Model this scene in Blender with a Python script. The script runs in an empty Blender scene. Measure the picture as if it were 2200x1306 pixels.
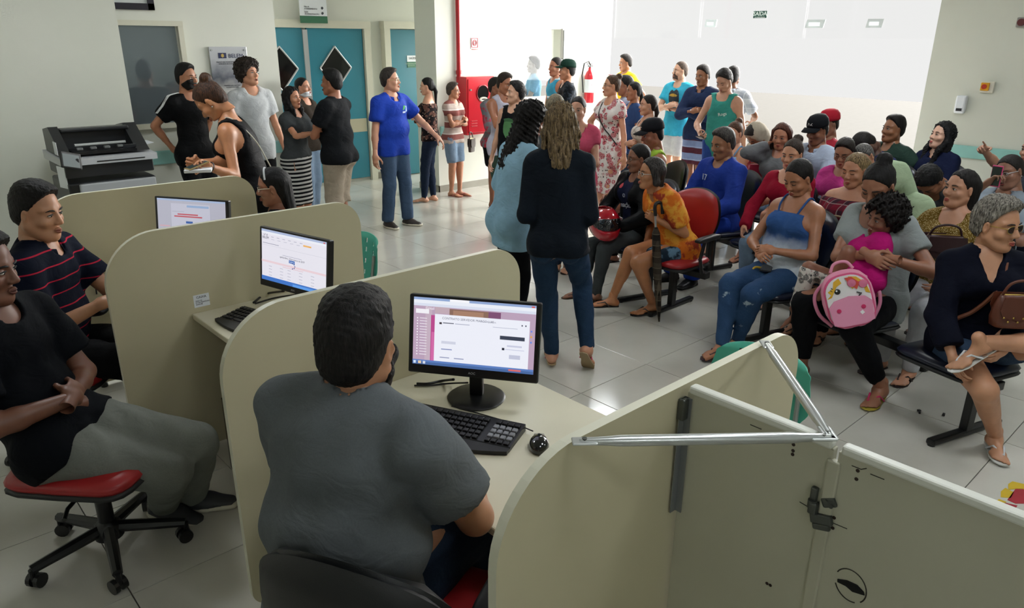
import bpy, bmesh, math, random
import numpy as np
from mathutils import Vector, Matrix
random.seed(7); RNG = np.random.default_rng(5)
S = bpy.context.scene
COL = S.collection
PI = math.pi
# ------------------------------------------------------------------ camera, world, sun, exposure
F_PX, PITCH, ROLL, AZ, CAM_H = 1564.354, 0.346386, 0.0068649, 0.7436287, 2.0
def _cam():
    cp, sp, cr, sr = math.cos(PITCH), math.sin(PITCH), math.cos(ROLL), math.sin(ROLL)
    right = np.array([1, 0, 0.]); fwd = np.array([0, cp, -sp]); up = np.array([0, sp, cp])
    r2 = cr*right + sr*up; u2 = -sr*right + cr*up
    ca, sa = math.cos(AZ), math.sin(AZ)
    M = np.array([[ca, sa, 0], [-sa, ca, 0], [0, 0, 1]])
    return M@r2, M@u2, M@fwd
CR, CU, CF = _cam(); CC = np.array([0, 0, CAM_H])
def ray(x, y): return CF + CR*(x-1100)/F_PX - CU*(y-653)/F_PX
def at_z(x, y, z=0.):                     # where the sight line through a spot meets a height / a wall plane
    d = ray(x, y); return CC + d*((z-CC[2])/d[2])
def at_y(x, y, Y): d = ray(x, y); return CC + d*(Y/d[1])
def at_x(x, y, X): d = ray(x, y); return CC + d*(X/d[0])
cd = bpy.data.cameras.new('camera'); cam = bpy.data.objects.new('camera', cd); COL.objects.link(cam)
cd.sensor_fit = 'HORIZONTAL'; cd.sensor_width = 36; cd.lens = F_PX/2200*36; cd.clip_start = .05
cam.matrix_world = Matrix([[CR[0], CU[0], -CF[0], 0], [CR[1], CU[1], -CF[1], 0], [CR[2], CU[2], -CF[2], CAM_H], [0, 0, 0, 1]])
S.camera = cam
w = bpy.data.worlds.new('overcast'); S.world = w; w.use_nodes = True
bg = w.node_tree.nodes['Background']; bg.inputs[0].default_value = (1, 1, .99, 1); bg.inputs[1].default_value = .86
S.view_settings.view_transform = 'Standard'; S.view_settings.look = 'None'
S.view_settings.exposure = 0; S.view_settings.gamma = 1; S.view_settings.use_curve_mapping = False
def sun(name, d, e, ang, col=(1, 1, 1)):
    l = bpy.data.lights.new(name, 'SUN'); l.energy = e; l.angle = math.radians(ang); l.color = col
    o = bpy.data.objects.new(name, l); COL.objects.link(o)
    o.rotation_euler = Vector(d).to_track_quat('-Z', 'Y').to_euler(); o.location = (14, 4, 6); return o
sun('hazy_sun', (-.84, .26, -.42), 31, 80, (1, .985, .95))
# ------------------------------------------------------------------ materials
def lin(c):
    if isinstance(c, str):
        c = c.lstrip('#'); c = ''.join(q*2 for q in c) if len(c) == 3 else c; c = [int(c[i:i+2], 16)/255 for i in (0, 2, 4)]
    return tuple(v/12.92 if v <= .04045 else ((v+.055)/1.055)**2.4 for v in c) + (1,)
_M = {}
def nmat(name):
    m = bpy.data.materials.new(name); m.use_nodes = True
    nt = m.node_tree; b = nt.nodes['Principled BSDF']; return m, nt, b
def N(nt, typ, **kw):
    n = nt.nodes.new(typ)
    for k, v in kw.items():
        if k.startswith('_'):
            n.inputs[k[1:].replace('_', ' ')].default_value = v
        else: setattr(n, k, v)
    return n
def ramp(nt, fac, stops, interp='LINEAR'):
    r = nt.nodes.new('ShaderNodeValToRGB'); e = r.color_ramp.elements; r.color_ramp.interpolation = interp
    while len(e) < len(stops): e.new(.5)
    for i, (p, c) in enumerate(stops): e[i].position = p; e[i].color = lin(c) if not (isinstance(c, tuple) and len(c) == 4) else c
    nt.links.new(fac, r.inputs[0]); return r.outputs[0]
def mixc(nt, fac, a, b, mode='MIX'):
    n = nt.nodes.new('ShaderNodeMix'); n.data_type = 'RGBA'; n.blend_type = mode
    L = nt.links
    if isinstance(fac, (int, float)): n.inputs[0].default_value = fac
    else: L.new(fac, n.inputs[0])
    for s, v in ((6, a), (7, b)):
        if isinstance(v, (str, tuple)): n.inputs[s].default_value = lin(v) if not (isinstance(v, tuple) and len(v) == 4) else v
        else: L.new(v, n.inputs[s])
    return n.outputs[2]
def math_(nt, op, a, b=0.):
    n = nt.nodes.new('ShaderNodeMath'); n.operation = op
    for i, v in enumerate((a, b)):
        if isinstance(v, (int, float)): n.inputs[i].default_value = v
        else: nt.links.new(v, n.inputs[i])
    return n.outputs[0]
def sepxyz(nt, src='Object'):
    t = nt.nodes.new('ShaderNodeTexCoord'); s = nt.nodes.new('ShaderNodeSeparateXYZ')
    nt.links.new(t.outputs[src], s.inputs[0]); return t.outputs[src], s.outputs
def noise(nt, vec, scale, detail=3, rough=.55, out=0):
    n = N(nt, 'ShaderNodeTexNoise', _Scale=scale, _Detail=detail, _Roughness=rough)
    if vec is not None: nt.links.new(vec, n.inputs['Vector'])
    return n.outputs[out]
def bump(nt, b, h, strength=.3, dist=.01):
    n = N(nt, 'ShaderNodeBump', _Strength=strength, _Distance=dist); nt.links.new(h, n.inputs['Height']); nt.links.new(n.outputs[0], b.inputs['Normal'])
def mat(c, rough=.5, metal=0., var=.0, vs=6., bmp=0., bs=60., spec=.5, coat=0., name=None, emit=0., rvar=0.):
    """plain procedural surface: colour with slight noise variation, optional fine relief"""
    key = (c, rough, metal, var, vs, bmp, bs, spec, coat, emit, rvar)
    if key in _M: return _M[key]
    m, nt, b = nmat(name or 'surface'); L = nt.links
    b.inputs['Base Color'].default_value = lin(c); b.inputs['Roughness'].default_value = rough; b.inputs['Metallic'].default_value = metal
    b.inputs['Specular IOR Level'].default_value = spec; b.inputs['Coat Weight'].default_value = coat
    co, _ = sepxyz(nt)
    if var:
        n = noise(nt, co, vs, 4)
        a = ramp(nt, n, [(.25, tuple(max(0, v*(1-var)) for v in lin(c)[:3])+(1,)), (.75, tuple(min(1, v*(1+var)) for v in lin(c)[:3])+(1,))])
        L.new(a, b.inputs['Base Color'])
    if rvar:
        L.new(math_(nt, 'ADD', rough-rvar/2, math_(nt, 'MULTIPLY', noise(nt, co, 3., 3), rvar)), b.inputs['Roughness'])
    if bmp: bump(nt, b, noise(nt, co, bs, 3), bmp, .004)
    if emit: b.inputs['Emission Color'].default_value = lin(c); b.inputs['Emission Strength'].default_value = emit
    _M[key] = m; return m
# ------------------------------------------------------------------ mesh helpers
def tag(o, label=None, cat=None, group=None, kind=None):
    if label: o['label'] = label
    if cat: o['category'] = cat
    if group: o['group'] = group
    if kind: o['kind'] = kind
    return o
def link(name, me, m=None, parent=None, smooth=False):
    o = bpy.data.objects.new(name, me); COL.objects.link(o)
    if m is not None:
        for x in (m if isinstance(m, (list, tuple)) else [m]): me.materials.append(x)
    if parent is not None: o.parent = parent
    if smooth and len(me.polygons): me.polygons.foreach_set('use_smooth', [True]*len(me.polygons))
    return o
def empty(name, loc=(0, 0, 0), rz=0., label=None, cat=None, group=None):
    o = bpy.data.objects.new(name, None); COL.objects.link(o); o.location = loc; o.rotation_euler = (0, 0, rz); o.empty_display_size = .1
    return tag(o, label, cat, group)
class MB:
    """collects boxes, tubes, prisms; build() links them as one mesh object"""
    def __init__(s): s.v = []; s.f = []; s.mi = []
    def add(s, V, Fs, mi=0):
        n = len(s.v); s.v += [tuple(float(c) for c in p) for p in V]; s.f += [[i+n for i in f] for f in Fs]; s.mi += [mi]*len(Fs); return s
    def box(s, c, d, rot=None, mi=0, bev=0.):
        d = [x/2 for x in d]; c = np.array(c, float); R = np.eye(3) if rot is None else np.array(rot)
        if not bev:
            V = [(x, y, z) for x in (-d[0], d[0]) for y in (-d[1], d[1]) for z in (-d[2], d[2])]
            Fs = [(0, 1, 3, 2), (4, 6, 7, 5), (0, 4, 5, 1), (2, 3, 7, 6), (0, 2, 6, 4), (1, 5, 7, 3)]
            return s.add([R@np.array(p)+c for p in V], Fs, mi)
        bm = bmesh.new(); bmesh.ops.create_cube(bm, size=1)
        for q in bm.verts: q.co = Vector((q.co.x*2*d[0], q.co.y*2*d[1], q.co.z*2*d[2]))
        bmesh.ops.bevel(bm, geom=list(bm.edges), offset=min(bev, min(d)*.95), segments=2, affect='EDGES', profile=.5)
        bm.verts.index_update(); s.add([R@np.array(q.co)+c for q in bm.verts], [[q.index for q in f.verts] for f in bm.faces], mi); bm.free(); return s
    def tube(s, pts, r, n=10, mi=0, cap=True):
        pts = [np.array(p, float) for p in pts]; rs = r if isinstance(r, (list, tuple)) else [r]*len(pts)
        base = len(s.v); V = []; up = np.array([0, 0, 1.]); u = None
        for i, p in enumerate(pts):
            t = pts[min(i+1, len(pts)-1)]-pts[max(i-1, 0)]; t /= (np.linalg.norm(t)+1e-9)
            if u is None:
                a = up if abs(t[2]) < .9 else np.array([1, 0, 0.]); u = np.cross(t, a)
            u = u-t*(u@t); u /= np.linalg.norm(u)+1e-9; w_ = np.cross(t, u)
            for k in range(n): a = 2*PI*k/n; V.append(p+rs[i]*(math.cos(a)*u+math.sin(a)*w_))
        Fs = []
        for i in range(len(pts)-1):
            for k in range(n): Fs.append((i*n+k, i*n+(k+1) % n, (i+1)*n+(k+1) % n, (i+1)*n+k))
        if cap: Fs.append(tuple(range(n))[::-1]); Fs.append(tuple((len(pts)-1)*n+k for k in range(n)))
        return s.add(V, Fs, mi)
    def cyl(s, c, r, h, n=20, mi=0, axis=2, r2=None):
        a = np.zeros(3); a[axis] = h/2; c = np.array(c, float); return s.tube([c-a, c+a], [r, r if r2 is None else r2], n, mi)
    def lathe(s, prof, c=(0, 0, 0), n=20, mi=0, R=None):
        V = []; c = np.array(c, float); R = np.eye(3) if R is None else R
        for r, z in prof:
            for k in range(n): a = 2*PI*k/n; V.append(R@np.array([r*math.cos(a), r*math.sin(a), z])+c)
        Fs = [(i*n+k, i*n+(k+1) % n, (i+1)*n+(k+1) % n, (i+1)*n+k) for i in range(len(prof)-1) for k in range(n)]
        if prof[0][0] > 1e-4: Fs.append(tuple(range(n))[::-1])
        if prof[-1][0] > 1e-4: Fs.append(tuple((len(prof)-1)*n+k for k in range(n)))
        return s.add(V, Fs, mi)
    def prism(s, poly, origin, u, v, t, mi=0, mside=None):
        """flat outline poly (a,b) in the plane origin + a*u + b*v, extruded by vector t"""
        o = np.array(origin, float); u = np.array(u, float); v = np.array(v, float); t = np.array(t, float); n = len(poly)
        V = [o+a*u+b*v for a, b in poly]+[o+a*u+b*v+t for a, b in poly]
        s.add(V, [tuple(range(n))[::-1], tuple(range(n, 2*n))], mi)
        k = len(s.v)-2*n
        for i in range(n):
            s.f.append([k+i, k+(i+1) % n, k+n+(i+1) % n, k+n+i]); s.mi.append(mi if mside is None else mside)
        return s
    def build(s, name, m, parent=None, smooth=False, fix=True, angle=None):
        me = bpy.data.meshes.new(name); me.from_pydata(s.v, [], s.f)
        if len(set(s.mi)) > 1: me.polygons.foreach_set('material_index', s.mi)
        if fix:
            bm = bmesh.new(); bm.from_mesh(me); bmesh.ops.recalc_face_normals(bm, faces=bm.faces); bm.to_mesh(me); bm.free()
        me.update(); o = link(name, me, m, parent, smooth)
        if angle and smooth: me.set_sharp_from_angle(angle=math.radians(angle))
        return o
def rounded(w_, h_, rs, n=8):
    """outline of a rectangle 0..w, 0..h with corner radii (bl, br, tr, tl)"""
    P = []
    for (cx, cy, sx, sy, a0), r in zip(((0, 0, 1, 1, PI), (w_, 0, -1, 1, 1.5*PI), (w_, h_, -1, -1, 0), (0, h_, 1, -1, .5*PI)), rs):
        if r <= 0: P.append((cx, cy)); continue
        for k in range(n+1):
            a = a0+k*PI/2/n; P.append((cx+sx*r+r*math.cos(a), cy+sy*r+r*math.sin(a)))
    return P
def rotz(a): c, s_ = math.cos(a), math.sin(a); return np.array([[c, -s_, 0], [s_, c, 0], [0, 0, 1]])
def roty(a): c, s_ = math.cos(a), math.sin(a); return np.array([[c, 0, s_], [0, 1, 0], [-s_, 0, c]])
def rotx(a): c, s_ = math.cos(a), math.sin(a); return np.array([[1, 0, 0], [0, c, -s_], [0, s_, c]])
def text(name, s, size, loc, R, m, parent=None, ext=.0006, align='CENTER', bold=0.):
    """real lettering: a text curve turned into a mesh; R columns = (reading direction, up, outwards)"""
    cu = bpy.data.curves.new(name, 'FONT'); cu.body = s; cu.size = size; cu.extrude = ext; cu.align_x = align; cu.align_y = 'CENTER'; cu.offset = bold; cu.resolution_u = 2
    ob = bpy.data.objects.new(name, cu); COL.objects.link(ob); dg = bpy.context.evaluated_depsgraph_get(); dg.update()
    me = bpy.data.meshes.new_from_object(ob.evaluated_get(dg)); bpy.data.objects.remove(ob)
    me.materials.clear(); o = link(name, me, m, parent)
    M4 = Matrix.Identity(4)
    for i in range(3):
        for j in range(3): M4[i][j] = R[i][j]
        M4[i][3] = loc[i]
    me.transform(M4); return o
def axes(u, v, n): return np.array([u, v, n]).T
FILL_E = 31
FILL_N = 25
# ------------------------------------------------------------------ the room
WALLM, nt, b = nmat('painted_wall'); co, xyz = sepxyz(nt)
nt.links.new(ramp(nt, noise(nt, co, .9, 5), [(.3, '#cfd2c6'), (.7, '#d8dacf')]), b.inputs['Base Color']); b.inputs['Roughness'].default_value = .42
bump(nt, b, noise(nt, co, 40, 3), .05, .003)
WHITE = mat('#e9eae6', .5, name='white_paint', var=.03); TRIM = mat('#cdccba', .4, var=.03, name='cream_trim'); BASEM = mat('#8d8a7e', .35, var=.05, name='grey_skirting')
TURQ = mat('#8fc4bd', .4, var=.05, name='turquoise_bumper'); GREYM = mat('#8f938f', .4, .3, name='grey_metal')
YB, XR, YD = 8.16, 9.65, 9.65           # back wall, street side, recessed door wall
def struct(name, mb, m, parent=None, **k):
    o = mb.build(name, m, parent, **k)
    if parent is None: o['kind'] = 'structure'
    return o
def wallbox(x0, x1, y0, y1, z0=0, z1=3.3): return MB().box(((x0+x1)/2, (y0+y1)/2, (z0+z1)/2), (x1-x0, y1-y0, z1-z0))
# floor: grout bed plus every porcelain tile as a piece of its own
fl = struct('floor', MB().box((3.9, 3.2, -.06), (14.2, 14.4, .10)), mat('#6d6a62', .8, name='grout'))
TILEM, nt, b = nmat('porcelain_tile'); co, xyz = sepxyz(nt)
oi = nt.nodes.new('ShaderNodeObjectInfo'); geo = nt.nodes.new('ShaderNodeNewGeometry')
n1 = noise(nt, geo.outputs['Position'], 1.3, 6, .6)
base = ramp(nt, n1, [(.3, '#bdbab0'), (.7, '#cbc9c0')])
rv = ramp(nt, oi.outputs['Random'], [(0, '#f2f2f0'), (1, '#ffffff')])
nt.links.new(mixc(nt, 1., base, rv, 'MULTIPLY'), b.inputs['Base Color'])
nt.links.new(math_(nt, 'ADD', .09, math_(nt, 'MULTIPLY', noise(nt, geo.outputs['Position'], 2.2, 5), .12)), b.inputs['Roughness'])
bump(nt, b, noise(nt, geo.outputs['Position'], 7, 2), .02, .01)
T = .6345; tm = MB().box((0, 0, -.006), (T-.004, T-.004, .012), bev=.0015); tme = None
for i in range(-2, 15):
    for j in range(-3, 16):
        x, y = 2.99+(i-4)*T+T/2, 2.63+(j-4)*T+T/2
        if x > XR+.3 or (x < 4.2 and y > YB-.2 and x < 3.5) or y > YD+.3 or x < -1.7 or (y < -.6 and x < .8): continue
        if tme is None: o = tm.build('tile', TILEM, fl); tme = o.data
        else: o = link('tile', tme, None, fl)
        o.location = (x, y, RNG.uniform(0, .0006)-.0006)
struct('ground_outside', MB().box((19.8, 6, -.1), (20, 40, .18)), mat('#5a5854', .9, var=.06, spec=.1, name='pavement'))
struct('wall_far_left', wallbox(-2, 2.08, 7.42, 7.62), WALLM)
struct('wall_back_left', wallbox(1.2, 3.9, YB, YB+.2), WALLM)
struct('wall_recess_left', wallbox(3.7, 3.9, YB+.2, YD), WALLM)
struct('wall_recess', wallbox(3.7, 6.2, YD, YD+.2), WALLM); struct('wall_recess_right', wallbox(6.2, 7.4, YD, YD+.2), WALLM)
struct('wall_pillar', wallbox(6.11, 6.5, YB, 8.62), WALLM)
wb = MB()                                   # back wall right of the pillar, with the pass window cut out
wx0, wx1, wz0, wz1 = 7.72, 8.47, 1.2, 2.17
for a in ((6.5, wx0, 0, 3.3), (wx1, XR, 0, 3.3), (wx0, wx1, 0, wz0), (wx0, wx1, wz1, 3.3)): wb.box(((a[0]+a[1])/2, YB+.1, (a[2]+a[3])/2), (a[1]-a[0], .2, a[3]-a[2]))
struct('wall_back_right', wb, WALLM)
struct('wall_behind_window', wallbox(7.42, XR, 9.9, 10.0), WHITE)
struct('wall_right', wallbox(XR, XR+.25, -4, 3.31), WALLM)
struct('wall_near', wallbox(-2, XR, -4.1, -4), WALLM); struct('wall_left', wallbox(-2.1, -2, -4, 7.6), WALLM)
struct('ceiling', wallbox(-2.1, XR+.25, -4.1, 10, 3.3, 3.4), mat('#d9dad4', .8, name='ceiling_paint'))
for nm, a in (('baseboard_back', (6.5, XR, YB-.012, YB, 0, .09)), ('baseboard_pillar', (6.098, 6.11, YB-.012, 8.62, 0, .09)), ('baseboard_pillar_front', (6.098, 6.5, YB-.012, YB, 0, .09)),
              ('baseboard_recess', (5.99, 6.2, YD-.012, YD, 0, .09)), ('baseboard_back_left', (2.1, 3.9, YB-.012, YB, 0, .09)), ('baseboard_right', (XR-.012, XR, -4, 3.3, 0, .09))):
    struct(nm, wallbox(*a), BASEM)
for nm, a in (('trim_bumper_left', (2.1, 3.9, YB-.03, YB, .76, .90)), ('trim_bumper_pillar', (6.14, 6.42, YB-.03, YB, .76, .90)), ('trim_bumper_right', (XR-.03, XR, -4, 3.0, .76, .90))):
    x0, x1, y0, y1, z0, z1 = a; struct(nm, MB().box(((x0+x1)/2, (y0+y1)/2, (z0+z1)/2), (x1-x0, y1-y0, z1-z0), bev=.01), TURQ)
# street-side glazing: panes over the open entrance, thin white mullions
GLASS = bpy.data.materials.new('clear_glass'); GLASS.use_nodes = True; nt = GLASS.node_tree; nt.nodes.clear()
o_ = N(nt, 'ShaderNodeOutputMaterial'); tr = N(nt, 'ShaderNodeBsdfTransparent'); gl = N(nt, 'ShaderNodeBsdfGlossy', _Roughness=.02); mx = N(nt, 'ShaderNodeMixShader', _Fac=.012)
nt.links.new(tr.outputs[0], mx.inputs[1]); nt.links.new(gl.outputs[0], mx.inputs[2]); nt.links.new(mx.outputs[0], o_.inputs[0])
win3 = struct('window_3', MB().box((XR+.06, 5.73, 2.66), (.02, 1.58, 1.20)), GLASS)
for y in (4.12, 7.35): MB().box((XR+.06, y, 2.66), (.02, 1.59, 1.20)).build('pane', GLASS, win3)
# added fill light: unseen glowing panels under the ceiling, out of frame
for k, (x, y) in enumerate(((-.9, -2.6), (2.6, -2.6), (5.6, -.4), (4.4, 5.2), (6.6, 2.2), (7.4, 6.0), (1.4, .4), (1.3, 4.9), (3.0, .9))):
    t = empty('fill_panel', (x, y, 3.3), 0, 'added square white fill panel above the waiting hall, out of view', 'fill light', 'added fill light panels')
    MB().box((0, 0, -.02), (.64, .64, .04)).build('frame', WHITE, t)
    MB().box((0, 0, -.045), (.56, .56, .012)).build('fill_emitter', mat('#f6fbff', .5, emit=FILL_N if k < 2 else (14 if k == 6 else 31 if k == 7 else 24 if k == 8 else FILL_E), name='fill_glow'), t)
# ---- double door, side door and frames in the recess
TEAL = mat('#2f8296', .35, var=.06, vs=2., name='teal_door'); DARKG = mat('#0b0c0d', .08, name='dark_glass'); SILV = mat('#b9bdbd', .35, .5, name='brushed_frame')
def diamond(mb, cx, cz, rx, rz, y, m_gl, parent):
    mb2 = MB().prism([(-rx, 0), (0, -rz), (rx, 0), (0, rz)], (cx, y-.004, cz), (1, 0, 0), (0, 0, 1), (0, .01, 0)); p = mb2.build('vision_panel', m_gl, parent)
    P = [(cx-rx, cz), (cx, cz-rz), (cx+rx, cz), (cx, cz+rz)]; fr = MB()
    for i in range(4):
        a, c = P[i], P[(i+1) % 4]; fr.tube([(a[0], y-.006, a[1]), (c[0], y-.006, c[1])], .012, 6)
    fr.build('vision_frame', SILV, p)
d1 = tag(MB().box((5.47, YD-.01, 1.10), (.86, .045, 2.10)).build('door_1', TEAL), None, None, None, 'structure')
diamond(None, 5.44, 1.63, .245, .285, YD-.035, DARKG, d1)
MB().box((5.47, YD-.036, .82), (.84, .008, .19)).build('kick_plate', mat('#b9b49a', .4, name='beige_laminate'), d1)
MB().tube([(5.13, YD-.08, .95), (5.13, YD-.08, 1.15)], .012).build('door_handle', SILV, d1)
d2 = tag(MB().box((4.58, YD-.01, 1.10), (.78, .045, 2.10)).build('door_2', TEAL), None, None, None, 'structure')
diamond(None, 4.62, 1.63, .245, .285, YD-.035, DARKG, d2)
MB().box((5.005, YD-.03, 1.09), (.07, .05, 2.08)).build('meeting_stile', SILV, d1)
struct('trim_door_frame', MB().box((5.04, YD-.034, 2.20), (1.96, .10, .10)).box((5.965, YD-.03, 1.075), (.10, .09, 2.15)).box((4.09, YD-.03, 1.075), (.1, .09, 2.15)), TRIM)
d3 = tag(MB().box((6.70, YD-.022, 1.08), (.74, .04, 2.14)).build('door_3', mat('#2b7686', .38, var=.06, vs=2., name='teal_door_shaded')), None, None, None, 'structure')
struct('trim_side_door', MB().box((6.28, YD-.05, 1.08), (.10, .12, 2.16)).box((7.12, YD-.05, 1.08), (.10, .12, 2.16)).box((6.7, YD-.056, 2.21), (.96, .13, .10)), TRIM)
UX, UZ, NY = (1, 0, 0), (0, 0, 1), (0, -1, 0)
GREEN = mat('#2f6b4c', .5, name='green_print'); PRINT = mat('#30343c', .6, name='dark_print'); PAPER = mat('#e3e8ec', .5, name='white_card')
sg = MB().box((6.75, YD-.046, 1.74), (.20, .008, .09)).build('door_sign', PAPER); tag(sg, 'small white and green sign on the right hand teal door', 'sign')
MB().box((6.75, YD-.046, 1.655), (.20, .008, .085)).build('green_band', GREEN, sg)
text('lettering', 'SAÚDE', .045, (6.75, YD-.052, 1.745), axes(UX, UZ, NY), PRINT, sg)
text('lettering', 'COORDENAÇÃO\nDE POSTO', .026, (6.72, YD-.052, 1.655), axes(UX, UZ, NY), mat('#a9c9ae', .5), sg)
sg = MB().box((5.12, YD-.12, 2.46), (.40, .012, .32)).build('hanging_sign', PAPER); tag(sg, 'white wayfinding sign with green base over the double doors', 'sign')
MB().box((5.12, YD-.12, 2.255), (.40, .012, .09)).build('green_band', GREEN, sg)
for z, s_ in ((2.40, 'Sala de\nATENDIMENTO'), (2.335, 'Saída\nADMINISTRAÇÃO')): text('lettering', s_, .027, (4.985, YD-.128, z), axes(UX, UZ, NY), PRINT, sg, align='LEFT')
for z in (2.40, 2.335): MB().prism([(.02*math.cos(a), .02*math.sin(a)) for a in (0, 1.2, 2.2, 3.3, 4.6)], (5.25, YD-.127, z), UX, UZ, (0, -.002, 0)).build('pictogram', PRINT, sg)
MB().tube([(5.0, YD-.12, 2.62), (5.0, YD-.12, 3.3)], .003).tube([(5.24, YD-.12, 2.62), (5.24, YD-.12, 3.3)], .003).build('wire', GREYM, sg)
# ---- dark pass window, plaque and picture on the back-left wall
w1 = struct('window_1', MB().box((2.3, YB-.02, 2.145), (1.17, .06, .05)).box((2.86, YB-.018, 1.65), (.05, .05, .94)).box((2.3, YB-.03, 1.155), (1.17, .09, .05)), TRIM)
MB().box((2.28, YB-.008, 1.65), (1.07, .008, .94)).build('pane', mat('#7f8a90', .05, spec=1., coat=.6, name='dark_mirror_glass', metal=.5), w1)
pq, nt, b = nmat('brushed_plaque'); co, xyz = sepxyz(nt)
nt.links.new(ramp(nt, math_(nt, 'ADD', xyz['Z'], math_(nt, 'MULTIPLY', noise(nt, co, 9, 5), .22)), [(0, '#84868c'), (.15, '#d7d8d6'), (.30, '#6f7580'), (.5, '#c9ccd0')]), b.inputs['Base Color']); b.inputs['Roughness'].default_value = .28; b.inputs['Metallic'].default_value = .35
t = empty('wall_plaque', (3.33, YB-.02, 1.42), 0, 'grey metal plaque lettered BELEM on the wall behind the curly haired man', 'plaque')
MB().box((0, 0, .245), (.41, .012, .52), bev=.004).build('plate', pq, t)
NAVY = mat('#1d2750', .45, name='navy_print')
MB().box((-.07, -.008, .415), (.085, .004, .055)).build('emblem', NAVY, t)
MB().prism([(.018*math.cos(a), .02*math.sin(a)) for a in (.5, 1.5, 2.6, 3.7, 4.7, 5.7)], (-.07, -.011, .415), UX, UZ, (0, -.001, 0)).build('emblem_crest', mat('#b59a4f', .5), t)
text('lettering', 'BELEM', .058, (.075, -.008, .41), axes(UX, UZ, NY), NAVY, t)
text('lettering', 'PREFEITURA MUNICIPAL DE SAÚDE\nUNIDADE DE ATENDIMENTO', .018, (0, -.008, .34), axes(UX, UZ, NY), PRINT, t)
text('lettering', 'Administração municipal\nSecretaria de saúde', .018, (0, -.008, .10), axes(UX, UZ, NY), PRINT, t)
for x in (-.18, .18):
    for z in (.02, .47): MB().cyl((x, -.01, z), .011, .014, 10, axis=1).build('stud', SILV, t)
t = empty('picture_frame', (2.25, YB-.02, 2.55), 0, 'dark framed picture with pale mat high on the back wall', 'picture')
MB().box((0, 0, -.255), (.78, .03, .06)).box((.36, 0, 0), (.06, .03, .57)).box((-.36, 0, 0), (.06, .03, .57)).box((0, 0, .255), (.78, .03, .06)).build('frame', mat('#1a1724', .35), t)
MB().box((0, .005, 0), (.7, .01, .5)).build('mat_board', mat('#c9cfcf', .6), t)
MB().box((0, -.002, .03), (.46, .006, .34)).build('print', mat('#5d7a72', .5, var=.3, vs=5.), t)
# ---- pass window right of the pillar
w2 = struct('window_2', MB().box((8.09, YB-.005, 1.185), (.86, .26, .04)).box((8.50, YB-.01, 1.97), (.055, .06, .42)), mat('#b9b9b4', .4, name='stone_sill'))
MB().box((8.1, YB+.06, 1.68), (.75, .008, .97)).build('pane', GLASS, w2)
MB().box((8.51, YB-.03, 1.95), (.045, .05, .42)).build('jamb', GREYM, w2)
# ---- fire equipment
RED = mat('#c31527', .28, var=.05, coat=.4, name='red_enamel')
t = empty('hydrant_cabinet', (6.69, YB, .775), 0, 'red fire hose cabinet with round window on the white wall', 'cabinet')
MB().box((0, -.11, .385), (.50, .22, .77), bev=.008).build('body', RED, t)
dr = MB().box((0, -.226, .385), (.45, .014, .71), bev=.006).build('door', mat('#cb1a2c', .25, coat=.5, name='red_door'), t)
ring = []
MB().cyl((.025, -.236, .55), .105, .01, 28, axis=1).build('porthole', mat('#0a0707', .6, spec=.05), dr)
MB().tube([(.025+.107*math.cos(a), -.238, .55+.107*math.sin(a)) for a in np.linspace(0, 2*PI, 29)], .008, 6).build('porthole_rim', mat('#a01522', .3), dr)
MB().tube([(.03+.06*math.cos(a), -.243, .47+.02*math.sin(a)) for a in np.linspace(0, 2*PI, 17)], .014, 6).build('hose', mat('#d8d5c8', .7), t)
for k in range(3):
    MB().box((-.13, -.236, .12+.035*k), (.11, .01, .014), bev=.004).build('louver', RED, dr); MB().box((.13, -.236, .12+.035*k), (.11, .01, .014), bev=.004).build('louver', RED, dr)
MB().cyl((-.19, -.24, .6), .012, .02, 10, axis=1).build('knob', GREYM, dr)
struct('trim_fire_pipe', MB().tube([(6.46, YB-.04, 3.3), (6.46, YB-.04, 1.62), (6.46, YB-.04, 1.50)], .03, 14).cyl((6.46, YB-.04, 1.6), .038, .05, 14), mat('#b01c25', .35, var=.08, name='red_pipe'), smooth=True, angle=40)
sg = MB().box((6.77, YB-.004, 1.97), (.13, .006, .14)).build('hydrant_sign', PAPER); tag(sg, 'small red and white hydrant sign above the red cabinet', 'sign')
RP = mat('#b5232c', .5)
fr = MB()
for a in ((0, .058, .112, .008), (0, -.058, .112, .008), (.054, 0, .008, .112), (-.054, 0, .008, .112)): fr.box((6.77+a[0], YB-.009, 1.975+a[1]), (a[2], .004, a[3]))
fr.build('border', RP, sg)
MB().tube([(6.77+.033*math.cos(a), YB-.009, 1.975+.036*math.sin(a)) for a in np.linspace(0, 2*PI, 20)], .005, 5).tube([(6.77+.018*math.cos(a), YB-.009, 1.975+.02*math.sin(a)) for a in np.linspace(0, 2*PI, 16)], .004, 5).build('hose_symbol', RP, sg)
text('lettering', 'HIDRANTE', .022, (6.77, YB-.009, 1.89), axes(UX, UZ, NY), RP, sg)
t = empty('fire_extinguisher', (9.06, YB-.09, 1.08), 0, 'red fire extinguisher with white label hung by the entrance', 'extinguisher')
MB().lathe([(.0, 0), (.07, .0), (.078, .02), (.078, .40), (.06, .46), (.028, .50), (.024, .54), (0, .54)], n=22).build('cylinder', RED, t, smooth=True, angle=40)
MB().lathe([(.0795, .16), (.0795, .36)], n=22).build('paper_label', PAPER, t)
MB().box((.01, 0, .56), (.10, .03, .02)).box((-.01, 0, .59), (.12, .024, .014)).cyl((0, 0, .54), .018, .05, 12).build('valve', mat('#3a3a3a', .4, .5), t)
MB().tube([(.02, 0, .56), (-.06, -.02, .63), (-.16, -.02, .60), (-.19, -.01, .42), (-.14, 0, .16)], .011, 8).build('hose', mat('#191919', .5), t)
text('lettering', 'A B C', .04, (0, -.0815, .28), axes(UX, UZ, NY), RP, t)
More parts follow.
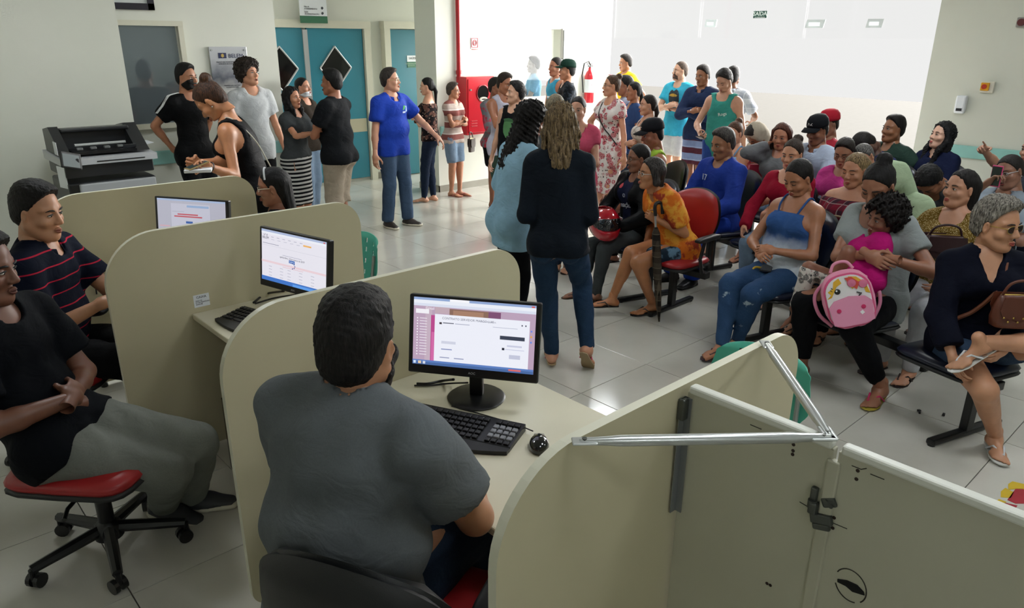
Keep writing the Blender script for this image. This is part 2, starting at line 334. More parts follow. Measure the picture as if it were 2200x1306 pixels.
# ---- signs and fittings on the street side and right wall
NX = (-1, 0, 0); UYm = (0, -1, 0)
def ax(z): return axes(UYm, UZ, NX)
p = at_x(1630, 31, XR)
sg = MB().box((XR+.04, p[1], p[2]), (.008, .20, .09)).build('exit_sign', mat('#15463a', .5, name='dark_green')); tag(sg, 'dark green SAÍDA exit sign above the bright entrance', 'sign')
text('lettering', 'SAÍDA', .072, (XR+.034, p[1], p[2]+.008), ax(0), mat('#dfe9e4', .5), sg, bold=.001)
text('lettering', 'DE EMERGÊNCIA', .02, (XR+.034, p[1], p[2]-.036), ax(0), mat('#dfe9e4', .5), sg)
MB().tube([(XR+.04, p[1]-.08, p[2]+.04), (XR+.05, p[1]-.08, p[2]+.06)], .002).tube([(XR+.04, p[1]+.08, p[2]+.04), (XR+.05, p[1]+.08, p[2]+.06)], .002).build('wire', GREYM, sg)
for (px, py, sc, lb) in ((1523, 50, .7, 'pale emergency light nearest the extinguisher side of the entrance'), (1746, 51, 1, 'grey emergency light just right of the exit sign'), (1874, 50, .8, 'grey emergency light nearest the right wall')):
    q = at_x(px, py, XR); t = empty('emergency_light', (XR+.05, q[1], q[2]-.05), .4, lb, 'lamp', 'emergency lights over the entrance')
    MB().prism([(-.11*sc, 0), (.11*sc, 0), (.13*sc, .10), (-.09*sc, .10)], (0, 0, 0), (0, -1, 0), (0, 0, 1), (-.05, 0, 0)).build('housing', mat('#c9d0cf', .4, emit=.28), t)  # glow on housing and lens stands in for glare from the entrance
    MB().box((-.055, .0, .045), (.01, .13*sc, .04)).build('lens', mat('#eef2f0', .2, emit=.8), t)
    pass
q = at_x(2123, 188, XR); t = empty('fire_alarm', (XR, q[1], q[2]-.055), 0, 'yellow and red fire alarm call point on the right wall', 'alarm')
MB().box((-.02, 0, .06), (.04, .13, .12), bev=.006).build('back_box', mat('#d9d6c6', .5), t); MB().box((-.045, .02, .065), (.03, .085, .085), bev=.006).build('case', mat('#d99a1a', .35), t)
MB().cyl((-.062, .025, .065), .026, .01, 16, axis=0).build('button', mat('#b3301c', .35), t)
q = at_x(2067, 224, XR); t = empty('soap_dispenser', (XR, q[1], q[2]-.1), 0, 'small white wall dispenser with dark slot on the right wall', 'dispenser')
MB().box((-.04, 0, .1), (.08, .11, .20), bev=.02).build('shell', mat('#e6eaf0', .35), t); MB().box((-.079, 0, .045), (.008, .06, .03)).build('slot', mat('#24262c', .4), t)
q = at_x(2197, 48, XR); t = empty('wall_siren', (XR, q[1], q[2]-.05), 0, 'small dark red siren high on the right wall at frame edge', 'siren')
MB().box((-.02, 0, .05), (.04, .1, .1), bev=.01).build('back_plate', mat('#8d8a86', .5), t); MB().cyl((-.05, 0, .05), .036, .03, 14, axis=0).build('horn', mat('#5c1f22', .4), t)
# ------------------------------------------------------------------ counter: beige partitions and desks
LAM = mat('#c4bc9c', .38, var=.03, vs=3., name='beige_laminate_board'); EDGE = mat('#d9d7c3', .35, name='cream_edge_band'); DESKM = mat('#d6d0b8', .3, var=.03, vs=4., name='cream_desktop')
BLK = mat('#0d0e10', .35, name='black_plastic'); BLKR = mat('#101113', .5, bmp=.15, bs=400, name='black_grained_plastic'); STEEL = mat('#c9cccb', .28, .75, var=.05, name='painted_steel_tube')
YP = (4.62, 3.472, 2.205, .935); XP0, XP1, ZT = .755, 2.07, 1.18
PL = ('beige rounded partition panel the woman leans on beside the copier', 'beige partition panel with small label sticker behind the seated man in black', 'beige partition panel between the grey shirt clerk and the second screen', 'beige rounded partition panel with metal braces nearest the camera')
for k, (y, lb) in enumerate(zip(YP, PL)):
    x0 = (XP0-.05, XP0-.01, XP0, .82)[k]; x1 = (1.96, 2.05, 2.075, 2.09)[k]
    t = empty('partition_panel', (x0, y, 0), 0, lb, 'partition', 'counter partitions')
    out = rounded(x1-x0, ZT-.03, (.07, .07, .15, .24), 12)
    MB().prism(out, (0, 0, .03), UX, UZ, (0, .026, 0), 0, 1).build('board', [LAM, EDGE], t)
    for x in (.18, x1-x0-.18): MB().cyl((x, .013, .015), .02, .03, 12).build('foot', BLK, t)
for k in range(3):
    ya, yb = YP[k+1]+.026, YP[k]
    t = empty('counter_desk', (1.09, ya, 0), 0, ('cream desk under the red lined screen by the striped polo man', 'cream desk with keyboard under the second screen', 'cream desk with mouse and keyboard before the grey shirt clerk')[k], 'desk', 'counter desks')
    MB().box((.36, (yb-ya)/2, .735), (.72, yb-ya-.002, .03), bev=.006).build('desktop', DESKM, t)
    MB().box((.50, (yb-ya)/2, .50), (.018, yb-ya-.004, .44)).build('modesty_board', LAM, t)
# metal screen wall butting on the front partition, with braces
METP = mat('#bab8a4', .4, var=.06, vs=2., bmp=.04, bs=8, name='worn_cream_metal'); CAPM = mat('#dfe0d6', .3, var=.02, name='white_enamel_cap')
XS = 1.458
t = empty('metal_screen', (XS, .93, 0), 0, 'worn cream metal screen panels with latch standing square to the front partition', 'screen')
def spanel(y0, y1):
    p = MB().box((.014, (y0+y1)/2-.93, .60), (.022, abs(y1-y0), 1.13), bev=.003).build('sheet_panel', METP, t)
    MB().box((.014, (y0+y1)/2-.93, 1.172), (.029, abs(y1-y0)-.01, .022), bev=.006).build('cap_rail', CAPM, p); return p
pa = spanel(.925, .545); pb = spanel(.535, -.22); pc = spanel(-.23, -.98)
MB().box((.006, .54-.93, .58), (.018, .03, 1.12), bev=.004).build('joint_strip', METP, t)
RUST = mat('#2a1a12', .8, name='rusty_hole'); SCRATCH = mat('#35322a', .8, name='dark_scuff')
def onX(px, py, d=.0): q = at_x(px, py, XS+.003-d); return q-np.array([XS, .93, 0])
def disc(mb, px, py, r, h=.002): q = onX(px, py); mb.cyl(q, r, h, 10, axis=0)
for a in ((1705, 955), (1704, 968), (1703, 976), (1843, 1011), (1840, 1029), (1792, 1112), (1789, 1134), (1655, 1257), (1648, 1253)):
    h = MB(); disc(h, a[0], a[1], .0042); h.build('screw_hole', RUST, t)
for P in ([(1718, 1078), (1735, 1088)], [(1775, 1117), (1820, 1136)], [(1612, 912), (1636, 922)], [(1830, 1000), (1850, 1008), (1862, 1006)], [(1870, 1018), (1900, 1030)]): MB().tube([onX(*p) for p in P], .0012, 5).build('scratch', SCRATCH, t)
for a0, a1 in ((-2.4, 1.1), (1.5, 3.1)): MB().tube([onX(1828+33*math.cos(a)+6*math.sin(a), 1258+36*math.sin(a)+8*math.cos(a)) for a in np.linspace(a0, a1, 20)], .0016, 5).build('pen_mark', SCRATCH, t)
MB().prism([(onX(a, b_)[1], onX(a, b_)[2]) for a, b_ in ((1800, 1243), (1820, 1246), (1842, 1256), (1856, 1271), (1858, 1278), (1848, 1275), (1832, 1270), (1818, 1258), (1800, 1249))], (onX(1828, 1258)[0], 0, 0), (0, 1, 0), UZ, (-.003, 0, 0)).build('torn_hole', mat('#080808', .9), t)
LATCH = mat('#5d605c', .35, .8, name='latch_metal')
q = onX(1767, 1112); MB().box(q+[-.006, 0, 0], (.014, .05, .026), rotx(-.25), bev=.004).box(q+[-.01, .02, .022], (.02, .02, .03), bev=.004).box(q+[-.008, -.004, -.018], (.012, .04, .016), rotx(-.3), bev=.004).build('latch', LATCH, t)
q = onX(1783, 1078); MB().box(q+[-.004, 0, 0], (.01, .034, .024), rotx(-.5), bev=.008).cyl(q+[-.01, .006, .003], .005, .006, 10, axis=0).cyl(q+[-.01, -.008, -.003], .005, .006, 10, axis=0).build('strike_plate', LATCH, t)
q = onX(1752, 1060); MB().box(q+[-.006, 0, 0], (.014, .016, .04), bev=.004).cyl(q+[-.01, 0, -.022], .01, .02, 10).build('hinge', LATCH, t)
MB().box((-.012, -.004, .98), (.025, .003, .34)).box((-.002, -.012, .98), (.003, .022, .34)).build('corner_angle', mat('#86898a', .4, .5, var=.1), t)
MB().box((-.01, -.006, 1.12), (.03, .02, .06), bev=.004).build('corner_bolt', LATCH, t)
ja = at_z(1783, 944, 1.19)
for (px, py, lb) in ((1245, 948, 'long flat ended white steel brace lying across from the partition to the screen corner'), (1645, 737, 'white steel brace running from the partition peak down to the screen corner')):
    e0 = at_z(px, py, 1.192); d = ja-e0; L_ = np.linalg.norm(d); u_ = d/L_
    t2 = empty('steel_brace', tuple(e0), 0, lb, 'brace', 'steel braces')
    dd = ja+np.array([-.0, 0, .006])-e0
    MB().tube([dd*0, dd*.035, dd*.12, dd*.16, dd*.84, dd*.88, dd*.965, dd*1.0], [.006, .0085, .0105, .0125, .0125, .0105, .0085, .006], 12).build('tube', STEEL, t2, smooth=True, angle=50)
    for f in (.02, .97):
        MB().box(dd*f, (.055, .03, .006), rotz(math.atan2(u_[1], u_[0])), bev=.0028).build('flat_end', STEEL, t2)
        MB().cyl(dd*f+np.array([0, 0, .005]), .006, .006, 8).build('bolt', LATCH, t2)
# label sticker on the second partition
q = at_y(433, 645, YP[1])
sg = MB().box((q[0], YP[1]-.001, q[2]), (.075, .002, .062)).build('label_sticker', PAPER); tag(sg, 'small white printed label stuck on the second beige partition', 'label')
text('lettering', 'CAIXA', .016, (q[0], YP[1]-.0025, q[2]+.018), axes(UX, UZ, NY), PRINT, sg)
text('lettering', 'SALA 02\nNº PATRIMÔNIO\nGUICHÊ', .009, (q[0]-.03, YP[1]-.0025, q[2]-.008), axes(UX, UZ, NY), PRINT, sg, align='LEFT')
# ------------------------------------------------------------------ computers
def glow(c, e=1.0):
    k = ('glow', c, e)
    if k not in _M:
        m, nt, b = nmat('screen_light'); b.inputs['Base Color'].default_value = (.01, .01, .01, 1); b.inputs['Roughness'].default_value = .25
        b.inputs['Emission Color'].default_value = lin(c); b.inputs['Emission Strength'].default_value = e; _M[k] = m
    return _M[k]
GREYW = '#c3c2ce'
def monitor(x, y, z, phi, tilt, label, items, texts, base=None):
    t = empty('monitor', (x, y, .75), phi, label, 'monitor', 'counter monitors'); zc = z-.75
    R = rotx(-tilt); W, H = .48, .288            # local: +X reading direction, -Y out of the screen, +Z up
    P = lambda a, b_, d=0: R@np.array([a, -d, b_])+np.array([0, 0, zc])
    MB().box(P(0, 0, -.012), (W, .03, H), R, bev=.006).box(P(0, -.02, -.035), (W*.7, .03, H*.6), R, bev=.01).build('housing', BLK, t)
    sw, sh, cz = .445, .245, .012
    sc = MB().box(P(0, cz, .0032), (sw, .001, sh), R).build('screen', glow(items[0]), t)
    bycol = {}
    for (a0, b0, a1, b1, c) in items[1:]: bycol.setdefault(c, []).append((a0, b0, a1, b1))
    for i, (c, L) in enumerate(bycol.items()):
        m = MB()
        for (a0, b0, a1, b1) in L: m.box(P((a0+a1)/2*sw-sw/2, cz+sh/2-(b0+b1)/2*sh, .0040+.00012*i), ((a1-a0)*sw, .0003, (b1-b0)*sh), R)
        m.build('picture', glow(c), sc)
    for (s_, a0, b0, sz, c, al) in texts:
        Rt = axes(R@np.array([1, 0, 0]), R@np.array([0, 0, 1]), R@np.array([0, -1, 0]))
        text('lettering', s_, sz, P(a0*sw-sw/2, cz+sh/2-b0*sh, .0054), Rt, glow(c), sc, ext=.0001, align=al)
    Rt = axes(R@np.array([1, 0, 0]), R@np.array([0, 0, 1]), R@np.array([0, -1, 0]))
    text('logo', 'AOC', .012, P(0, -.128, .0045), Rt, mat('#c8cacc', .4), t, ext=.0003)
    bx, by = base or (0, .03)
    MB().box((bx*.5, by*.8+.012, zc-.14), (.05, .025, .20), bev=.004).build('neck', BLK, t)
    MB().lathe([(0, .0), (.105, .0), (.108, .006), (.10, .012), (.04, .016), (0, .017)], (bx, by, .001), 36).build('stand_base', BLK, t, smooth=True, angle=40)
    return t
lines = lambda x0, x1, ys, c, hh=.012: [(x0, y, x1, y+hh, c) for y in ys]
it3 = ['#b9a0b8', (0, 0, 1, .035, '#8fa6d0'), (0, .035, 1, .085, '#e9edf6'), (0, .085, 1, .125, '#d8deee'), (.30, .0, .46, .035, '#f3f4f9'), (.18, .125, .30, .22, '#c0a9b4'), (.30, .14, .62, .30, '#8a6a5c'), (.33, .16, .58, .30, '#a57f6a'), (.62, .14, .72, .28, '#7d4f72'), (.10, .125, .155, .93, '#c3aebe'),
    (.148, .25, .19, .93, '#b94a8c'), (.155, .5, .18, .93, '#d06aa6'), (.18, .23, .955, .965, '#eceef8'), (.0, .93, 1, 1, '#5c7fc0'), (.0, .96, 1, 1, '#48689f'), (.02, .17, .13, .235, '#f0eef4')]
it3 += [(.03, y, .04, y+.016, '#f5f2f7') for y in np.linspace(.30, .84, 14)]+[(.055, y, .115, y+.012, '#e4dbe6') for y in np.linspace(.30, .84, 14)]
it3 += [(.72, .47, .92, .525, '#3b4152'), (.78, .60, .90, .625, '#c8cbe0'), (.76, .66, .92, .67, '#c8cbe0'), (.80, .74, .89, .80, '#c3c6da'), (.74, .645, .76, .68, '#2c2f3c'), (.24, .62, .36, .66, '#cfd2e2'), (.24, .735, .33, .75, '#8a93bd'), (.23, .86, .31, .875, '#9aa0bd'), (.35, .86, .43, .875, '#9aa0bd'), (.22, .345, .24, .375, '#3a3038'), (.25, .345, .34, .357, '#4a4d60'), (.35, .348, .47, .358, '#a9adc0'), (.66, .35, .86, .358, '#b8bccd'), (.89, .29, .90, .31, '#3c4052'), (.92, .29, .93, .31, '#3c4052'),
    (.965, .36, .978, .385, '#6c86e0'), (.965, .44, .978, .465, '#e6a13a'), (.965, .52, .978, .545, '#5f8ae0'), (.01, .945, .03, .985, '#cfe0f4'), (.05, .945, .075, .985, '#e3c9a4'), (.09, .945, .11, .985, '#d6dbe8'), (.8, .95, .9, .975, '#d86a6a'), (.965, .01, .99, .03, '#d0584e')]
monitor(1.52, 1.855, 1.005, -.947, .189, 'black monitor showing a mail page before the grey shirt clerk', it3,
        [('Gmail', .10, .155, .014, '#efe9f2', 'LEFT'), ('CONTRATO SERVIDOR MARCO LUIS', .24, .285, .0115, '#5a5d72', 'LEFT'), ('Caixa de entrada', .56, .287, .008, '#8a8da0', 'LEFT'), ('Escrever', .075, .203, .0075, '#77727f', 'CENTER')], (.0, .035))
it2 = ['#e4e2ec', (0, 0, 1, .04, '#a9b7d6'), (0, .04, 1, .08, '#e9ecf4'), (0, .30, 1, .305, '#c9c8d4'), (.02, .26, .28, .27, '#8f90a4'), (.66, .145, .78, .175, '#e8b060'), (0, .60, 1, .64, '#e6cdd4'), (.34, .66, .66, .665, '#d68a94'), (.44, .50, .53, .555, '#2f62b0'), (0, .92, 1, 1, '#3f74c4'), (.5, .95, 1, 1, '#5c9ae6'), (.34, .43, .64, .437, '#9a9bb0'), (.96, .015, .985, .035, '#d0584e')]
it2 += [(.16+.09*i, .12, .20+.09*i, .13, '#a2a3b6') for i in range(6)]+[(.16+.1*i, .17, .21+.1*i, .178, '#b0b1c2') for i in range(5)]+[(a, b_, a+.05, b_+.008, '#a6a7b8') for a in (.12, .30, .42, .60, .78) for b_ in (.70, .76, .82, .88)]
it2 += [(.50+.035*math.cos(a)-.007, .60+.05*math.sin(a)-.01, .50+.035*math.cos(a)+.007, .60+.05*math.sin(a)+.01, '#27458f') for a in (0, .8, 1.6, -.8, -1.6)]
monitor(1.45, 3.08, 1.02, -1.336, .121, 'black monitor with a BELEM web page on the middle desk', it2,
        [('BELÉM', .07, .16, .016, '#3a3c55', 'CENTER'), ('(o°o)', .07, .10, .014, '#3a3c55', 'CENTER'), ('quinta-feira, 14 de março de 2019', .49, .475, .0125, '#3f4154', 'CENTER'), ('Confirmar', .485, .528, .008, '#e8eefc', 'CENTER')])
it1 = ['#aeaebc', (0, 0, 1, .04, '#9fb0ce'), (.2, .1, .78, .95, '#bcbccb'), (.2, .1, .202, .95, '#8f90a4'), (.78, .1, .782, .95, '#8f90a4'), (.44, .13, .76, .18, '#8fa6c8'), (.30, .33, .60, .36, '#b8505c'), (.25, .38, .66, .41, '#b8505c'), (.42, .50, .52, .55, '#33599c'), (.03, .62, .18, .65, '#c7a2ac'), (.82, .55, .98, .58, '#c7a2ac'), (.22, .28, .40, .286, '#8c8da0'), (.2, .70, .78, .95, '#a9b2cf'), (0, .94, 1, 1, '#4a70b0')]
monitor(1.40, 4.22, 1.01, -.99, .15, 'black monitor with two red lines on the far desk', it1, [])
KEY = mat('#101114', .4, name='key_plastic'); KEYL = mat('#84868c', .4, name='worn_key_tops')
kme = {}
def keyboard(o, u, label, group='counter keyboards'):
    """o: near left corner on the desk, u: reading direction"""
    t = empty('keyboard', tuple(o), math.atan2(u[1], u[0]), label, 'keyboard', group)
    W, D = .44, .15
    pr = [(0, 0), (D, 0), (D, .026), (.01, .014), (0, .010)]
    MB().prism(pr, (0, .06, 0), (0, 1, 0), (0, 0, 1), (W, 0, 0)).build('case', BLK, t)
    arc = [(0, .06), (W, .06)]+[(W-W*k/12, .055-.075*math.sin(PI*(.12+.76*k/12))*.95+.01) for k in range(13)]
    MB().prism(arc, (0, 0, .002), (1, 0, 0), (0, 1, 0), (0, 0, .013)).build('palm_rest', BLKR, t)
    for r in range(5):
        for c in range(19):
            if (r == 0 and 3 <= c <= 9 and c != 5): continue
            if c in (14,): continue
            big = (r == 0 and c == 5); num = c >= 15 and r in (1, 2, 3)
            nm = ('w' if big else 'k')+('n' if num else '')
            if nm not in kme:
                kb = MB().box((0, 0, .004), (.13 if big else .0185, .0185, .010), bev=.003); ob = kb.build('key', KEYL if num else KEY, t); kme[nm] = ob.data
            else: ob = link('key', kme[nm], None, t)
            ob.location = (.016+c*.0225+(.0 if not big else .022), .082+r*.0255, .012+.0027*r+.0035*(c % 3 == 1)*.2); ob.rotation_euler = (.09, 0, 0)
    return t
a, b_ = at_z(1003, 990, .757), at_z(1098, 980, .757)
uk = np.array([math.cos(-1.12), math.sin(-1.12), 0])
kr = at_z(1094, 972, .751)
keyboard(kr-uk*.44-np.array([-uk[1], uk[0], 0])*.06, uk, 'black curved keyboard with worn number keys by the mouse')
k2 = at_z(436, 697, .751); uk2 = np.array([math.cos(-1.30), math.sin(-1.30), 0])
keyboard(k2+np.array([.02, -.01, 0]), uk2, 'black keyboard with palm rest on the middle desk')
q = at_z(1158, 962, .751)
t = empty('computer_mouse', tuple(q), .80, 'glossy black computer mouse with silver buttons on the cream desk', 'mouse')
MB().lathe([(0, .0), (.028, 0), (.032, .008), (.030, .022), (.022, .034), (.01, .039), (0, .04)], n=24).build('shell', mat('#0b0c0e', .12, coat=.5), t, smooth=True)
t.scale = (1.65, 1.05, 1.0)
MB().box((.020, .0, .027), (.016, .034, .010), roty(.6), bev=.004).build('button', mat('#a9adb2', .25, .6), t); MB().cyl((.016, 0, .034), .004, .006, 12, axis=1).build('scroll_wheel', BLK, t)
def cable(pts, r, label, cat='cable'):
    return tag(MB().tube(spline(pts), r, 8).build('cable', BLK, smooth=True), label, cat)
def spline(P, n=10):
    P = [np.array(p, float) for p in P]; P = [2*P[0]-P[1]]+P+[2*P[-1]-P[-2]]; out = []
    for i in range(1, len(P)-2):
        for k in range(n):
            s_ = k/n; out.append(.5*(2*P[i]+(P[i+1]-P[i-1])*s_+(2*P[i-1]-5*P[i]+4*P[i+1]-P[i+2])*s_**2+(3*P[i]-P[i-1]-3*P[i+1]+P[i+2])*s_**3))
    return out+[P[-2]]
cable([at_z(1145, 926, .768), at_z(1105, 910, .754), at_z(1060, 897, .754), at_z(1000, 880, .754), at_z(970, 872, .754)], .0022, 'thin black mouse cable curving across the cream desk')
cable([at_z(975, 815, .80), at_z(950, 818, .757), at_z(920, 824, .756), at_z(895, 824, .756)], .005, 'black monitor cable on the desk behind the clerk shoulder')
cable([at_z(1005, 822, .80), at_z(960, 824, .757), at_z(920, 828, .756), at_z(890, 828, .756)], .0035, 'thinner black cable beside the monitor cable on the near desk')
cable([at_z(610, 625, .82), at_z(570, 632, .757), at_z(545, 650, .757)], .006, 'black ferrite cable by the middle keyboard')
cable([at_z(640, 632, .80), at_z(590, 640, .757), at_z(548, 652, .757)], .004, 'thin black cable under the middle monitor')
cable([at_y(222, 562, 4.55), at_y(205, 580, 4.58), at_y(204, 605, 4.6), at_y(208, 632, 4.6)], .004, 'black cable hanging against the far partition by the polo man')
t = empty('computer_tower', (1.08, 3.10, 0), -.12, 'black computer tower with blue light under the middle desk', 'computer')
MB().box((.2, 0, .225), (.42, .18, .41), bev=.006).build('case', BLK, t); MB().box((-.013, 0, .225), (.012, .165, .38), bev=.004).build('front_panel', mat('#08090b', .15), t)
MB().cyl((-.021, -.02, .16), .009, .004, 12, axis=0).build('power_light', glow('#6a6cff', 2.), t); MB().cyl((-.021, 0, .26), .003, .004, 8, axis=0).build('drive_light', glow('#b02020', 1.5), t)
q = at_z(473, 818, .47)
t = empty('plastic_cup', (1.14, 3.08, .43), 0, 'small clear plastic cup standing on the computer tower', 'cup')
MB().lathe([(.0, 0), (.024, 0), (.034, .09), (.032, .09), (.023, .004), (0, .004)], n=18).build('cup_wall', mat('#c9cbcb', .2, spec=.8), t, smooth=True, angle=40)
# ------------------------------------------------------------------ copier behind the first partition
CY = 6.55
qa = at_y(140, 330, CY); qb = at_y(330, 345, CY); CX0, CX1 = qa[0]-.02, qb[0]; CW = CX1-CX0; ZC = at_y(240, 335, CY)[2]
t = empty('copier', (CX0, CY, 0), 0, 'large grey and black office copier beside the left wall', 'copier')
CG = mat('#9fa3a6', .4, name='copier_grey'); CD = mat('#202225', .35, name='copier_dark')
MB().box((CW/2, .28, .46), (CW, .56, .92), bev=.015).build('body', CD, t)
fp = MB().box((CW/2+.03, -.012, .52), (CW-.08, .03, .78), bev=.01).build('front_cover', CG, t)
v = MB()
for k in range(9): v.box((CW/2+.03, -.029, .84-.017*k), (CW*.58, .004, .006))
v.build('vent_slots', mat('#5f6366', .6), fp); MB().box((CW/2+.05, -.03, .66), (.20, .006, .05), bev=.003).build('drawer_grip', mat('#8a8e91', .4), fp)
MB().box((CW/2, .28, ZC-.09), (CW, .54, .12), bev=.01).build('upper_body', CD, t)
MB().prism([(-.02, ZC-.05), (.60, ZC-.05), (.60, ZC+.02), (-.02, ZC-.0)], (-.02, 0, 0), (0, 1, 0), UZ, (CW+.05, 0, 0)).build('scanner_bed', mat('#b5b8bb', .35), t)
MB().box((CW*.62, -.022, ZC-.03), (CW*.55, .004, .008)).build('paper_slit', BLK, t)
sc = MB().prism([(.0, 0), (.5, 0), (.5, .17), (.30, .20), (.05, .03)], (0, .05, ZC+.02), (0, 1, 0), UZ, (.07, 0, 0)).prism([(.0, 0), (.5, 0), (.5, .17), (.30, .20), (.05, .03)], (CW-.10, .05, ZC+.02), (0, 1, 0), UZ, (.10, 0, 0)).box((CW/2, .43, ZC+.10), (CW-.15, .2, .16), bev=.01).box((CW/2, .33, ZC+.19), (CW-.15, .12, .03), bev=.01).build('document_feeder', CD, t)
MB().box((CW/2, .2, ZC+.03), (CW-.2, .3, .02)).build('feeder_tray', BLK, t); MB().tube([(.12, .12, ZC+.09), (CW-.16, .12, ZC+.09)], .012).build('feeder_rail', SILV, t)
for k in range(4): MB().box((.16+.10*k, .16, ZC+.055), (.045, .03, .02), bev=.005).build('roller', CG, t)
MB().box((-.005, .18, ZC+.07), (.004, .10, .10)).build('spec_label', PAPER, t)
MB().box((CW-.14, .10, ZC+.05), (.10, .004, .05), rotx(.6)).build('paper_guide', mat('#4b4e52', .2), t)
MB().box((CW+.03, .28, ZC+.05), (.10, .2, .003), roty(-.15)).build('sheet', PAPER, t)
q = at_y(152, 345, CY-.12)-np.array([CX0, CY, 0])
tp = MB().box(q, (.16, .025, .13), rotz(.35)@roty(.28)@rotx(-.35), bev=.008).build('touch_panel', BLK, t)
MB().box(q+np.array([0, -.014, 0])@np.eye(3), (.13, .004, .10), rotz(.35)@roty(.28)@rotx(-.35)).build('display', mat('#6e7678', .12, spec=1.), tp)
MB().box(q+np.array([.03, .06, -.02]), (.06, .12, .06), bev=.01).build('panel_arm', CD, t)
sg = MB().box((CX0-.012, CY+.1, at_y(140, 385, CY)[2]), (.006, .13, .17), rotz(.2)).build('instruction_sheet', PAPER); tag(sg, 'small white sheet taped to the side of the copier', 'paper')
q = at_z(1975, 888); tag(MB().box(q+np.array([0, 0, .008]), (.03, .012, .012), rotz(.4), bev=.004).box(q+np.array([.02, .01, .008]), (.014, .02, .01), rotz(1.), bev=.003).build('floor_scrap', BLK), 'black scrap lying on the tile joint, nearer the pink sandal', 'scrap')
q = at_z(2027, 893); tag(MB().box(q+np.array([0, 0, .008]), (.026, .014, .014), rotz(.2), bev=.004).build('floor_scrap', BLK), 'black scrap lying on the tile joint, nearer the white sandal', 'scrap')
t = empty('floor_marking', tuple(at_z(2172, 1072)), 0, 'worn yellow and red adhesive footprints on the floor tiles', 'sticker')
def fpoly(P, z=.0005): return MB().prism([tuple((at_z(*p)-at_z(2172, 1072))[:2]) for p in P], (0, 0, 0), UX, (0, 1, 0), (0, 0, .0012))
YEL = mat('#d3b22a', .5, var=.1); REDS = mat('#a32432', .5, var=.1)
fpoly([(2166, 1040), (2175, 1034), (2200, 1040), (2230, 1052), (2225, 1062), (2195, 1050), (2166, 1052)]).build('yellow_toe', YEL, t)
fpoly([(2150, 1056), (2160, 1048), (2178, 1058), (2172, 1070), (2150, 1068)]).build('yellow_toe', YEL, t); fpoly([(2136, 1080), (2146, 1072), (2162, 1078), (2154, 1090), (2140, 1086)]).build('yellow_toe', YEL, t)
fpoly([(2182, 1050), (2210, 1052), (2240, 1070), (2200, 1082), (2182, 1082), (2164, 1074)]).build('red_sole', REDS, t); fpoly([(2158, 1080), (2186, 1086), (2180, 1096), (2164, 1096), (2152, 1090)]).build('red_heel', REDS, t)
# ------------------------------------------------------------------ chairs
VR = mat('#9c1f22', .38, var=.06, name='red_vinyl'); VB = mat('#0d1428', .33, var=.06, name='navy_vinyl'); VK = mat('#0e1113', .4, bmp=.2, bs=300, name='black_vinyl')
def pad(mb, c, d, R, n=10, crown=.3, mi=0):
    """soft rounded cushion slab: superellipsoid"""
    V = []; Fs = []; m = 2*n
    for i in range(n+1):
        a = -PI/2+PI*i/n
        for k in range(m):
            b = 2*PI*k/m; e = .35; sg_ = lambda q, p: math.copysign(abs(q)**p, q)
            V.append(R@np.array([d[0]/2*sg_(math.cos(a), .8)*sg_(math.cos(b), e), d[1]/2*sg_(math.cos(a), .8)*sg_(math.sin(b), e), d[2]/2*sg_(math.sin(a), .8)])+np.array(c))
    for i in range(n):
        for k in range(m): Fs.append((i*m+k, i*m+(k+1) % m, (i+1)*m+(k+1) % m, (i+1)*m+k))
    mb.add(V, Fs, mi); return mb
def bentpad(mb, c, w_, h_, th, R, bend=.05, mi=0, corner=.35):
    """curved cushion panel in local x(out) y(width) z(height)"""
    nu, nv = 12, 10; grid = {}
    V = []
    for side in (0, 1):
        for i in range(nu+1):
            for j in range(nv+1):
                u = -1+2*i/nu; v_ = -1+2*j/nv
                r = max(abs(u), abs(v_)); l = math.hypot(u, v_); 
                # square-to-squircle mapping
                uu = u*(1-corner*.5*v_*v_); vv = v_*(1-corner*.5*u*u)
                edge = max(0., 1-max(abs(u), abs(v_))**6)
                x = bend*uu*uu+(th/2*math.sqrt(edge) if side else -th/2*math.sqrt(edge))
                V.append(R@np.array([x, uu*w_/2, vv*h_/2])+np.array(c))
    m = (nu+1)*(nv+1); Fs = []
    for s_ in (0, 1):
        for i in range(nu):
            for j in range(nv):
                q = [s_*m+i*(nv+1)+j, s_*m+(i+1)*(nv+1)+j, s_*m+(i+1)*(nv+1)+j+1, s_*m+i*(nv+1)+j+1]; Fs.append(q if s_ else q[::-1])
    mb.add(V, Fs, mi); return mb
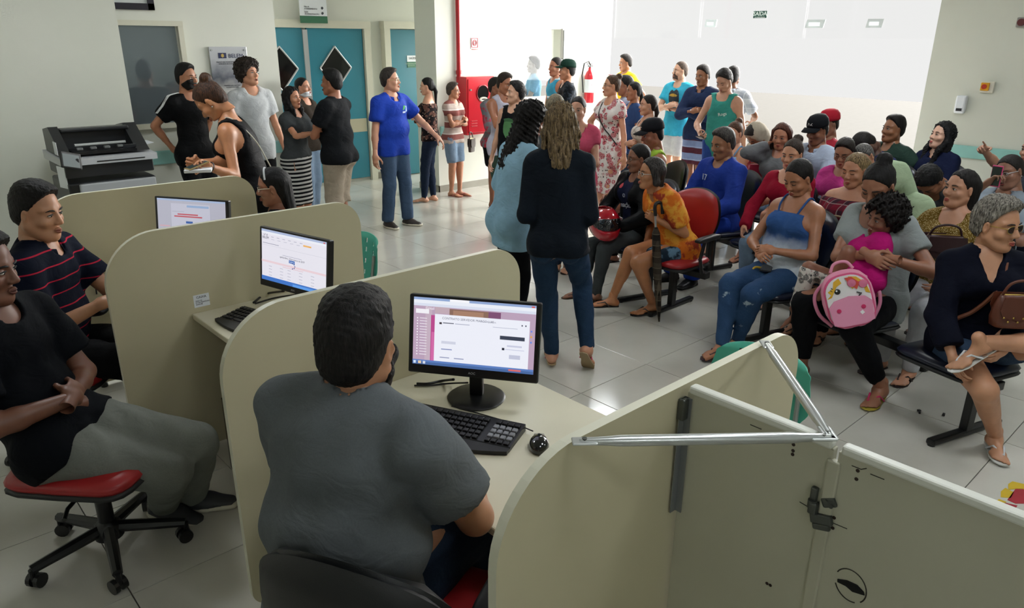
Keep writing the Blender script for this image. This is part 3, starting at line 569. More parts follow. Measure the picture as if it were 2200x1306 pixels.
def office_chair(x, y, yaw, label, seatm, backm, shellm, zs=.47, base_rot=.3, arms=True, backz=.30, backw=.46, backh=.40, lean=.12, backx=-.24):
    t = empty('office_chair', (x, y, 0), yaw, label, 'chair', 'office chairs')
    MB().lathe([(.0, .075), (.055, .075), (.05, .13), (.03, .15), (.03, .30), (.022, .30), (.022, zs-.07), (0, zs-.07)], n=18).build('gas_lift', BLK, t, smooth=True, angle=40)
    for k in range(5):
        a = base_rot+2*PI*k/5; c, s_ = math.cos(a), math.sin(a)
        MB().tube([(.03*c, .03*s_, .115), (.16*c, .16*s_, .10), (.29*c, .29*s_, .085)], [.026, .023, .019], 8).build('base_arm', BLK, t)
        cs = MB().cyl((.29*c, .29*s_, .06), .011, .05, 10); R = rotz(a+.5)
        for d_ in (-.017, .017):
            o_ = R@np.array([-.012, d_, 0]); cs.tube([np.array([.29*c, .29*s_, .03])+o_-R@np.array([0, .009, 0]), np.array([.29*c, .29*s_, .03])+o_+R@np.array([0, .009, 0])], .029, 14)
        cs.build('caster', BLK, t)
    MB().box((0, 0, zs-.075), (.20, .16, .045), bev=.01).build('mechanism', BLK, t)
    MB().tube([(.02, -.08, zs-.08), (.03, -.22, zs-.09), (.05, -.27, zs-.10)], .008).build('lever', BLK, t)
    se = pad(MB(), (0.02, 0, zs), (.50, .50, .10), np.eye(3)).build('seat', seatm, t, smooth=True)
    pad(MB(), (0.02, 0, zs-.03), (.505, .505, .06), np.eye(3)).build('seat_shell', BLKR, t, smooth=True)
    MB().tube([(-.10, 0, zs-.07), (-.27, 0, zs-.06), (-.33, 0, zs+.05), (-.31, 0, zs+backz)], .018).box((-.31+.02, 0, zs+.10), (.05, .08, .18), bev=.01).build('back_bar', BLK, t)
    R = roty(-lean)
    bentpad(MB(), (backx-.01, 0, zs+backz+.02), backw, backh, .075, R@rotz(0), .09, corner=.62).build('backrest', backm, t, smooth=True)
    bentpad(MB(), (backx-.035, 0, zs+backz+.02), backw+.012, backh+.012, .07, R, .09, corner=.62).build('back_shell', shellm, t, smooth=True)
    if arms:
        for s_ in (-1, 1):
            MB().tube([(.0, s_*.20, zs-.05), (.0, s_*.27, zs-.03), (-.02, s_*.28, zs+.16)], .018, 8).build('arm_post', BLK, t)
            pad(MB(), (.02, s_*.28, zs+.19), (.26, .085, .05), np.eye(3)).build('armrest', BLKR, t, smooth=True)
    return t
def teal_chair(x, y, yaw, label):
    t = empty('plastic_chair', (x, y, 0), yaw, label, 'chair', 'teal chairs')
    TEALC = mat('#4aa68f', .35, var=.03, name='teal_plastic'); nu, nv = 19, 22
    def shell(name, fn, holes):
        V = []; Fs = []; m = (nu+1)*(nv+1)
        for s_ in (0, 1):
            for i in range(nu+1):
                for j in range(nv+1): V.append(fn(-1+2*i/nu, j/nv, s_*.006))
        hole = lambda i, j: (i in (4, 9, 14) and j in holes)
        for i in range(nu):
            for j in range(nv):
                if hole(i, j): 
                    q = [i*(nv+1)+j, (i+1)*(nv+1)+j, (i+1)*(nv+1)+j+1, i*(nv+1)+j+1]
                    for a in range(4): Fs.append((q[a], q[(a+1) % 4], q[(a+1) % 4]+m, q[a]+m))
                    continue
                q = [i*(nv+1)+j, (i+1)*(nv+1)+j, (i+1)*(nv+1)+j+1, i*(nv+1)+j+1]; Fs.append(q); Fs.append([k+m for k in q][::-1])
        bd = [i*(nv+1) for i in range(nu+1)]+[nu*(nv+1)+j for j in range(1, nv+1)]+[i*(nv+1)+nv for i in range(nu-1, -1, -1)]+[j for j in range(nv-1, 0, -1)]
        for a in range(len(bd)): p, q = bd[a], bd[(a+1) % len(bd)]; Fs.append((p, q, q+m, p+m))
        return MB().add(V, Fs).build(name, TEALC, t, smooth=True, angle=50)
    wid = lambda v: .205+.02*math.sin(PI*min(1, v*1.3))-(.025 if .0 < v < .35 else 0)*math.sin(PI*v/.35)
    shell('backrest', lambda u, v, d: (-.20-.05*v-.05*(1-u*u)*.8+d+(.025*(v-.93)*-8 if v > .93 else 0), u*(wid(v)-.03*max(0, v-.85)/.15*u*u), .50+.325*v-.03*max(0, v-.8)/.2*u*u), (4, 5, 9, 10, 14, 15, 18, 19))
    shell('seat', lambda u, v, d: (-.21+.43*v, u*.215, .455-.02*(1-u*u)*math.sin(PI*v)-.03*max(0, v-.85)/.15+d), (5, 6, 11, 12))
    for sx in (-1, 1):
        for sy in (-1, 1): MB().tube([(sx*.12, sy*.16, .44), (sx*.20, sy*.20, .0)], .011, 8).build('leg', GREYM, t)
    MB().tube([(-.15, -.2, .30), (-.19, -.19, .52), (-.23, -.17, .72)], .010).tube([(-.15, .2, .30), (-.19, .19, .52), (-.23, .17, .72)], .010).build('back_tube', GREYM, t)
    return t
def bench(x, y, yaw, seats, label, m, arms=(), feet=None, back_h=.42, group='waiting hall benches', ends=None):
    """beam bench: local +X is where sitters face, seats listed by local y"""
    t = empty('waiting_bench', (x, y, 0), yaw, label, 'bench', group)
    y0, y1 = (min(seats)-.22, max(seats)+.22) if ends is None else ends
    MB().box((-.02, (y0+y1)/2, .34), (.07, y1-y0, .05), bev=.006).build('beam', BLK, t)
    for fy in (feet if feet is not None else (y0+.12, y1-.12)):
        f = MB().box((-.02, fy, .18), (.06, .045, .32), bev=.006).build('leg', BLK, t)
        MB().box((-.02, fy, .022), (.58, .05, .035), bev=.012).build('foot_bar', BLK, f)
        for s_ in (-1, 1): MB().cyl((-.02+s_*.27, fy, .008), .02, .016, 10).build('glide', BLK, f)
    for sy in seats:
        pad(MB(), (.03, sy, .425), (.47, .47, .075), roty(-.04)).build('seat', m, t, smooth=True)
        pad(MB(), (.03, sy, .398), (.475, .475, .05), roty(-.04)).build('seat_shell', BLKR, t, smooth=True)
        MB().box((-.02, sy, .375), (.16, .12, .04)).build('bracket', BLK, t)
        bentpad(MB(), (-.26, sy, .72), .46, back_h, .06, roty(-.16), .06, corner=.5).build('backrest', m, t, smooth=True)
        bentpad(MB(), (-.285, sy, .72), .47, back_h+.01, .05, roty(-.16), .06, corner=.5).build('back_shell', BLKR, t, smooth=True)
        MB().tube([(-.1, sy, .37), (-.24, sy, .40), (-.285, sy, .60)], .02, 8).build('back_bar', BLK, t)
    for ay in arms:
        MB().tube([(.02, ay, .36), (.06, ay, .48), (.02, ay, .60)], .014, 8).tube([(-.12, ay, .36), (-.12, ay, .60)], .012, 8).build('arm_post', BLK, t); pad(MB(), (-.02, ay, .625), (.30, .06, .045), np.eye(3)).build('armrest', BLKR, t, smooth=True)
    return t
# ------------------------------------------------------------------ implicit surfaces -> one continuous skin (surface nets)
f32 = np.float32
def nrm(v): v = np.asarray(v, float); return v/(np.linalg.norm(v)+1e-12)
class Fld:
    def __init__(s, lo, hi, h):
        s.h = h; s.o = np.array(lo, float)-2*h; s.n = np.ceil((np.array(hi)+2*h-s.o)/h).astype(int)+1
        s.F = np.full(s.n, 9., f32); s.ax = [(s.o[i]+h*np.arange(s.n[i])).astype(f32) for i in range(3)]
    def sl(s, lo, hi):
        a = np.clip(np.floor((np.array(lo)-s.o)/s.h).astype(int), 0, s.n-1); b = np.clip(np.ceil((np.array(hi)-s.o)/s.h).astype(int)+1, 1, s.n); b = np.maximum(b, a+1)
        return tuple(slice(a[i], b[i]) for i in range(3)), (s.ax[0][a[0]:b[0], None, None], s.ax[1][None, a[1]:b[1], None], s.ax[2][None, None, a[2]:b[2]])
    def prim(s, p, inf=0., sub=False):
        kind, A, k = p[0], p[1], p[2]; pad_ = k+abs(inf)+3*s.h
        if kind == 'e':
            c, r, R = A; r = np.array(r)+inf; e = np.abs(R)@r+pad_; sl, (X, Y, Z) = s.sl(c-e, c+e)
            X, Y, Z = X-f32(c[0]), Y-f32(c[1]), Z-f32(c[2]); q0 = 0; q1 = 0
            for i in range(3):
                u = (X*f32(R[0, i])+Y*f32(R[1, i])+Z*f32(R[2, i])); q0 = q0+(u/f32(r[i]))**2; q1 = q1+(u/f32(r[i]**2))**2
            q0 = np.sqrt(q0); d = q0*(q0-1)/np.maximum(np.sqrt(q1), 1e-6)
        else:
            a, b, ra, rb = A[:4]; ra += inf; rb += inf; sx = A[5] if kind == 'x' else 1.
            e = max(ra, rb)*max(1, sx)+pad_; sl, (X, Y, Z) = s.sl(np.minimum(a, b)-e, np.maximum(a, b)+e)
            ab = b-a; L2 = float(ab@ab)+1e-12; X, Y, Z = X-f32(a[0]), Y-f32(a[1]), Z-f32(a[2])
            t0 = (X*f32(ab[0])+Y*f32(ab[1])+Z*f32(ab[2]))/f32(L2); t = np.clip(t0, 0, 1); X, Y, Z = X-t*f32(ab[0]), Y-t*f32(ab[1]), Z-t*f32(ab[2])
            q = X*X+Y*Y+Z*Z
            if kind == 'x': l = A[4]; lt = X*f32(l[0])+Y*f32(l[1])+Z*f32(l[2]); q = q-lt*lt*f32(1-1/sx**2)
            d = np.sqrt(np.maximum(q, 0))-(f32(ra)+t*f32(rb-ra))
            if len(A) > 6 and A[6]: d = np.maximum(d, (t0-1)*f32(math.sqrt(L2)))
        F = s.F[sl]
        if sub: F[...] = np.maximum(F, -d) if k <= 0 else np.maximum(F, -d)+np.maximum(k-np.abs(F+d), 0)**2/f32(4*k)
        else:
            if k > 0: hh = np.maximum(k-np.abs(F-d), 0); F[...] = np.minimum(F, d)-hh*hh/f32(4*k)
            else: F[...] = np.minimum(F, d)
    def cut(s, n, c):                       # keep the side where n.p < c
        n = np.asarray(n, f32); d = s.ax[0][:, None, None]*n[0]+s.ax[1][None, :, None]*n[1]+s.ax[2][None, None, :]*n[2]-f32(c); np.maximum(s.F, d, out=s.F)
    def ripple(s, amp, wl, seed=0, zk=.75):
        r = np.random.default_rng(seed)
        for i in range(4):
            q = nrm(r.normal(size=3)*np.array([1, 1, zk]))*2*PI/(wl*r.uniform(.7, 1.5)); ph = r.uniform(0, 6.3)
            s.F += f32(amp/2)*np.sin(s.ax[0][:, None, None]*f32(q[0])+s.ax[1][None, :, None]*f32(q[1])+s.ax[2][None, None, :]*f32(q[2])+f32(ph))
    def mesh(s, smooth=1):
        F = s.F; Sg = F < 0; h = s.h
        cnt = np.zeros([n-1 for n in F.shape], np.uint8)
        for a in (0, 1):
            for b in (0, 1):
                for c in (0, 1): cnt += Sg[a:F.shape[0]-1+a, b:F.shape[1]-1+b, c:F.shape[2]-1+c]
        act = (cnt > 0) & (cnt < 8); I, J, K = np.nonzero(act); idx = np.full(act.shape, -1, np.int32); idx[I, J, K] = np.arange(len(I))
        if not len(I): return np.zeros((0, 3)), np.zeros((0, 4), int)
        cv = {(a, b, c): F[I+a, J+b, K+c] for a in (0, 1) for b in (0, 1) for c in (0, 1)}
        acc = np.zeros((len(I), 3)); m = np.zeros(len(I))
        for c0 in cv:
            for ax_ in range(3):
                if c0[ax_]: continue
                c1 = list(c0); c1[ax_] = 1; v0, v1 = cv[c0], cv[tuple(c1)]; k = (v0 < 0) != (v1 < 0); t = np.where(k, v0/np.where(k, v0-v1, 1), 0)
                for d in range(3): acc[:, d] += np.where(k, c0[d]+(t if d == ax_ else 0), 0)
                m += k
        V = s.o+h*(np.stack([I, J, K], 1)+acc/m[:, None]); Q = []
        nx, ny, nz = F.shape
        e = Sg[:-1, 1:-1, 1:-1] != Sg[1:, 1:-1, 1:-1]; i, j, k = np.nonzero(e); j += 1; k += 1; fl_ = Sg[i, j, k]
        q = np.stack([idx[i, j-1, k-1], idx[i, j, k-1], idx[i, j, k], idx[i, j-1, k]], 1); q[~fl_] = q[~fl_][:, ::-1]; Q.append(q)
        e = Sg[1:-1, :-1, 1:-1] != Sg[1:-1, 1:, 1:-1]; i, j, k = np.nonzero(e); i += 1; k += 1; fl_ = Sg[i, j, k]
        q = np.stack([idx[i-1, j, k-1], idx[i-1, j, k], idx[i, j, k], idx[i, j, k-1]], 1); q[~fl_] = q[~fl_][:, ::-1]; Q.append(q)
        e = Sg[1:-1, 1:-1, :-1] != Sg[1:-1, 1:-1, 1:]; i, j, k = np.nonzero(e); i += 1; j += 1; fl_ = Sg[i, j, k]
        q = np.stack([idx[i-1, j-1, k], idx[i, j-1, k], idx[i, j, k], idx[i-1, j, k]], 1); q[~fl_] = q[~fl_][:, ::-1]; Q.append(q)
        Q = np.concatenate(Q); Q = Q[(Q >= 0).all(1)]
        for _ in range(smooth):
            A = np.zeros_like(V); n = np.zeros(len(V))
            for a in range(4):
                b = (a+1) % 4
                for d in range(3): A[:, d] += np.bincount(Q[:, a], V[Q[:, b], d], len(V))+np.bincount(Q[:, b], V[Q[:, a], d], len(V))
                n += np.bincount(Q[:, a], minlength=len(V))+np.bincount(Q[:, b], minlength=len(V))
            V = .5*V+.5*A/np.maximum(n, 1)[:, None]
        return V, Q
def fastmesh(name, parts, mats, parent, smooth=True):
    """parts: list of (V, Q, material index) joined into one mesh object"""
    parts = [p for p in parts if len(p[1])]
    if not parts: return None
    off = 0; Vs = []; Qs = []; Ms = []
    for V, Q, mi in parts:
        Vs.append(V); Qs.append(np.asarray(Q)+off); off += len(V); Ms.append(np.full(len(Q), mi, np.int32))
    V = np.concatenate(Vs).astype(f32); Q = np.concatenate(Qs).astype(np.int32); Mi = np.concatenate(Ms)
    me = bpy.data.meshes.new(name); me.vertices.add(len(V)); me.vertices.foreach_set('co', V.ravel()); me.loops.add(Q.size); me.loops.foreach_set('vertex_index', Q.ravel())
    me.polygons.add(len(Q)); me.polygons.foreach_set('loop_start', np.arange(0, Q.size, 4, dtype=np.int32)); me.update(calc_edges=True)
    o = link(name, me, mats, parent); me.polygons.foreach_set('use_smooth', np.ones(len(Q), bool))
    if Mi.max() > 0: me.polygons.foreach_set('material_index', Mi)
    me.update(); return o
def ball(c, r, R=None, n=5):
    """quad sphere"""
    V = []; Q = []
    for ax_ in range(3):
        for sg_ in (-1, 1):
            b = len(V)
            for i in range(n+1):
                for j in range(n+1):
                    p = np.zeros(3); p[ax_] = sg_; p[(ax_+1) % 3] = math.tan((-1+2*i/n)*PI/4); p[(ax_+2) % 3] = math.tan((-1+2*j/n)*PI/4); V.append(nrm(p))
            for i in range(n):
                for j in range(n):
                    q = [b+i*(n+1)+j, b+(i+1)*(n+1)+j, b+(i+1)*(n+1)+j+1, b+i*(n+1)+j+1]; Q.append(q if sg_ > 0 else q[::-1])
    V = np.array(V)*np.array(r); V = V if R is None else V@np.array(R).T
    return V+np.array(c), np.array(Q)
def strip(pts, r, n=6):
    m = MB().tube(pts, r, n, cap=False); return np.array(m.v), np.array(m.f)
ID = np.eye(3); A3 = lambda *p: np.array(p, float)
# ------------------------------------------------------------------ head, hair, hand and foot shapes (head frame: +x face, +y left, +z up)
def head_prims(fem):
    P = []
    E = lambda c, r, k=.02, R=ID: P.append(('e', (A3(*c), r, R), k)); C = lambda a, b, ra, rb, k=.012: P.append(('c', (A3(*a), A3(*b), ra, rb), k))
    E((-.012, 0, .032), (.098, .076, .092)); E((.022, 0, -.03), (.066, .060, .078), .03)
    j = .0 if fem else .006
    C((.045, .026, -.092), (.062, 0, -.099), .024+j*.5, .022+j*.6, .02); C((.045, -.026, -.092), (.062, 0, -.099), .024+j*.5, .022+j*.6, .02)
    for s_ in (-1, 1):
        C((-.0, s_*(.052+j), -.055), (.048, s_*.024, -.097), .022+j*.5, .018+j*.5, .025); E((.055, s_*.044, -.03), (.026, .026, .024), .02)
        C((.074, s_*.016, .026), (.058, s_*.052, .024), .014, .012, .012)
    C((.082, 0, .012), (.104, 0, -.030), .0085, .0125, .012)
    for s_ in (-1, 1): E((.094, s_*.012, -.036), (.012, .0085, .009), .008)
    return P
def head_mesh(fem, h, short=False):
    f = Fld((-.125, -.10, -.175), (.135, .10, .14), h)
    for p in head_prims(fem): f.prim(p)
    for s_ in (-1, 1): f.prim(('e', (A3(.092, s_*.032, .002), (.018, .019, .013), ID), .012), 0, True)
    for s_ in (-1, 1):
        f.prim(('e', (A3(.070, s_*.032, .001), (.0145, .0165, .0125), ID), .003))
        R = rotz(s_*.45)@roty(.2); f.prim(('e', (A3(-.006, s_*.077, -.006), (.019, .009, .032), R), .008)); f.prim(('e', (A3(.0, s_*.086, -.004), (.009, .006, .017), R), .004), 0, True)
    for s_ in (-1, 1):
        f.prim(('c', (A3(.0885, s_*.017, -.0655), A3(.0935, 0, -.0625), .0045, .0065), .006)); f.prim(('c', (A3(.0865, s_*.013, -.074), A3(.090, 0, -.0755), .0055, .0072), .006))
    f.prim(('c', (A3(.098, -.02, -.0695), A3(.098, .02, -.0695), .0022, .0022), .004), 0, True)
    nr = .050 if fem else .058
    f.prim(('c', (A3(-.022, 0, -.05), A3(-.040, 0, -.20), nr, nr), .03)); f.cut((.2, 0, -1), .165 if not short else .112)
    return f.mesh(1)
def face_bits(fem, closed, gaze):
    """eyes, brows, lips as small quads; material 1 white, 2 iris, 3 brow/lash, 4 lip"""
    B = []
    for s_ in (-1, 1):
        if not closed:
            B.append(ball((.0745, s_*.032, .001), (.0125, .0135, .0075), rotz(s_*.18))+(1,)); B.append(ball((.0835, s_*(.0315)-.004*gaze, .0005), (.0040, .0056, .0060), rotz(s_*.18))+(2,))
        B.append(strip([(.0815, s_*.0165, -.0005), (.0885, s_*.026, .0072 if not closed else -.003), (.0875, s_*.036, .0072 if not closed else -.004), (.0775, s_*.0475, .001)], [.0012, .0024, .0024, .0012])+(3,))
        bz = .0245 if fem else .0225
        B.append(strip([(.0905, s_*.015, bz-.002), (.0915, s_*.026, bz+.002), (.086, s_*.040, bz+.003), (.075, s_*.052, bz-.003)], [.0026, .0036 if not fem else .003, .003, .0012])+(3,))
        B.append(strip([(.0885, s_*.0185, -.066), (.0955, s_*.009, -.0655), (.0975, 0, -.0662)], [.0018, .0048, .0058])+(4,)); B.append(strip([(.0885, s_*.0185, -.0705), (.0945, s_*.009, -.0755), (.0962, 0, -.0765)], [.0018, .0056, .0068])+(4,))
    return B
def hair_mesh(style, h, ln=.25, seed=1):
    f = Fld((-.26, -.17, -.16-max(0, ln) if style in ('long', 'bob', 'wavy', 'tail', 'frizz', 'down') else -.13), (.15, .17, .26), h)
    E = lambda c, r, k=.02, R=ID: f.prim(('e', (A3(*c), r, R), k)); C = lambda a, b, ra, rb, k=.02: f.prim(('c', (A3(*a), A3(*b), ra, rb), k))
    face = ((.80, 0, -.60), -.002)
    if style in ('short', 'buzz', 'fade', 'crop'):
        th = {'short': .016, 'buzz': .006, 'fade': .013, 'crop': .022}[style]
        E((-.012, 0, .036), (.098+th*.75, .077+th*.6, .094+th)); E((-.05, 0, -.02), (.057+th*.5, .062+th*.5, .06), .02)
        if style in ('short', 'crop'): E((.03, 0, .10), (.06, .06, .034+th*.3), .02)
        if style == 'fade': E((-.0, 0, .095), (.092, .070, .045), .02)
        f.cut(*face); f.cut((.25, 0, -1), .062); f.ripple({'short': .0012, 'fade': .0010, 'crop': .0028, 'buzz': .0005}[style], .022, seed); f.ripple({'short': .0016, 'fade': .0013, 'crop': .0022, 'buzz': .0003}[style], .011, seed+5)
        for s_ in (-1, 1): f.prim(('e', (A3(.004, s_*.088, -.012), (.026, .022, .036), ID), 0), 0, True)
    elif style in ('pony', 'bun', 'back', 'tail', 'down'):
        E((-.014, 0, .036), (.102, .080, .097)); E((-.05, 0, -.02), (.056, .064, .055), .02)
        f.cut((.86, 0, -.5), .014); f.cut((.3, 0, -1), .060)
        for s_ in (-1, 1): f.prim(('e', (A3(.006, s_*.09, -.012), (.03, .022, .036), ID), 0), 0, True)
        if style == 'bun': E((-.085, 0, .115), (.040, .046, .040), .015); f.ripple(.0014, .025, seed)
        if style == 'pony': E((-.105, 0, .055), (.035, .035, .035), .015); C((-.12, 0, .05), (-.155, 0, -.03), .030, .036, .02); C((-.155, 0, -.03), (-.15, 0, -.14), .036, .018, .02); f.ripple(.005, .04, seed)
        if style in ('back', 'bun', 'tail'): f.ripple(.0012, .02, seed+4, .3)
        if style == 'down':
            f.prim(('x', (A3(-.065, 0, .03), A3(-.085, 0, -.10-ln), .056, .036, A3(0, 1, 0), 1.6), .02)); f.ripple(.0016, .028, seed, .12); f.ripple(.0008, .014, seed+2, .2)
        if style == 'tail': C((-.11, 0, -.0), (-.125, .0, -.08), .024, .026); C((-.125, 0, -.08), (-.10, .01, -.10-ln), .026, .010); f.ripple(.0018, .03, seed, .15)
    elif style in ('long', 'bob', 'wavy', 'frizz'):
        g = {'long': .0, 'bob': .006, 'wavy': .010, 'frizz': .03}[style]
        E((-.016, 0, .036), (.104+g, .083+g, .098+g))
        f.cut((.86, 0, -.51), .012); zb = -.10-ln
        R_ = lambda l: np.array(l, float)
        f.prim(('x', (A3(-.055, 0, .03), A3(-.075-g*.5, 0, zb), .058+g*.4, .034+g*.6, A3(0, 1, 0), 1.55), .02))
        for s_ in (-1, 1):
            C((.012, s_*.072, .055), (-.02, s_*(.088+g*.5), -.06), .024+g*.2, .026+g*.3); C((-.02, s_*(.088+g*.5), -.06), (-.03, s_*(.085+g), zb+.03), .026+g*.3, .016+g*.3)
            if ln > .22: C((.0, s_*.086, -.05), (.045, s_*.080, -.14), .026, .026); C((.045, s_*.080, -.14), (.075, s_*.062, zb+.04), .026, .014)
        f.ripple(.0014 if style in ('long', 'bob') else .006, .028 if style != 'frizz' else .045, seed, .12 if style in ('long', 'bob') else (.8 if style == 'frizz' else .3)); f.ripple(.004 if style in ('frizz', 'wavy') else .0006, .016, seed+3, .4)
    elif style in ('curly', 'afro'):
        g = .03 if style == 'curly' else .038
        E((-.02, 0, .045), (.105+g, .085+g, .093+g)); E((-.06, 0, -.02), (.07, .095, .075), .03); E((.05, 0, .105), (.06, .07, .04), .02)
        f.cut((.80, 0, -.60), .026); f.ripple(.011, .032, seed); f.ripple(.007, .02, seed+1)
    return f.mesh(1)
def beard_mesh(h):
    f = Fld((-.06, -.1, -.16), (.13, .1, .02), h)
    for p in head_prims(False)[1:6]: f.prim(p, .006)
    f.cut((-.55, 0, 1), -.050); f.cut((-1, 0, .0), .012); f.prim(('e', (A3(.10, 0, -.066), (.03, .026, .012), ID), .004), 0, True); f.cut((.3, 0, -1), .13)
    f.prim(('c', (A3(.094, -.022, -.058), A3(.094, .022, -.058), .005, .005), .004)); return f.mesh(1)
CURL = {'relax': (25, 30, 34, 38, 22), 'flat': (6, 6, 6, 8, 10), 'fist': (78, 82, 84, 84, 45), 'grip': (52, 56, 58, 60, 35), 'point': (4, 80, 82, 82, 40), 'type': (38, 34, 34, 36, 20)}
def hand_mesh(g, h):
    """right hand: fingers +x, back of hand +z, thumb on the +y side, wrist at the origin"""
    f = Fld((-.05, -.07, -.11), (.21, .11, .05), h)
    f.prim(('c', (A3(-.05, 0, 0), A3(.02, 0, 0), .026, .025), .01)); f.prim(('x', (A3(.01, 0, 0), A3(.075, 0, -.002), .0165, .0135, A3(0, 1, 0), 2.5), .02))
    cu = CURL[g]
    for (y, L, r), a in zip(((.030, .078, .0088), (.010, .086, .0092), (-.010, .080, .0088), (-.028, .062, .0076)), cu):
        p = A3(.082-abs(y-.005)*.25, y, -.002); an = 0; spread = y*(2.2 if g in ('flat', 'point') else 1.2)
        for i, (fr, ca) in enumerate(((.45, .75), (.30, 1.05), (.25, .75))):
            an += math.radians(a*ca); q = p+L*fr*A3(math.cos(an)*math.cos(spread), math.sin(spread)*math.cos(an), -math.sin(an)); f.prim(('c', (p, q, r*(1-.1*i), r*(.92-.1*i)), .004)); p = q
    a = math.radians(cu[4]); p = A3(.018, .024, -.006); d1 = nrm((.62, .74, -.25-.5*a)); q = p+.042*d1; f.prim(('c', (p, q, .014, .0105), .012))
    d2 = nrm((.80, .45-.6*a, -.3-.7*a)); f.prim(('c', (q, q+.030*d2, .0105, .0095), .004)); f.prim(('c', (q+.030*d2, q+.052*nrm((.85, .25-.8*a, -.3-.8*a)), .0095, .008), .003))
    return f.mesh(1)
def foot_prims():
    P = [('c', (A3(0, 0, .03), A3(0, 0, -.02), .034, .036), .02), ('e', (A3(-.034, 0, -.045), (.033, .030, .032), ID), .02), ('x', (A3(.0, 0, -.03), A3(.115, .0, -.054), .030, .018, A3(0, 1, 0), 1.35), .03), ('x', (A3(.105, -.004, -.056), A3(.145, -.004, -.060), .018, .014, A3(0, 1, 0), 2.6), .02)]
    return P
def foot_mesh(h):
    f = Fld((-.075, -.06, -.08), (.20, .06, .07), h)
    for p in foot_prims(): f.prim(p)
    for i, (y, L, r) in enumerate(((.027, .045, .0125), (.009, .042, .0095), (-.006, .036, .0088), (-.020, .029, .0082), (-.032, .022, .0078))):
        f.prim(('c', (A3(.145-abs(y-.02)*.25, y, -.060), A3(.145-abs(y-.02)*.25+L, y*1.1, -.063), r, r*.9), .004))
    f.cut((0, 0, -1), .0725); return f.mesh(1)
def shoe_mesh(kind, h):
    f = Fld((-.085, -.07, -.09), (.215, .07, .16), h)
    f.prim(('x', (A3(-.03, 0, -.045), A3(.06, 0, -.045), .040, .040, A3(0, 1, 0), 1.0), .02)); f.prim(('x', (A3(.03, 0, -.045), A3(.155, -.004, -.055), .036, .026, A3(0, 1, 0), 1.45), .03))
    f.prim(('c', (A3(.0, 0, -.03), A3(-.004, 0, .03 if kind != 'boot' else .13), .043, .042 if kind != 'boot' else .05, None, 1, True), .02)); f.cut((0, 0, -1), .062); f.cut((.15, 0, 1), .045 if kind != 'boot' else .14)
    up_ = f.mesh(1); f = Fld((-.085, -.07, -.09), (.215, .07, .0), h)
    f.prim(('x', (A3(-.028, 0, -.06), A3(.05, 0, -.06), .044, .042, A3(0, 1, 0), 1.0), .02)); f.prim(('x', (A3(.05, 0, -.06), A3(.158, -.004, -.06), .040, .034, A3(0, 1, 0), 1.25), .03)); f.cut((0, 0, -1), .0765); f.cut((0, 0, 1), -.050)
    return up_, f.mesh(0)
_T = {}
def cached(fn, *a):
    k = (fn.__name__,)+a
    if k not in _T: _T[k] = fn(*a)
    return _T[k]
# ------------------------------------------------------------------ people
def skinmat(c):
    k = ('skin', c)
    if k not in _M:
        m, nt, b = nmat('skin'); co, _ = sepxyz(nt)
        n = noise(nt, co, 14, 5); l = tuple(min(1, v*1.5) for v in lin(c)[:3])
        nt.links.new(ramp(nt, n, [(.3, tuple(v*.88 for v in l[:3])+(1,)), (.7, tuple(min(1, v*1.08) for v in l[:3])+(1,))]), b.inputs['Base Color'])
        b.inputs['Roughness'].default_value = .46; b.inputs['Subsurface Weight'].default_value = .06; b.inputs['Subsurface Radius'].default_value = (.012, .004, .002); b.inputs['Subsurface Scale'].default_value = .6
        bump(nt, b, noise(nt, co, 180, 2), .08, .002); _M[k] = m
    return _M[k]
def hairmat(c, c2=None):
    k = ('hair', c, c2)
    if k not in _M:
        m, nt, b = nmat('hair'); co, xyz = sepxyz(nt); mp = N(nt, 'ShaderNodeMapping'); mp.inputs['Scale'].default_value = (150, 150, 22); nt.links.new(co, mp.inputs[0])
        n = noise(nt, mp.outputs[0], 1., 4, .6); l = lin(c); h2 = lin(c2) if c2 else tuple(min(1, v*1.7+.002) for v in l[:3])+(1,)
        col = ramp(nt, n, [(.38, l), (.72, h2)])
        nt.links.new(col, b.inputs['Base Color']); b.inputs['Roughness'].default_value = .55; b.inputs['Specular IOR Level'].default_value = .22
        bump(nt, b, n, .7, .006); _M[k] = m
    return _M[k]
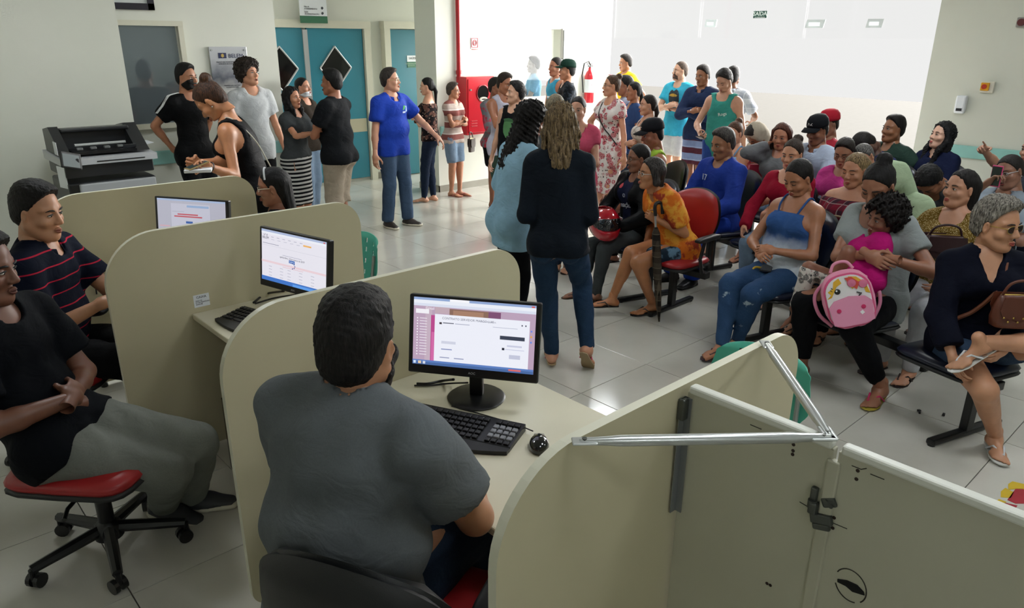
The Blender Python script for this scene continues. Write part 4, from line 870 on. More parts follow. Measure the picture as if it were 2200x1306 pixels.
def cloth(c, c2=None, pat=None, s=1., rough=.8, c3=None, wr=1.):
    """woven cloth with folds in the relief; pat names the printed or woven pattern"""
    k = ('cloth', c, c2, pat, s, rough, c3, wr)
    if k in _M: return _M[k]
    m, nt, b = nmat('cloth'); L = nt.links; co, xyz = sepxyz(nt); l = lin(c)
    n0 = noise(nt, co, 9, 4); out = ramp(nt, n0, [(.3, tuple(v*.86 for v in l[:3])+(1,)), (.7, tuple(min(1, v*1.1) for v in l[:3])+(1,))])
    def wave(axis, freq, lo, hi, sharp=True):
        v = math_(nt, 'FRACT', math_(nt, 'MULTIPLY', xyz[axis], freq)); return math_(nt, 'MULTIPLY', math_(nt, 'GREATER_THAN', v, lo), math_(nt, 'LESS_THAN', v, hi))
    if pat == 'stripe': out = mixc(nt, wave('Z', s, 0, .5), out, c2)
    if pat == 'pin': out = mixc(nt, wave('Z', s, 0, .09), out, c2)
    if pat == 'band':
        out = mixc(nt, wave('Z', s, 0, .45), out, c2); 
        if c3: out = mixc(nt, wave('Z', s, .47, .55), out, c3)
    if pat == 'heather': out = mixc(nt, math_(nt, 'MULTIPLY', noise(nt, co, 240*s, 3, .7), .6), out, c2)
    if pat == 'floral':
        v = N(nt, 'ShaderNodeTexVoronoi', _Scale=s); L.new(co, v.inputs['Vector']); wv = noise(nt, co, s*3.2, 3)
        d = math_(nt, 'ADD', v.outputs['Distance'], math_(nt, 'MULTIPLY', math_(nt, 'SUBTRACT', wv, .5), .5))
        out = mixc(nt, math_(nt, 'MULTIPLY', math_(nt, 'LESS_THAN', d, .50), math_(nt, 'GREATER_THAN', math_(nt, 'FRACT', math_(nt, 'MULTIPLY', d, 9)), .28)), out, c2)
        v2 = N(nt, 'ShaderNodeTexVoronoi', _Scale=s*1.7); L.new(co, v2.inputs['Vector']); out = mixc(nt, math_(nt, 'LESS_THAN', math_(nt, 'ADD', v2.outputs['Distance'], math_(nt, 'MULTIPLY', math_(nt, 'SUBTRACT', wv, .5), .6)), .19), out, c3 or c2)
    if pat == 'blotch': out = mixc(nt, ramp(nt, noise(nt, co, 9*s, 5, .65), [(.50, '#000000'), (.58, '#ffffff')]), out, c2); out = mixc(nt, ramp(nt, noise(nt, co, 15*s, 4, .6), [(.58, '#000000'), (.64, '#ffffff')]), out, c3 or c2)
    if pat == 'plaid':
        d1 = math_(nt, 'ADD', xyz['Z'], 0.); u = math_(nt, 'ADD', xyz['Y'], math_(nt, 'MULTIPLY', xyz['X'], .7))
        w1 = math_(nt, 'LESS_THAN', math_(nt, 'FRACT', math_(nt, 'MULTIPLY', d1, s)), .5); w2_ = math_(nt, 'LESS_THAN', math_(nt, 'FRACT', math_(nt, 'MULTIPLY', u, s)), .5)
        out = mixc(nt, math_(nt, 'MULTIPLY', math_(nt, 'ADD', w1, w2_), .45), out, c2)
        l1 = math_(nt, 'LESS_THAN', math_(nt, 'FRACT', math_(nt, 'MULTIPLY', d1, s*1.)), .07); l2 = math_(nt, 'LESS_THAN', math_(nt, 'FRACT', math_(nt, 'MULTIPLY', u, s*1.)), .07); out = mixc(nt, math_(nt, 'MULTIPLY', math_(nt, 'MAXIMUM', l1, l2), .6), out, c3 or '#d8cfc8')
    if pat == 'dip':      # dip-dyed: colour changes at a height s
        z = math_(nt, 'ADD', xyz['Z'], math_(nt, 'MULTIPLY', math_(nt, 'SUBTRACT', noise(nt, co, 7, 4), .5), .16)); out = mixc(nt, ramp(nt, math_(nt, 'MULTIPLY', math_(nt, 'SUBTRACT', z, s-.5), 1.), [(.44, '#ffffff'), (.56, '#000000')]), out, c2)
    if pat == 'denim':
        out = mixc(nt, math_(nt, 'MULTIPLY', noise(nt, co, 260, 2, .7), .55), out, c2 or '#7f93ab')
        fd = ramp(nt, noise(nt, co, 3.2, 3), [(.42, '#000000'), (.75, '#ffffff')]); out = mixc(nt, math_(nt, 'MULTIPLY', fd, .28), out, c2 or '#8ea2b8')
        if c3: out = mixc(nt, ramp(nt, noise(nt, co, 8, 4, .6), [(.66, '#000000'), (.70, '#ffffff')]), out, c3)
    if pat == 'glitter':
        v = N(nt, 'ShaderNodeTexVoronoi', _Scale=160); L.new(co, v.inputs['Vector']); out = mixc(nt, math_(nt, 'LESS_THAN', v.outputs['Distance'], .30), out, c2)
    L.new(out, b.inputs['Base Color']); b.inputs['Roughness'].default_value = rough; b.inputs['Specular IOR Level'].default_value = .1
    mp = N(nt, 'ShaderNodeMapping'); mp.inputs['Scale'].default_value = (1, 1, 1.5); mp.inputs['Rotation'].default_value = (.5, .3, 0); L.new(co, mp.inputs[0])
    wn_ = N(nt, 'ShaderNodeTexNoise', _Scale=9., _Detail=3., _Roughness=.5, _Distortion=1.2); L.new(mp.outputs[0], wn_.inputs['Vector'])
    hgt = math_(nt, 'ADD', wn_.outputs[0], math_(nt, 'MULTIPLY', noise(nt, co, 700, 1), .015)); bump(nt, b, hgt, .32*wr, .03)
    _M[k] = m; return m
EYEW = mat('#cfc9c0', .25, name='eye_white'); IRIS = mat('#150d09', .15, name='iris'); GOLD = mat('#a58a4a', .3, .9, name='gold'); SOLE = mat('#cfcab8', .6, name='shoe_sole')
def ik(S_, T_, a, b, pole):
    d = T_-S_; D = np.linalg.norm(d); mxl = (a+b)*.998
    if D > mxl: T_ = S_+d/D*mxl; d = T_-S_; D = mxl
    D = max(D, abs(a-b)+.02); u = d/np.linalg.norm(d); x = (a*a-b*b+D*D)/(2*D); hh = math.sqrt(max(a*a-x*x, 0))
    p = np.asarray(pole, float); p = p-u*(p@u); p = nrm(p); return S_+u*x+p*hh, T_
ARM = {'down': ((.03, .14, -.53), (-1, .3, 0)), 'lap': ((.30, -.08, -.36), (-.3, 1, -.6)), 'crossA': ((.18, -.20, -.23), (.0, 1, -.9)), 'crossB': ((.22, -.18, -.19), (.0, 1, -.9)), 'behind': ((-.16, -.02, -.42), (-.3, 1, 0)),
       'pocket': ((.04, .10, -.46), (-1, .7, 0)), 'phone': ((.33, -.10, -.20), (-.2, .8, -1)), 'hip': ((.06, .05, -.36), (-.3, 1, .1)), 'thigh': ((.36, .04, -.38), (-.4, .8, -.4)), 'face': ((.16, -.10, .02), (.5, .6, -1)), 'rest': ((.38, .10, -.28), (-.5, .8, -.5))}
PEOPLE = []
def person(label, top, H=1.65, yaw=0., sit=None, fem=False, skin='#8a5e44', hair=('short', '#0c0b0b'), lean=0., bend=0., side=0., twist=0., head=(0, 0, 0), L='down', R='down', legs=None, w=1., belly=1., bust=1., leg_w=1., arm_w=1.,
           shirt=None, pants=None, shoes='flip', shoec='#2a1d1c', beard=None, glasses=None, hat=None, eyes='open', gaze=0., at=None, extra=None, sole=None, strap=None, group=None, stance=.055, lift=None, hscale=1., neckl=1.):
    """one person; positions follow from where the top of the head stands in the room"""
    g = H/1.7; yawW = math.radians(yaw)-(PI/2-AZ) - 0
    yawW = math.radians(yaw)-AZ
    rd = math.radians
    R0 = roty(rd(lean))@rotx(rd(side)); R1 = R0@roty(rd(bend/2))@rotz(rd(twist/2)); R2 = R1@roty(rd(bend/2))@rotz(rd(twist/2))
    hz = sit if sit else .532*H
    P0 = A3(0, 0, hz); W_ = P0+R0[:, 2]*.115*H; C_ = W_+R1[:, 2]*.10*H; SC = C_+R2[:, 2]*.078*H; NB = SC+R2[:, 2]*.022*H
    Rh = rotz(rd(head[0]))@roty(rd(head[1]))@rotx(rd(head[2])); hs = g*(.93 if not fem else .90)*.98*hscale*(1.12 if sit else 1.04)
    nd = nrm(R2[:, 2]*.65+Rh[:, 2]*.35+Rh[:, 0]*.10); HC = NB+nd*.092*H*neckl; topz = HC+Rh@A3(-.012, 0, .125)*hs
    if at is not None: base = A3(at[0], at[1], 0)
    else:
        q = at_z(top[0], top[1], topz[2]); base = q-rotz(yawW)@topz; base[2] = 0
    dep = float((base-CC+A3(0, 0, .9))@CF); h = min(max(dep*.0035, .0105), .027)
    hh = min(max(dep*.0013, .0045), .0095)
    toL = lambda p: rotz(-yawW)@(np.asarray(p, float)-base)
    t = empty('person', tuple(base), yawW, label, 'person', group)
    PEOPLE.append((label, base, yawW, hz, dep, HC))
    shw = (.086 if fem else .098)*H*(.55+.45*w)
    J = {}
    for s_, nm, arm in ((1, 'L', L), (-1, 'R', R)):
        arm = arm if isinstance(arm, (tuple, list)) else (arm,)
        if isinstance(arm[0], str): tg, pole = ARM[arm[0]]
        else: tg, pole = arm[0], (-.4, .7, -.6)
        if isinstance(arm[0], str) and arm[0].startswith('cross') and len(arm) < 3: arm = (arm[0], arm[1] if len(arm) > 1 else None, 'grip', (1, .25, .35), (-.35, -1, .25))
        if len(arm) > 1 and arm[1] is not None: pole = arm[1]
        Sj = SC+R2@A3(0, s_*shw, -.022*H)
        wp = R2@(A3(pole[0], s_*pole[1], pole[2]))
        if len(tg) == 4: T_ = toL(tg[:3])
        else: T_ = Sj+R2@(A3(tg[0], s_*tg[1], tg[2])*g)
        E_, T_ = ik(Sj, T_, .172*H, .150*H, wp)
        J['s'+nm], J['e'+nm], J['w'+nm] = Sj, E_, T_
        J['g'+nm] = arm[2] if len(arm) > 2 and arm[2] else 'relax'; J['b'+nm] = arm[3] if len(arm) > 3 and arm[3] is not None else None; J['f'+nm] = arm[4] if len(arm) > 4 else None
    lg = legs or {}
    for s_, nm in ((1, 'L'), (-1, 'R')):
        Hj = P0+R0@A3(0, s_*.052*H, 0)*1. if sit else P0+A3(0, s_*.052*H, 0)
        d = lg.get(nm)
        if d is None: d = (.0, stance/1.7*1.7, 0.) if not sit else (.40, .10, 0.)
        if len(d) >= 4 and d[3] == 'w': T_ = toL(d[:3])
        else: T_ = A3(d[0]*g, s_*d[1]*g, .045*H+d[2])
        kp = lg.get('k'+nm, (1, .08, .25 if sit else 0)); K_, T_ = ik(Hj, T_, .245*H, .245*H, A3(kp[0], s_*kp[1], kp[2]))
        J['h'+nm], J['k'+nm], J['a'+nm] = Hj, K_, T_
        J['fy'+nm] = lg.get('f'+nm, (s_*8., 0.))
    ab = .5+.5*w; aw = (.9 if fem else 1.)*arm_w; lw = leg_w*(1.04 if fem else 1.)
    P = []
    def E(tg_, c, r, Rm, k=.03): P.append((tg_, ('e', (np.asarray(c, float), tuple(np.array(r)*1.), Rm), k)))
    def C(tg_, a, b, ra, rb, k=.025): P.append((tg_, ('c', (np.asarray(a, float), np.asarray(b, float), ra, rb), k)))
    hipw = (.102 if fem else .094)*H*w; wst = (.076 if fem else .085)*H*w; chw = (.086 if fem else .098)*H*(.4+.6*w)
    E('pelvis', P0+R0@A3(-.004, 0, .02*H), (.066*H*ab, hipw, .075*H), R0); E('torso', W_+R1@A3(.006*belly-.006, 0, 0), (.058*H*belly*ab, wst*(.6+.4*belly), .10*H), R1)
    E('torso', C_+R2@A3(0, 0, .012*H), (.062*H*ab, chw, .105*H), R2)
    P.append(('torso', ('c', (J['sL']+R2@A3(0, -.01*H, .004*H), J['sR']+R2@A3(0, .01*H, .004*H), .034*H, .034*H), .03)))
    for nm in 'LR': C('torso', NB-R2[:, 2]*.006*H, J['s'+nm]+R2[:, 2]*.010*H, .034*H, .024*H, .03)
    if fem:
        for s_ in (-1, 1): E('torso', C_+R2@A3(.048*H*ab, s_*.043*H, .008*H), (.038*H*bust, .042*H*bust, .042*H*bust), R2, .03)
    else: E('torso', C_+R2@A3(.024*H*ab, 0, .02*H), (.040*H, .078*H*w, .05*H), R2, .03)
    for s_ in (-1, 1): E('pelvis', P0+R0@A3(-.034*H, s_*.045*H, -.012*H), (.046*H*ab, .050*H*w, .055*H), R0)
    C('neck', NB-R2[:, 2]*.02*H, HC+Rh@A3(-.030, 0, -.10)*hs, (.030 if fem else .035)*H, (.029 if fem else .034)*H, .03)
    for nm in 'LR':
        u = nrm(J['e'+nm]-J['s'+nm])
        E('uarm'+nm, J['s'+nm]+u*.016*H, (.031*H*aw, .031*H*aw, .036*H*aw), ID, .03); C('uarm'+nm, J['s'+nm], J['e'+nm], .0285*H*aw, .0235*H*aw, .02)
        m_ = J['e'+nm]*.7+J['w'+nm]*.3; C('farm'+nm, J['e'+nm], m_, .0235*H*aw, .0245*H*aw, .015); C('farm'+nm, m_, J['w'+nm], .0235*H*aw, .0155*H*(.5+.5*aw), .015)
        C('thigh'+nm, J['h'+nm], J['k'+nm], .051*H*lw*(.4+.6*w), .034*H*lw, .03)
        sh = nrm(J['a'+nm]-J['k'+nm]); bk = nrm(A3(-1, 0, 0)-sh*(A3(-1, 0, 0)@sh))
        C('shin'+nm, J['k'+nm], J['a'+nm], .0325*H*lw, .0215*H, .02); C('shin'+nm, J['k'+nm]*.85+J['a'+nm]*.15+bk*.008*H, J['k'+nm]*.5+J['a'+nm]*.5+bk*.008*H, .030*H*lw, .026*H*lw, .02)
    allp = np.array([J[k] for k in J if isinstance(J[k], np.ndarray) and k[0] in 'sewhka']+[NB, HC]); lo = allp.min(0)-.17*H*max(1, w*.9); hi = allp.max(0)+.17*H*max(1, w*.9)
    lo[2] = max(allp[:, 2].min()-.05, -.05) if not sit else allp[:, 2].min()-.06; hi[2] = max(SC[2], NB[2], allp[:, 2].max())+.05
    f = Fld(lo, hi, h)
    for tg_, p in P: f.prim(p)
    for nm in 'LR':
        f.cut(nrm(J['a'+nm]-J['k'+nm])*1., 1e3) if False else None
    body = [f.mesh(1)+(0,)]
    M4 = lambda V, Rm, c, s_: (V*s_)@np.asarray(Rm).T+np.asarray(c)
    hv, hq = cached(head_mesh, fem, round(hh, 4), head[1] > 18); body.append((M4(hv, Rh, HC, hs), hq, 0))
    for V, Q, mi in cached(face_bits, fem, eyes == 'closed', gaze): body.append((M4(V, Rh, HC, hs), Q, mi))
    for nm, s_ in (('L', 1), ('R', -1)):
        fd = J['f'+nm]; fdv = nrm(J['w'+nm]-J['e'+nm]) if fd is None else nrm(R2@A3(fd[0], s_*fd[1], fd[2]))
        bk = J['b'+nm]; bkv = R2@A3(bk[0], s_*bk[1], bk[2]) if bk is not None else R2@A3(.2, s_*1., .1)
        bkv = nrm(bkv-fdv*(bkv@fdv)); Rm = np.stack([fdv, np.cross(bkv, fdv), bkv], 1)
        V, Q = cached(hand_mesh, J['g'+nm], round(max(.0045, min(hh*.9, .0075)), 4))
        if s_ == 1: V = V*A3(1, -1, 1); Q = Q[:, ::-1]
        body.append((M4(V, Rm, J['w'+nm], g*(.95 if fem else 1.02)), Q, 0)); J['Rh'+nm] = Rm
        ty, tp = J['fy'+nm]; Rf = rotz(rd(ty))@roty(rd(tp)); J['Rf'+nm] = Rf
        if shoes in ('flip', 'bare', 'flat'):
            V, Q = cached(foot_mesh, .0095); 
            if s_ == -1: V = V*A3(1, -1, 1); Q = Q[:, ::-1]
            # big toe on the inner side
            V = V*A3(1, -1, 1); Q = Q[:, ::-1]; body.append((M4(V, Rf, J['a'+nm], g), Q, 0))
    hc = hair[1] if isinstance(hair[1], str) else hair[1][0]; hc2 = None if isinstance(hair[1], str) else hair[1][1]
    l0 = [int(skin[i:i+2], 16) for i in (1, 3, 5)]; lip = '#%02x%02x%02x' % (min(255, int(l0[0]*(.92 if not fem else .98))), int(l0[1]*(.72 if not fem else .58)), int(l0[2]*(.74 if not fem else .62)))
    fastmesh('body', body, [skinmat(skin), EYEW, IRIS, mat('#0d0b0a', .7, name='brow'), mat(lip, .4, name='lips')], t)
    # ---- hair, beard, hat, glasses
    if hair[0] and hair[0] != 'bald':
        V, Q = cached(hair_mesh, hair[0], round(hh, 4), hair[2] if len(hair) > 2 else .2, len(PEOPLE) % 3); fastmesh('hair', [(M4(V, Rh, HC, hs), Q, 0)], [hairmat(hc, hc2)], t)
    if beard: V, Q = cached(beard_mesh, round(hh, 4)); fastmesh('beard', [(M4(V, Rh, HC, hs), Q, 0)], [hairmat(beard)], t)
    hl = lambda *p: Rh@(A3(*p)*hs)+HC
    if hat:
        cm = cloth(hat[0], wr=.3); n = 22; V = []
        m = MB().lathe([(.108, .045), (.110, .07), (.104, .105), (.08, .138), (.045, .152), (.0, .156)], n=n); vv = np.array(m.v)*A3(1.02, .84, 1)+A3(-.012, 0, 0); mm = MB().add([hl(*p) for p in vv], m.f); o_ = mm.build('cap', cm, t, smooth=True)
        br = [(a, b) for a in np.linspace(-1, 1, 11) for b in (0, 1)]; V = []; dr_ = hat[2] if len(hat) > 2 else 1
        for up_ in (0, .006):
            for a, b in br: V.append(hl(dr_*(.078*math.cos(a*1.05)+.025+b*(.075-.02*a*a)), .088*math.sin(a*1.05)/.87*(1-.12*b), .052-.018*b-.012*a*a+up_))
        Fq = [[2*i, 2*i+1, 2*i+3, 2*i+2] for i in range(10)]; n2 = 22; Fq += [[q+n2 for q in f_][::-1] for f_ in Fq[:10]]+[[2*i+1, 2*i+1+n2, 2*i+3+n2, 2*i+3] for i in range(10)]
        MB().add(V, Fq).build('brim', cloth(hat[1] if len(hat) > 1 and hat[1] else hat[0], wr=.3), o_, smooth=True)
        if len(hat) > 3 and hat[3]:
            x_ = hl(.096, 0, .088); text('logo', hat[3], .035*hs, x_, axes(Rh@A3(0, 1, 0), Rh@nrm((-.3, 0, .95)), Rh@nrm((.95, 0, .3))), mat('#d5d5d2', .6), o_)
    if glasses:
        gm = mat(glasses[0], .25, name='spectacle_frame'); m = MB(); big = glasses[1] if len(glasses) > 1 else 1.
        for s_ in (-1, 1):
            m.tube([hl(.094-.006*abs(math.cos(a)), s_*.033+.021*big*math.cos(a), .0+.015*big*math.sin(a)) for a in np.linspace(0, 2*PI, 17)], .0016*hs, 5)
            m.tube([hl(.086, s_*.054, .004), hl(.05, s_*.070, .006), hl(-.01, s_*.078, .004)], .0022*hs, 5)
        m.tube([hl(.096, -.012, .003), hl(.099, 0, .006), hl(.096, .012, .003)], .0018*hs, 5); gm_o = m.build('spectacles', gm, t)
        if len(glasses) > 2:
            m = MB()
            for s_ in (-1, 1):
                P2 = [hl(.092-.006*abs(math.cos(a)), s_*.033+.020*big*math.cos(a), .014*big*math.sin(a)) for a in np.linspace(0, 2*PI, 17)[:-1]]; m.add(P2+[p+Rh@A3(.003, 0, 0) for p in P2], [tuple(range(16)), tuple(range(16, 32))[::-1]])
            m.build('lens', glasses[2], gm_o)
    # ---- clothes
    def garment(name, tags, m, cuts=(), rip=.0035, wl=.11, extra=(), subs=(), hcl=None, seed=0, parent=t):
        use = [(p, tags[tg_]) for tg_, p in P if tg_ in tags]+[(p, 0.) for p in extra]
        pts = []
        for p, i_ in use:
            a = p[1]
            if p[0] == 'e': e = np.abs(a[2])@(np.array(a[1])+i_); pts += [a[0]-e, a[0]+e]
            else: e = (max(a[2], a[3])+i_)*(a[5] if p[0] == 'x' else 1); pts += [np.minimum(a[0], a[1])-e, np.maximum(a[0], a[1])+e]
        pts = np.array(pts); f = Fld(pts.min(0)-.02, pts.max(0)+.02, hcl or h)
        for p, i_ in use: f.prim(p, i_)
        if rip: f.ripple(rip, wl, seed+len(PEOPLE))
        for p in subs: f.prim(p, 0, True)
        for n_, c_ in cuts: f.cut(n_, c_)
        V, Q = f.mesh(1); return fastmesh(name, [(V, Q, 0)], [m], parent)
    def trunc(a, b, ra, rb, fr, inf, flare=1.): e = a+(b-a)*fr; return ('c', (a, e, ra+inf, (ra+(rb-ra)*fr+inf)*flare, None, 1, True), .015)
    info = dict(J=J, P0=P0, W=W_, C=C_, SC=SC, NB=NB, HC=HC, Rh=Rh, R2=R2, R1=R1, R0=R0, hs=hs, H=H, g=g, t=t, base=base, yaw=yawW, hl=hl, h=h, toL=toL, garment=garment)
    if shirt:
        s = dict(sl=.5, hem=.05, inf=.012, neck=.0, loose=.0, name='shirt', kind='tee', rip=.004, v=0.); s.update(shirt)
        ex = []; sinf = s['inf']+s.get('sinf', .008)
        for nm in 'LR':
            if s['sl'] > 0:
                ex.append(('e', (J['s'+nm]+.016*H*nrm(J['e'+nm]-J['s'+nm]), tuple(np.array([.031, .031, .036])*H*aw+s['inf']*.8), ID), .03)); ex.append(trunc(J['h'+nm], J['k'+nm], .051*H*lw*(.4+.6*w), .034*H*lw, .16 if sit else .5, (pants or {}).get('inf', .01)+.010))
                if s['sl'] < 1: ex.append(trunc(J['s'+nm], J['e'+nm], .0285*H*aw, .0235*H*aw, s['sl'], sinf, 1.08))
                else:
                    ex.append(('c', (J['s'+nm], J['e'+nm], .0285*H*aw+sinf, .0235*H*aw+sinf), .02)); fr = s['sl']-1 if s['sl'] < 2 else 1.
                    ex.append(trunc(J['e'+nm], J['w'+nm]+0*(J['w'+nm]-J['e'+nm]), .0245*H*aw, .0165*H, max(.1, s.get('cuff', .96) if s['sl'] >= 1.99 or s['sl'] == 1 else fr), sinf, 1.05))
        hemp = P0-R0[:, 2]*s['hem']*H; tags = {'torso': s['inf'], 'pelvis': max(s['inf'], (pants or {}).get('inf', .01)*.8+.009)+s['loose']*.6}
        cuts = [(-R0[:, 2], float(-R0[:, 2]@hemp))] if not (sit and s['hem'] > .08) else [(-R0[:, 2], float(-R0[:, 2]@hemp))]
        if s['loose']: ex.append(('x', (C_, hemp+R0@A3(.0, 0, 0), .060*H*ab+s['inf'], .062*H*ab+s['loose'], R0[:, 1], 1.5*w), .03))
        if s.get('skirt'):    # dress: cone of cloth from the hips to the hem
            z_ = s['skirt']; e = P0-A3(0, 0, 1)*z_*H; ex.append(('x', (P0, e, .068*H*ab, .070*H*ab, A3(0, 1, 0), 1.45, True), .03)); cuts = [((0, 0, -1), -e[2])]
        nk = s['neck']; fw = R2[:, 0]
        subs = [('c', (NB+R2@A3(.0, 0, -.004*H), NB+R2[:, 2]*.07*H, .040*H+nk*.5, .05*H+nk), .004), ('e', (NB+R2@A3(.030*H, 0, -.004*H-nk*.35), (.05*H, .034*H+nk*.55, .03*H+nk), R2), .004)]
        if s['v']: subs.append(('c', (NB+R2@A3(.055*H, 0, 0), NB+R2@A3(.08*H, 0, -s['v']*H), .035*H, .006*H), .004))
        if s['kind'] == 'tank':
            for s_ in (-1, 1): subs.append(('e', (J['sL' if s_ > 0 else 'sR']+R2@A3(0, s_*.012*H, -.012*H), (.09*H, .048*H, .062*H), R2), .006))
        if s['kind'] == 'strap':
            cuts = cuts+[(nrm(R2[:, 2]-.25*R2[:, 0]), float(nrm(R2[:, 2]-.25*R2[:, 0])@(SC-R2[:, 2]*.036*H)))]
            for s_ in (-1, 1): subs.append(('e', (J['sL' if s_ > 0 else 'sR']+R2@A3(0, s_*.012*H, -.022*H), (.09*H, .046*H, .050*H), R2), .006))
        if s['kind'] == 'off': cuts = cuts+[(R2[:, 2], float(R2[:, 2]@(SC-R2[:, 2]*.012*H)))]
        o_ = garment(s['name'], tags, s['m'], cuts, s['rip'], .12, ex, subs, hcl=max(.009, h*.95)); info['shirt'] = o_
        if s['kind'] == 'strap':
            m = MB()
            for s_ in (-1, 1):
                q = [C_+R2@A3(.066*H*ab, s_*.040*H, .045*H), SC+R2@A3(.045*H*ab, s_*.050*H, .006*H), SC+R2@A3(.0, s_*.052*H, .038*H), SC+R2@A3(-.05*H*ab, s_*.048*H, .0), C_+R2@A3(-.068*H*ab, s_*.045*H, .04*H)]; m.tube(spline(q, 6), .007, 6)
            m.build('shoulder_strap', s['m'], o_)
        if s['kind'] in ('polo', 'shirt', 'jacket'):
            m = MB(); cp = [NB+R2@(A3(.042*math.cos(a)*1.1+.006, .044*math.sin(a), .012-.020*max(0, math.cos(a)))*H) for a in np.linspace(.35, 2*PI-.35, 19)]
            lowr = [NB+R2@(A3(.052*math.cos(a)*1.1+.004, .054*math.sin(a), -.006-.028*max(0, math.cos(a)))*H) for a in np.linspace(.35, 2*PI-.35, 19)]
            V = [p for a, b in zip(cp, lowr) for p in (a, b)]; V2 = [p+nrm(p-NB)*.004 for p in V]; n2 = len(V); Fq = [[2*i, 2*i+1, 2*i+3, 2*i+2] for i in range(18)]
            m.add(V+V2, Fq+[[q+n2 for q in f_] for f_ in Fq]+[[2*i+1, 2*i+1+n2, 2*i+3+n2, 2*i+3] for i in range(18)]+[[2*i, 2*i+n2, 2*i+2+n2, 2*i+2] for i in range(18)]).build('collar', s.get('cm', s['m']), o_, smooth=True)
    if pants:
        s = dict(kind='pants', inf=.010, cuff=.0, ln=1., name=None, rip=.0035, rise=.045); s.update(pants); ex = []
        top_ = P0+R0[:, 2]*s['rise']*H; cuts = [(R0[:, 2], float(R0[:, 2]@top_))]; tags = {'pelvis': s['inf']*.8}
        if s['kind'] == 'skirt':
            e = P0-A3(0, 0, 1)*s['ln']*H; ex = [('x', (P0, e, .066*H*ab, .066*H*ab*1.0, A3(0, 1, 0), 1.5, True), .03)]
            o_ = garment('skirt', tags, s['m'], cuts+[((0, 0, -1), -e[2])], s['rip'], .12, ex, hcl=max(.009, h*1.0))
        else:
            for nm in 'LR':
                if s['ln'] <= .5: ex.append(trunc(J['h'+nm], J['k'+nm], .051*H*lw*(.4+.6*w), .036*H*lw, s['ln']*2, s['inf']+.004, 1.+s['cuff']))
                else:
                    ex.append(('c', (J['h'+nm], J['k'+nm], .051*H*lw*(.4+.6*w)+s['inf'], .034*H*lw+s['inf']), .03))
                    fr = (s['ln']-.5)*2; ex.append(trunc(J['k'+nm], J['a'+nm]+nrm(J['a'+nm]-J['k'+nm])*.012, .0345*H*lw, .0235*H, min(fr, 1.), s['inf'], 1.+s['cuff']))
                    sh = nrm(J['a'+nm]-J['k'+nm]); bk = nrm(A3(-1, 0, 0)-sh*(A3(-1, 0, 0)@sh)); ex.append(('c', (J['k'+nm]*.85+J['a'+nm]*.15+bk*.008*H, J['k'+nm]*.5+J['a'+nm]*.5+bk*.008*H, .030*H*lw+s['inf']*.8, .026*H*lw+s['inf']*.8), .02)) if fr > .5 else None
            nm_ = s['name'] or ('shorts' if s['ln'] <= .6 else 'trousers')
            o_ = garment(nm_, tags, s['m'], cuts, s['rip'], .09, ex, hcl=max(.009, h*1.0))
        info['pants'] = o_
    # ---- footwear
    for nm, s_ in (('L', 1), ('R', -1)):
        Rf = J['Rf'+nm]; a = J['a'+nm]; fl2 = lambda *p: Rf@(A3(p[0], -s_*p[1], p[2])*g)+a
        if shoes == 'flip':
            out = [(-.068, 0), (-.055, .026), (-.02, .03), (.04, .031), (.10, .043), (.15, .046), (.185, .034), (.20, .010), (.195, -.015), (.17, -.036), (.12, -.046), (.05, -.036), (-.02, -.03), (-.055, -.026)]
            V = [fl2(x_, y_, -.0735) for x_, y_ in out]+[fl2(x_, y_, -.089 if lift else -.0765) for x_, y_ in out]; n_ = len(out)
            V = [fl2(x_, y_, -.070) for x_, y_ in out]+[fl2(x_, y_, -.0762) for x_, y_ in out]
            o_ = MB().add(V, [tuple(range(n_)), tuple(range(n_, 2*n_))[::-1]]+[(i, i+n_, (i+1) % n_+n_, (i+1) % n_) for i in range(n_)]).build('sandal', mat(sole or shoec, .6), t)
            MB().tube([fl2(.035, .040, -.066), fl2(.075, .030, -.026), fl2(.135, .017, -.046), fl2(.150, .014, -.068)], .0055*g, 6).tube([fl2(.035, -.040, -.066), fl2(.075, -.022, -.028), fl2(.135, .014, -.046)], .0055*g, 6).build('strap', mat(strap or shoec, .5), o_)
        elif shoes in ('sneaker', 'boot', 'shoe'):
            (V, Q), (V2, Q2) = cached(shoe_mesh, 'boot' if shoes == 'boot' else 'sneaker', .012)
            fl3 = lambda V: (V*A3(1, -s_, 1)*g)@Rf.T+a; fx = lambda Q: Q if s_ < 0 else Q[:, ::-1]
            o_ = fastmesh('boot' if shoes == 'boot' else 'shoe', [(fl3(V), fx(Q), 0)], [mat(shoec, .55 if shoes != 'boot' else .4, bmp=.1, bs=90)], t); fastmesh('sole', [(fl3(V2), fx(Q2), 0)], [mat(sole, .6) if sole else SOLE], o_)
    if extra: extra(info)
    return info
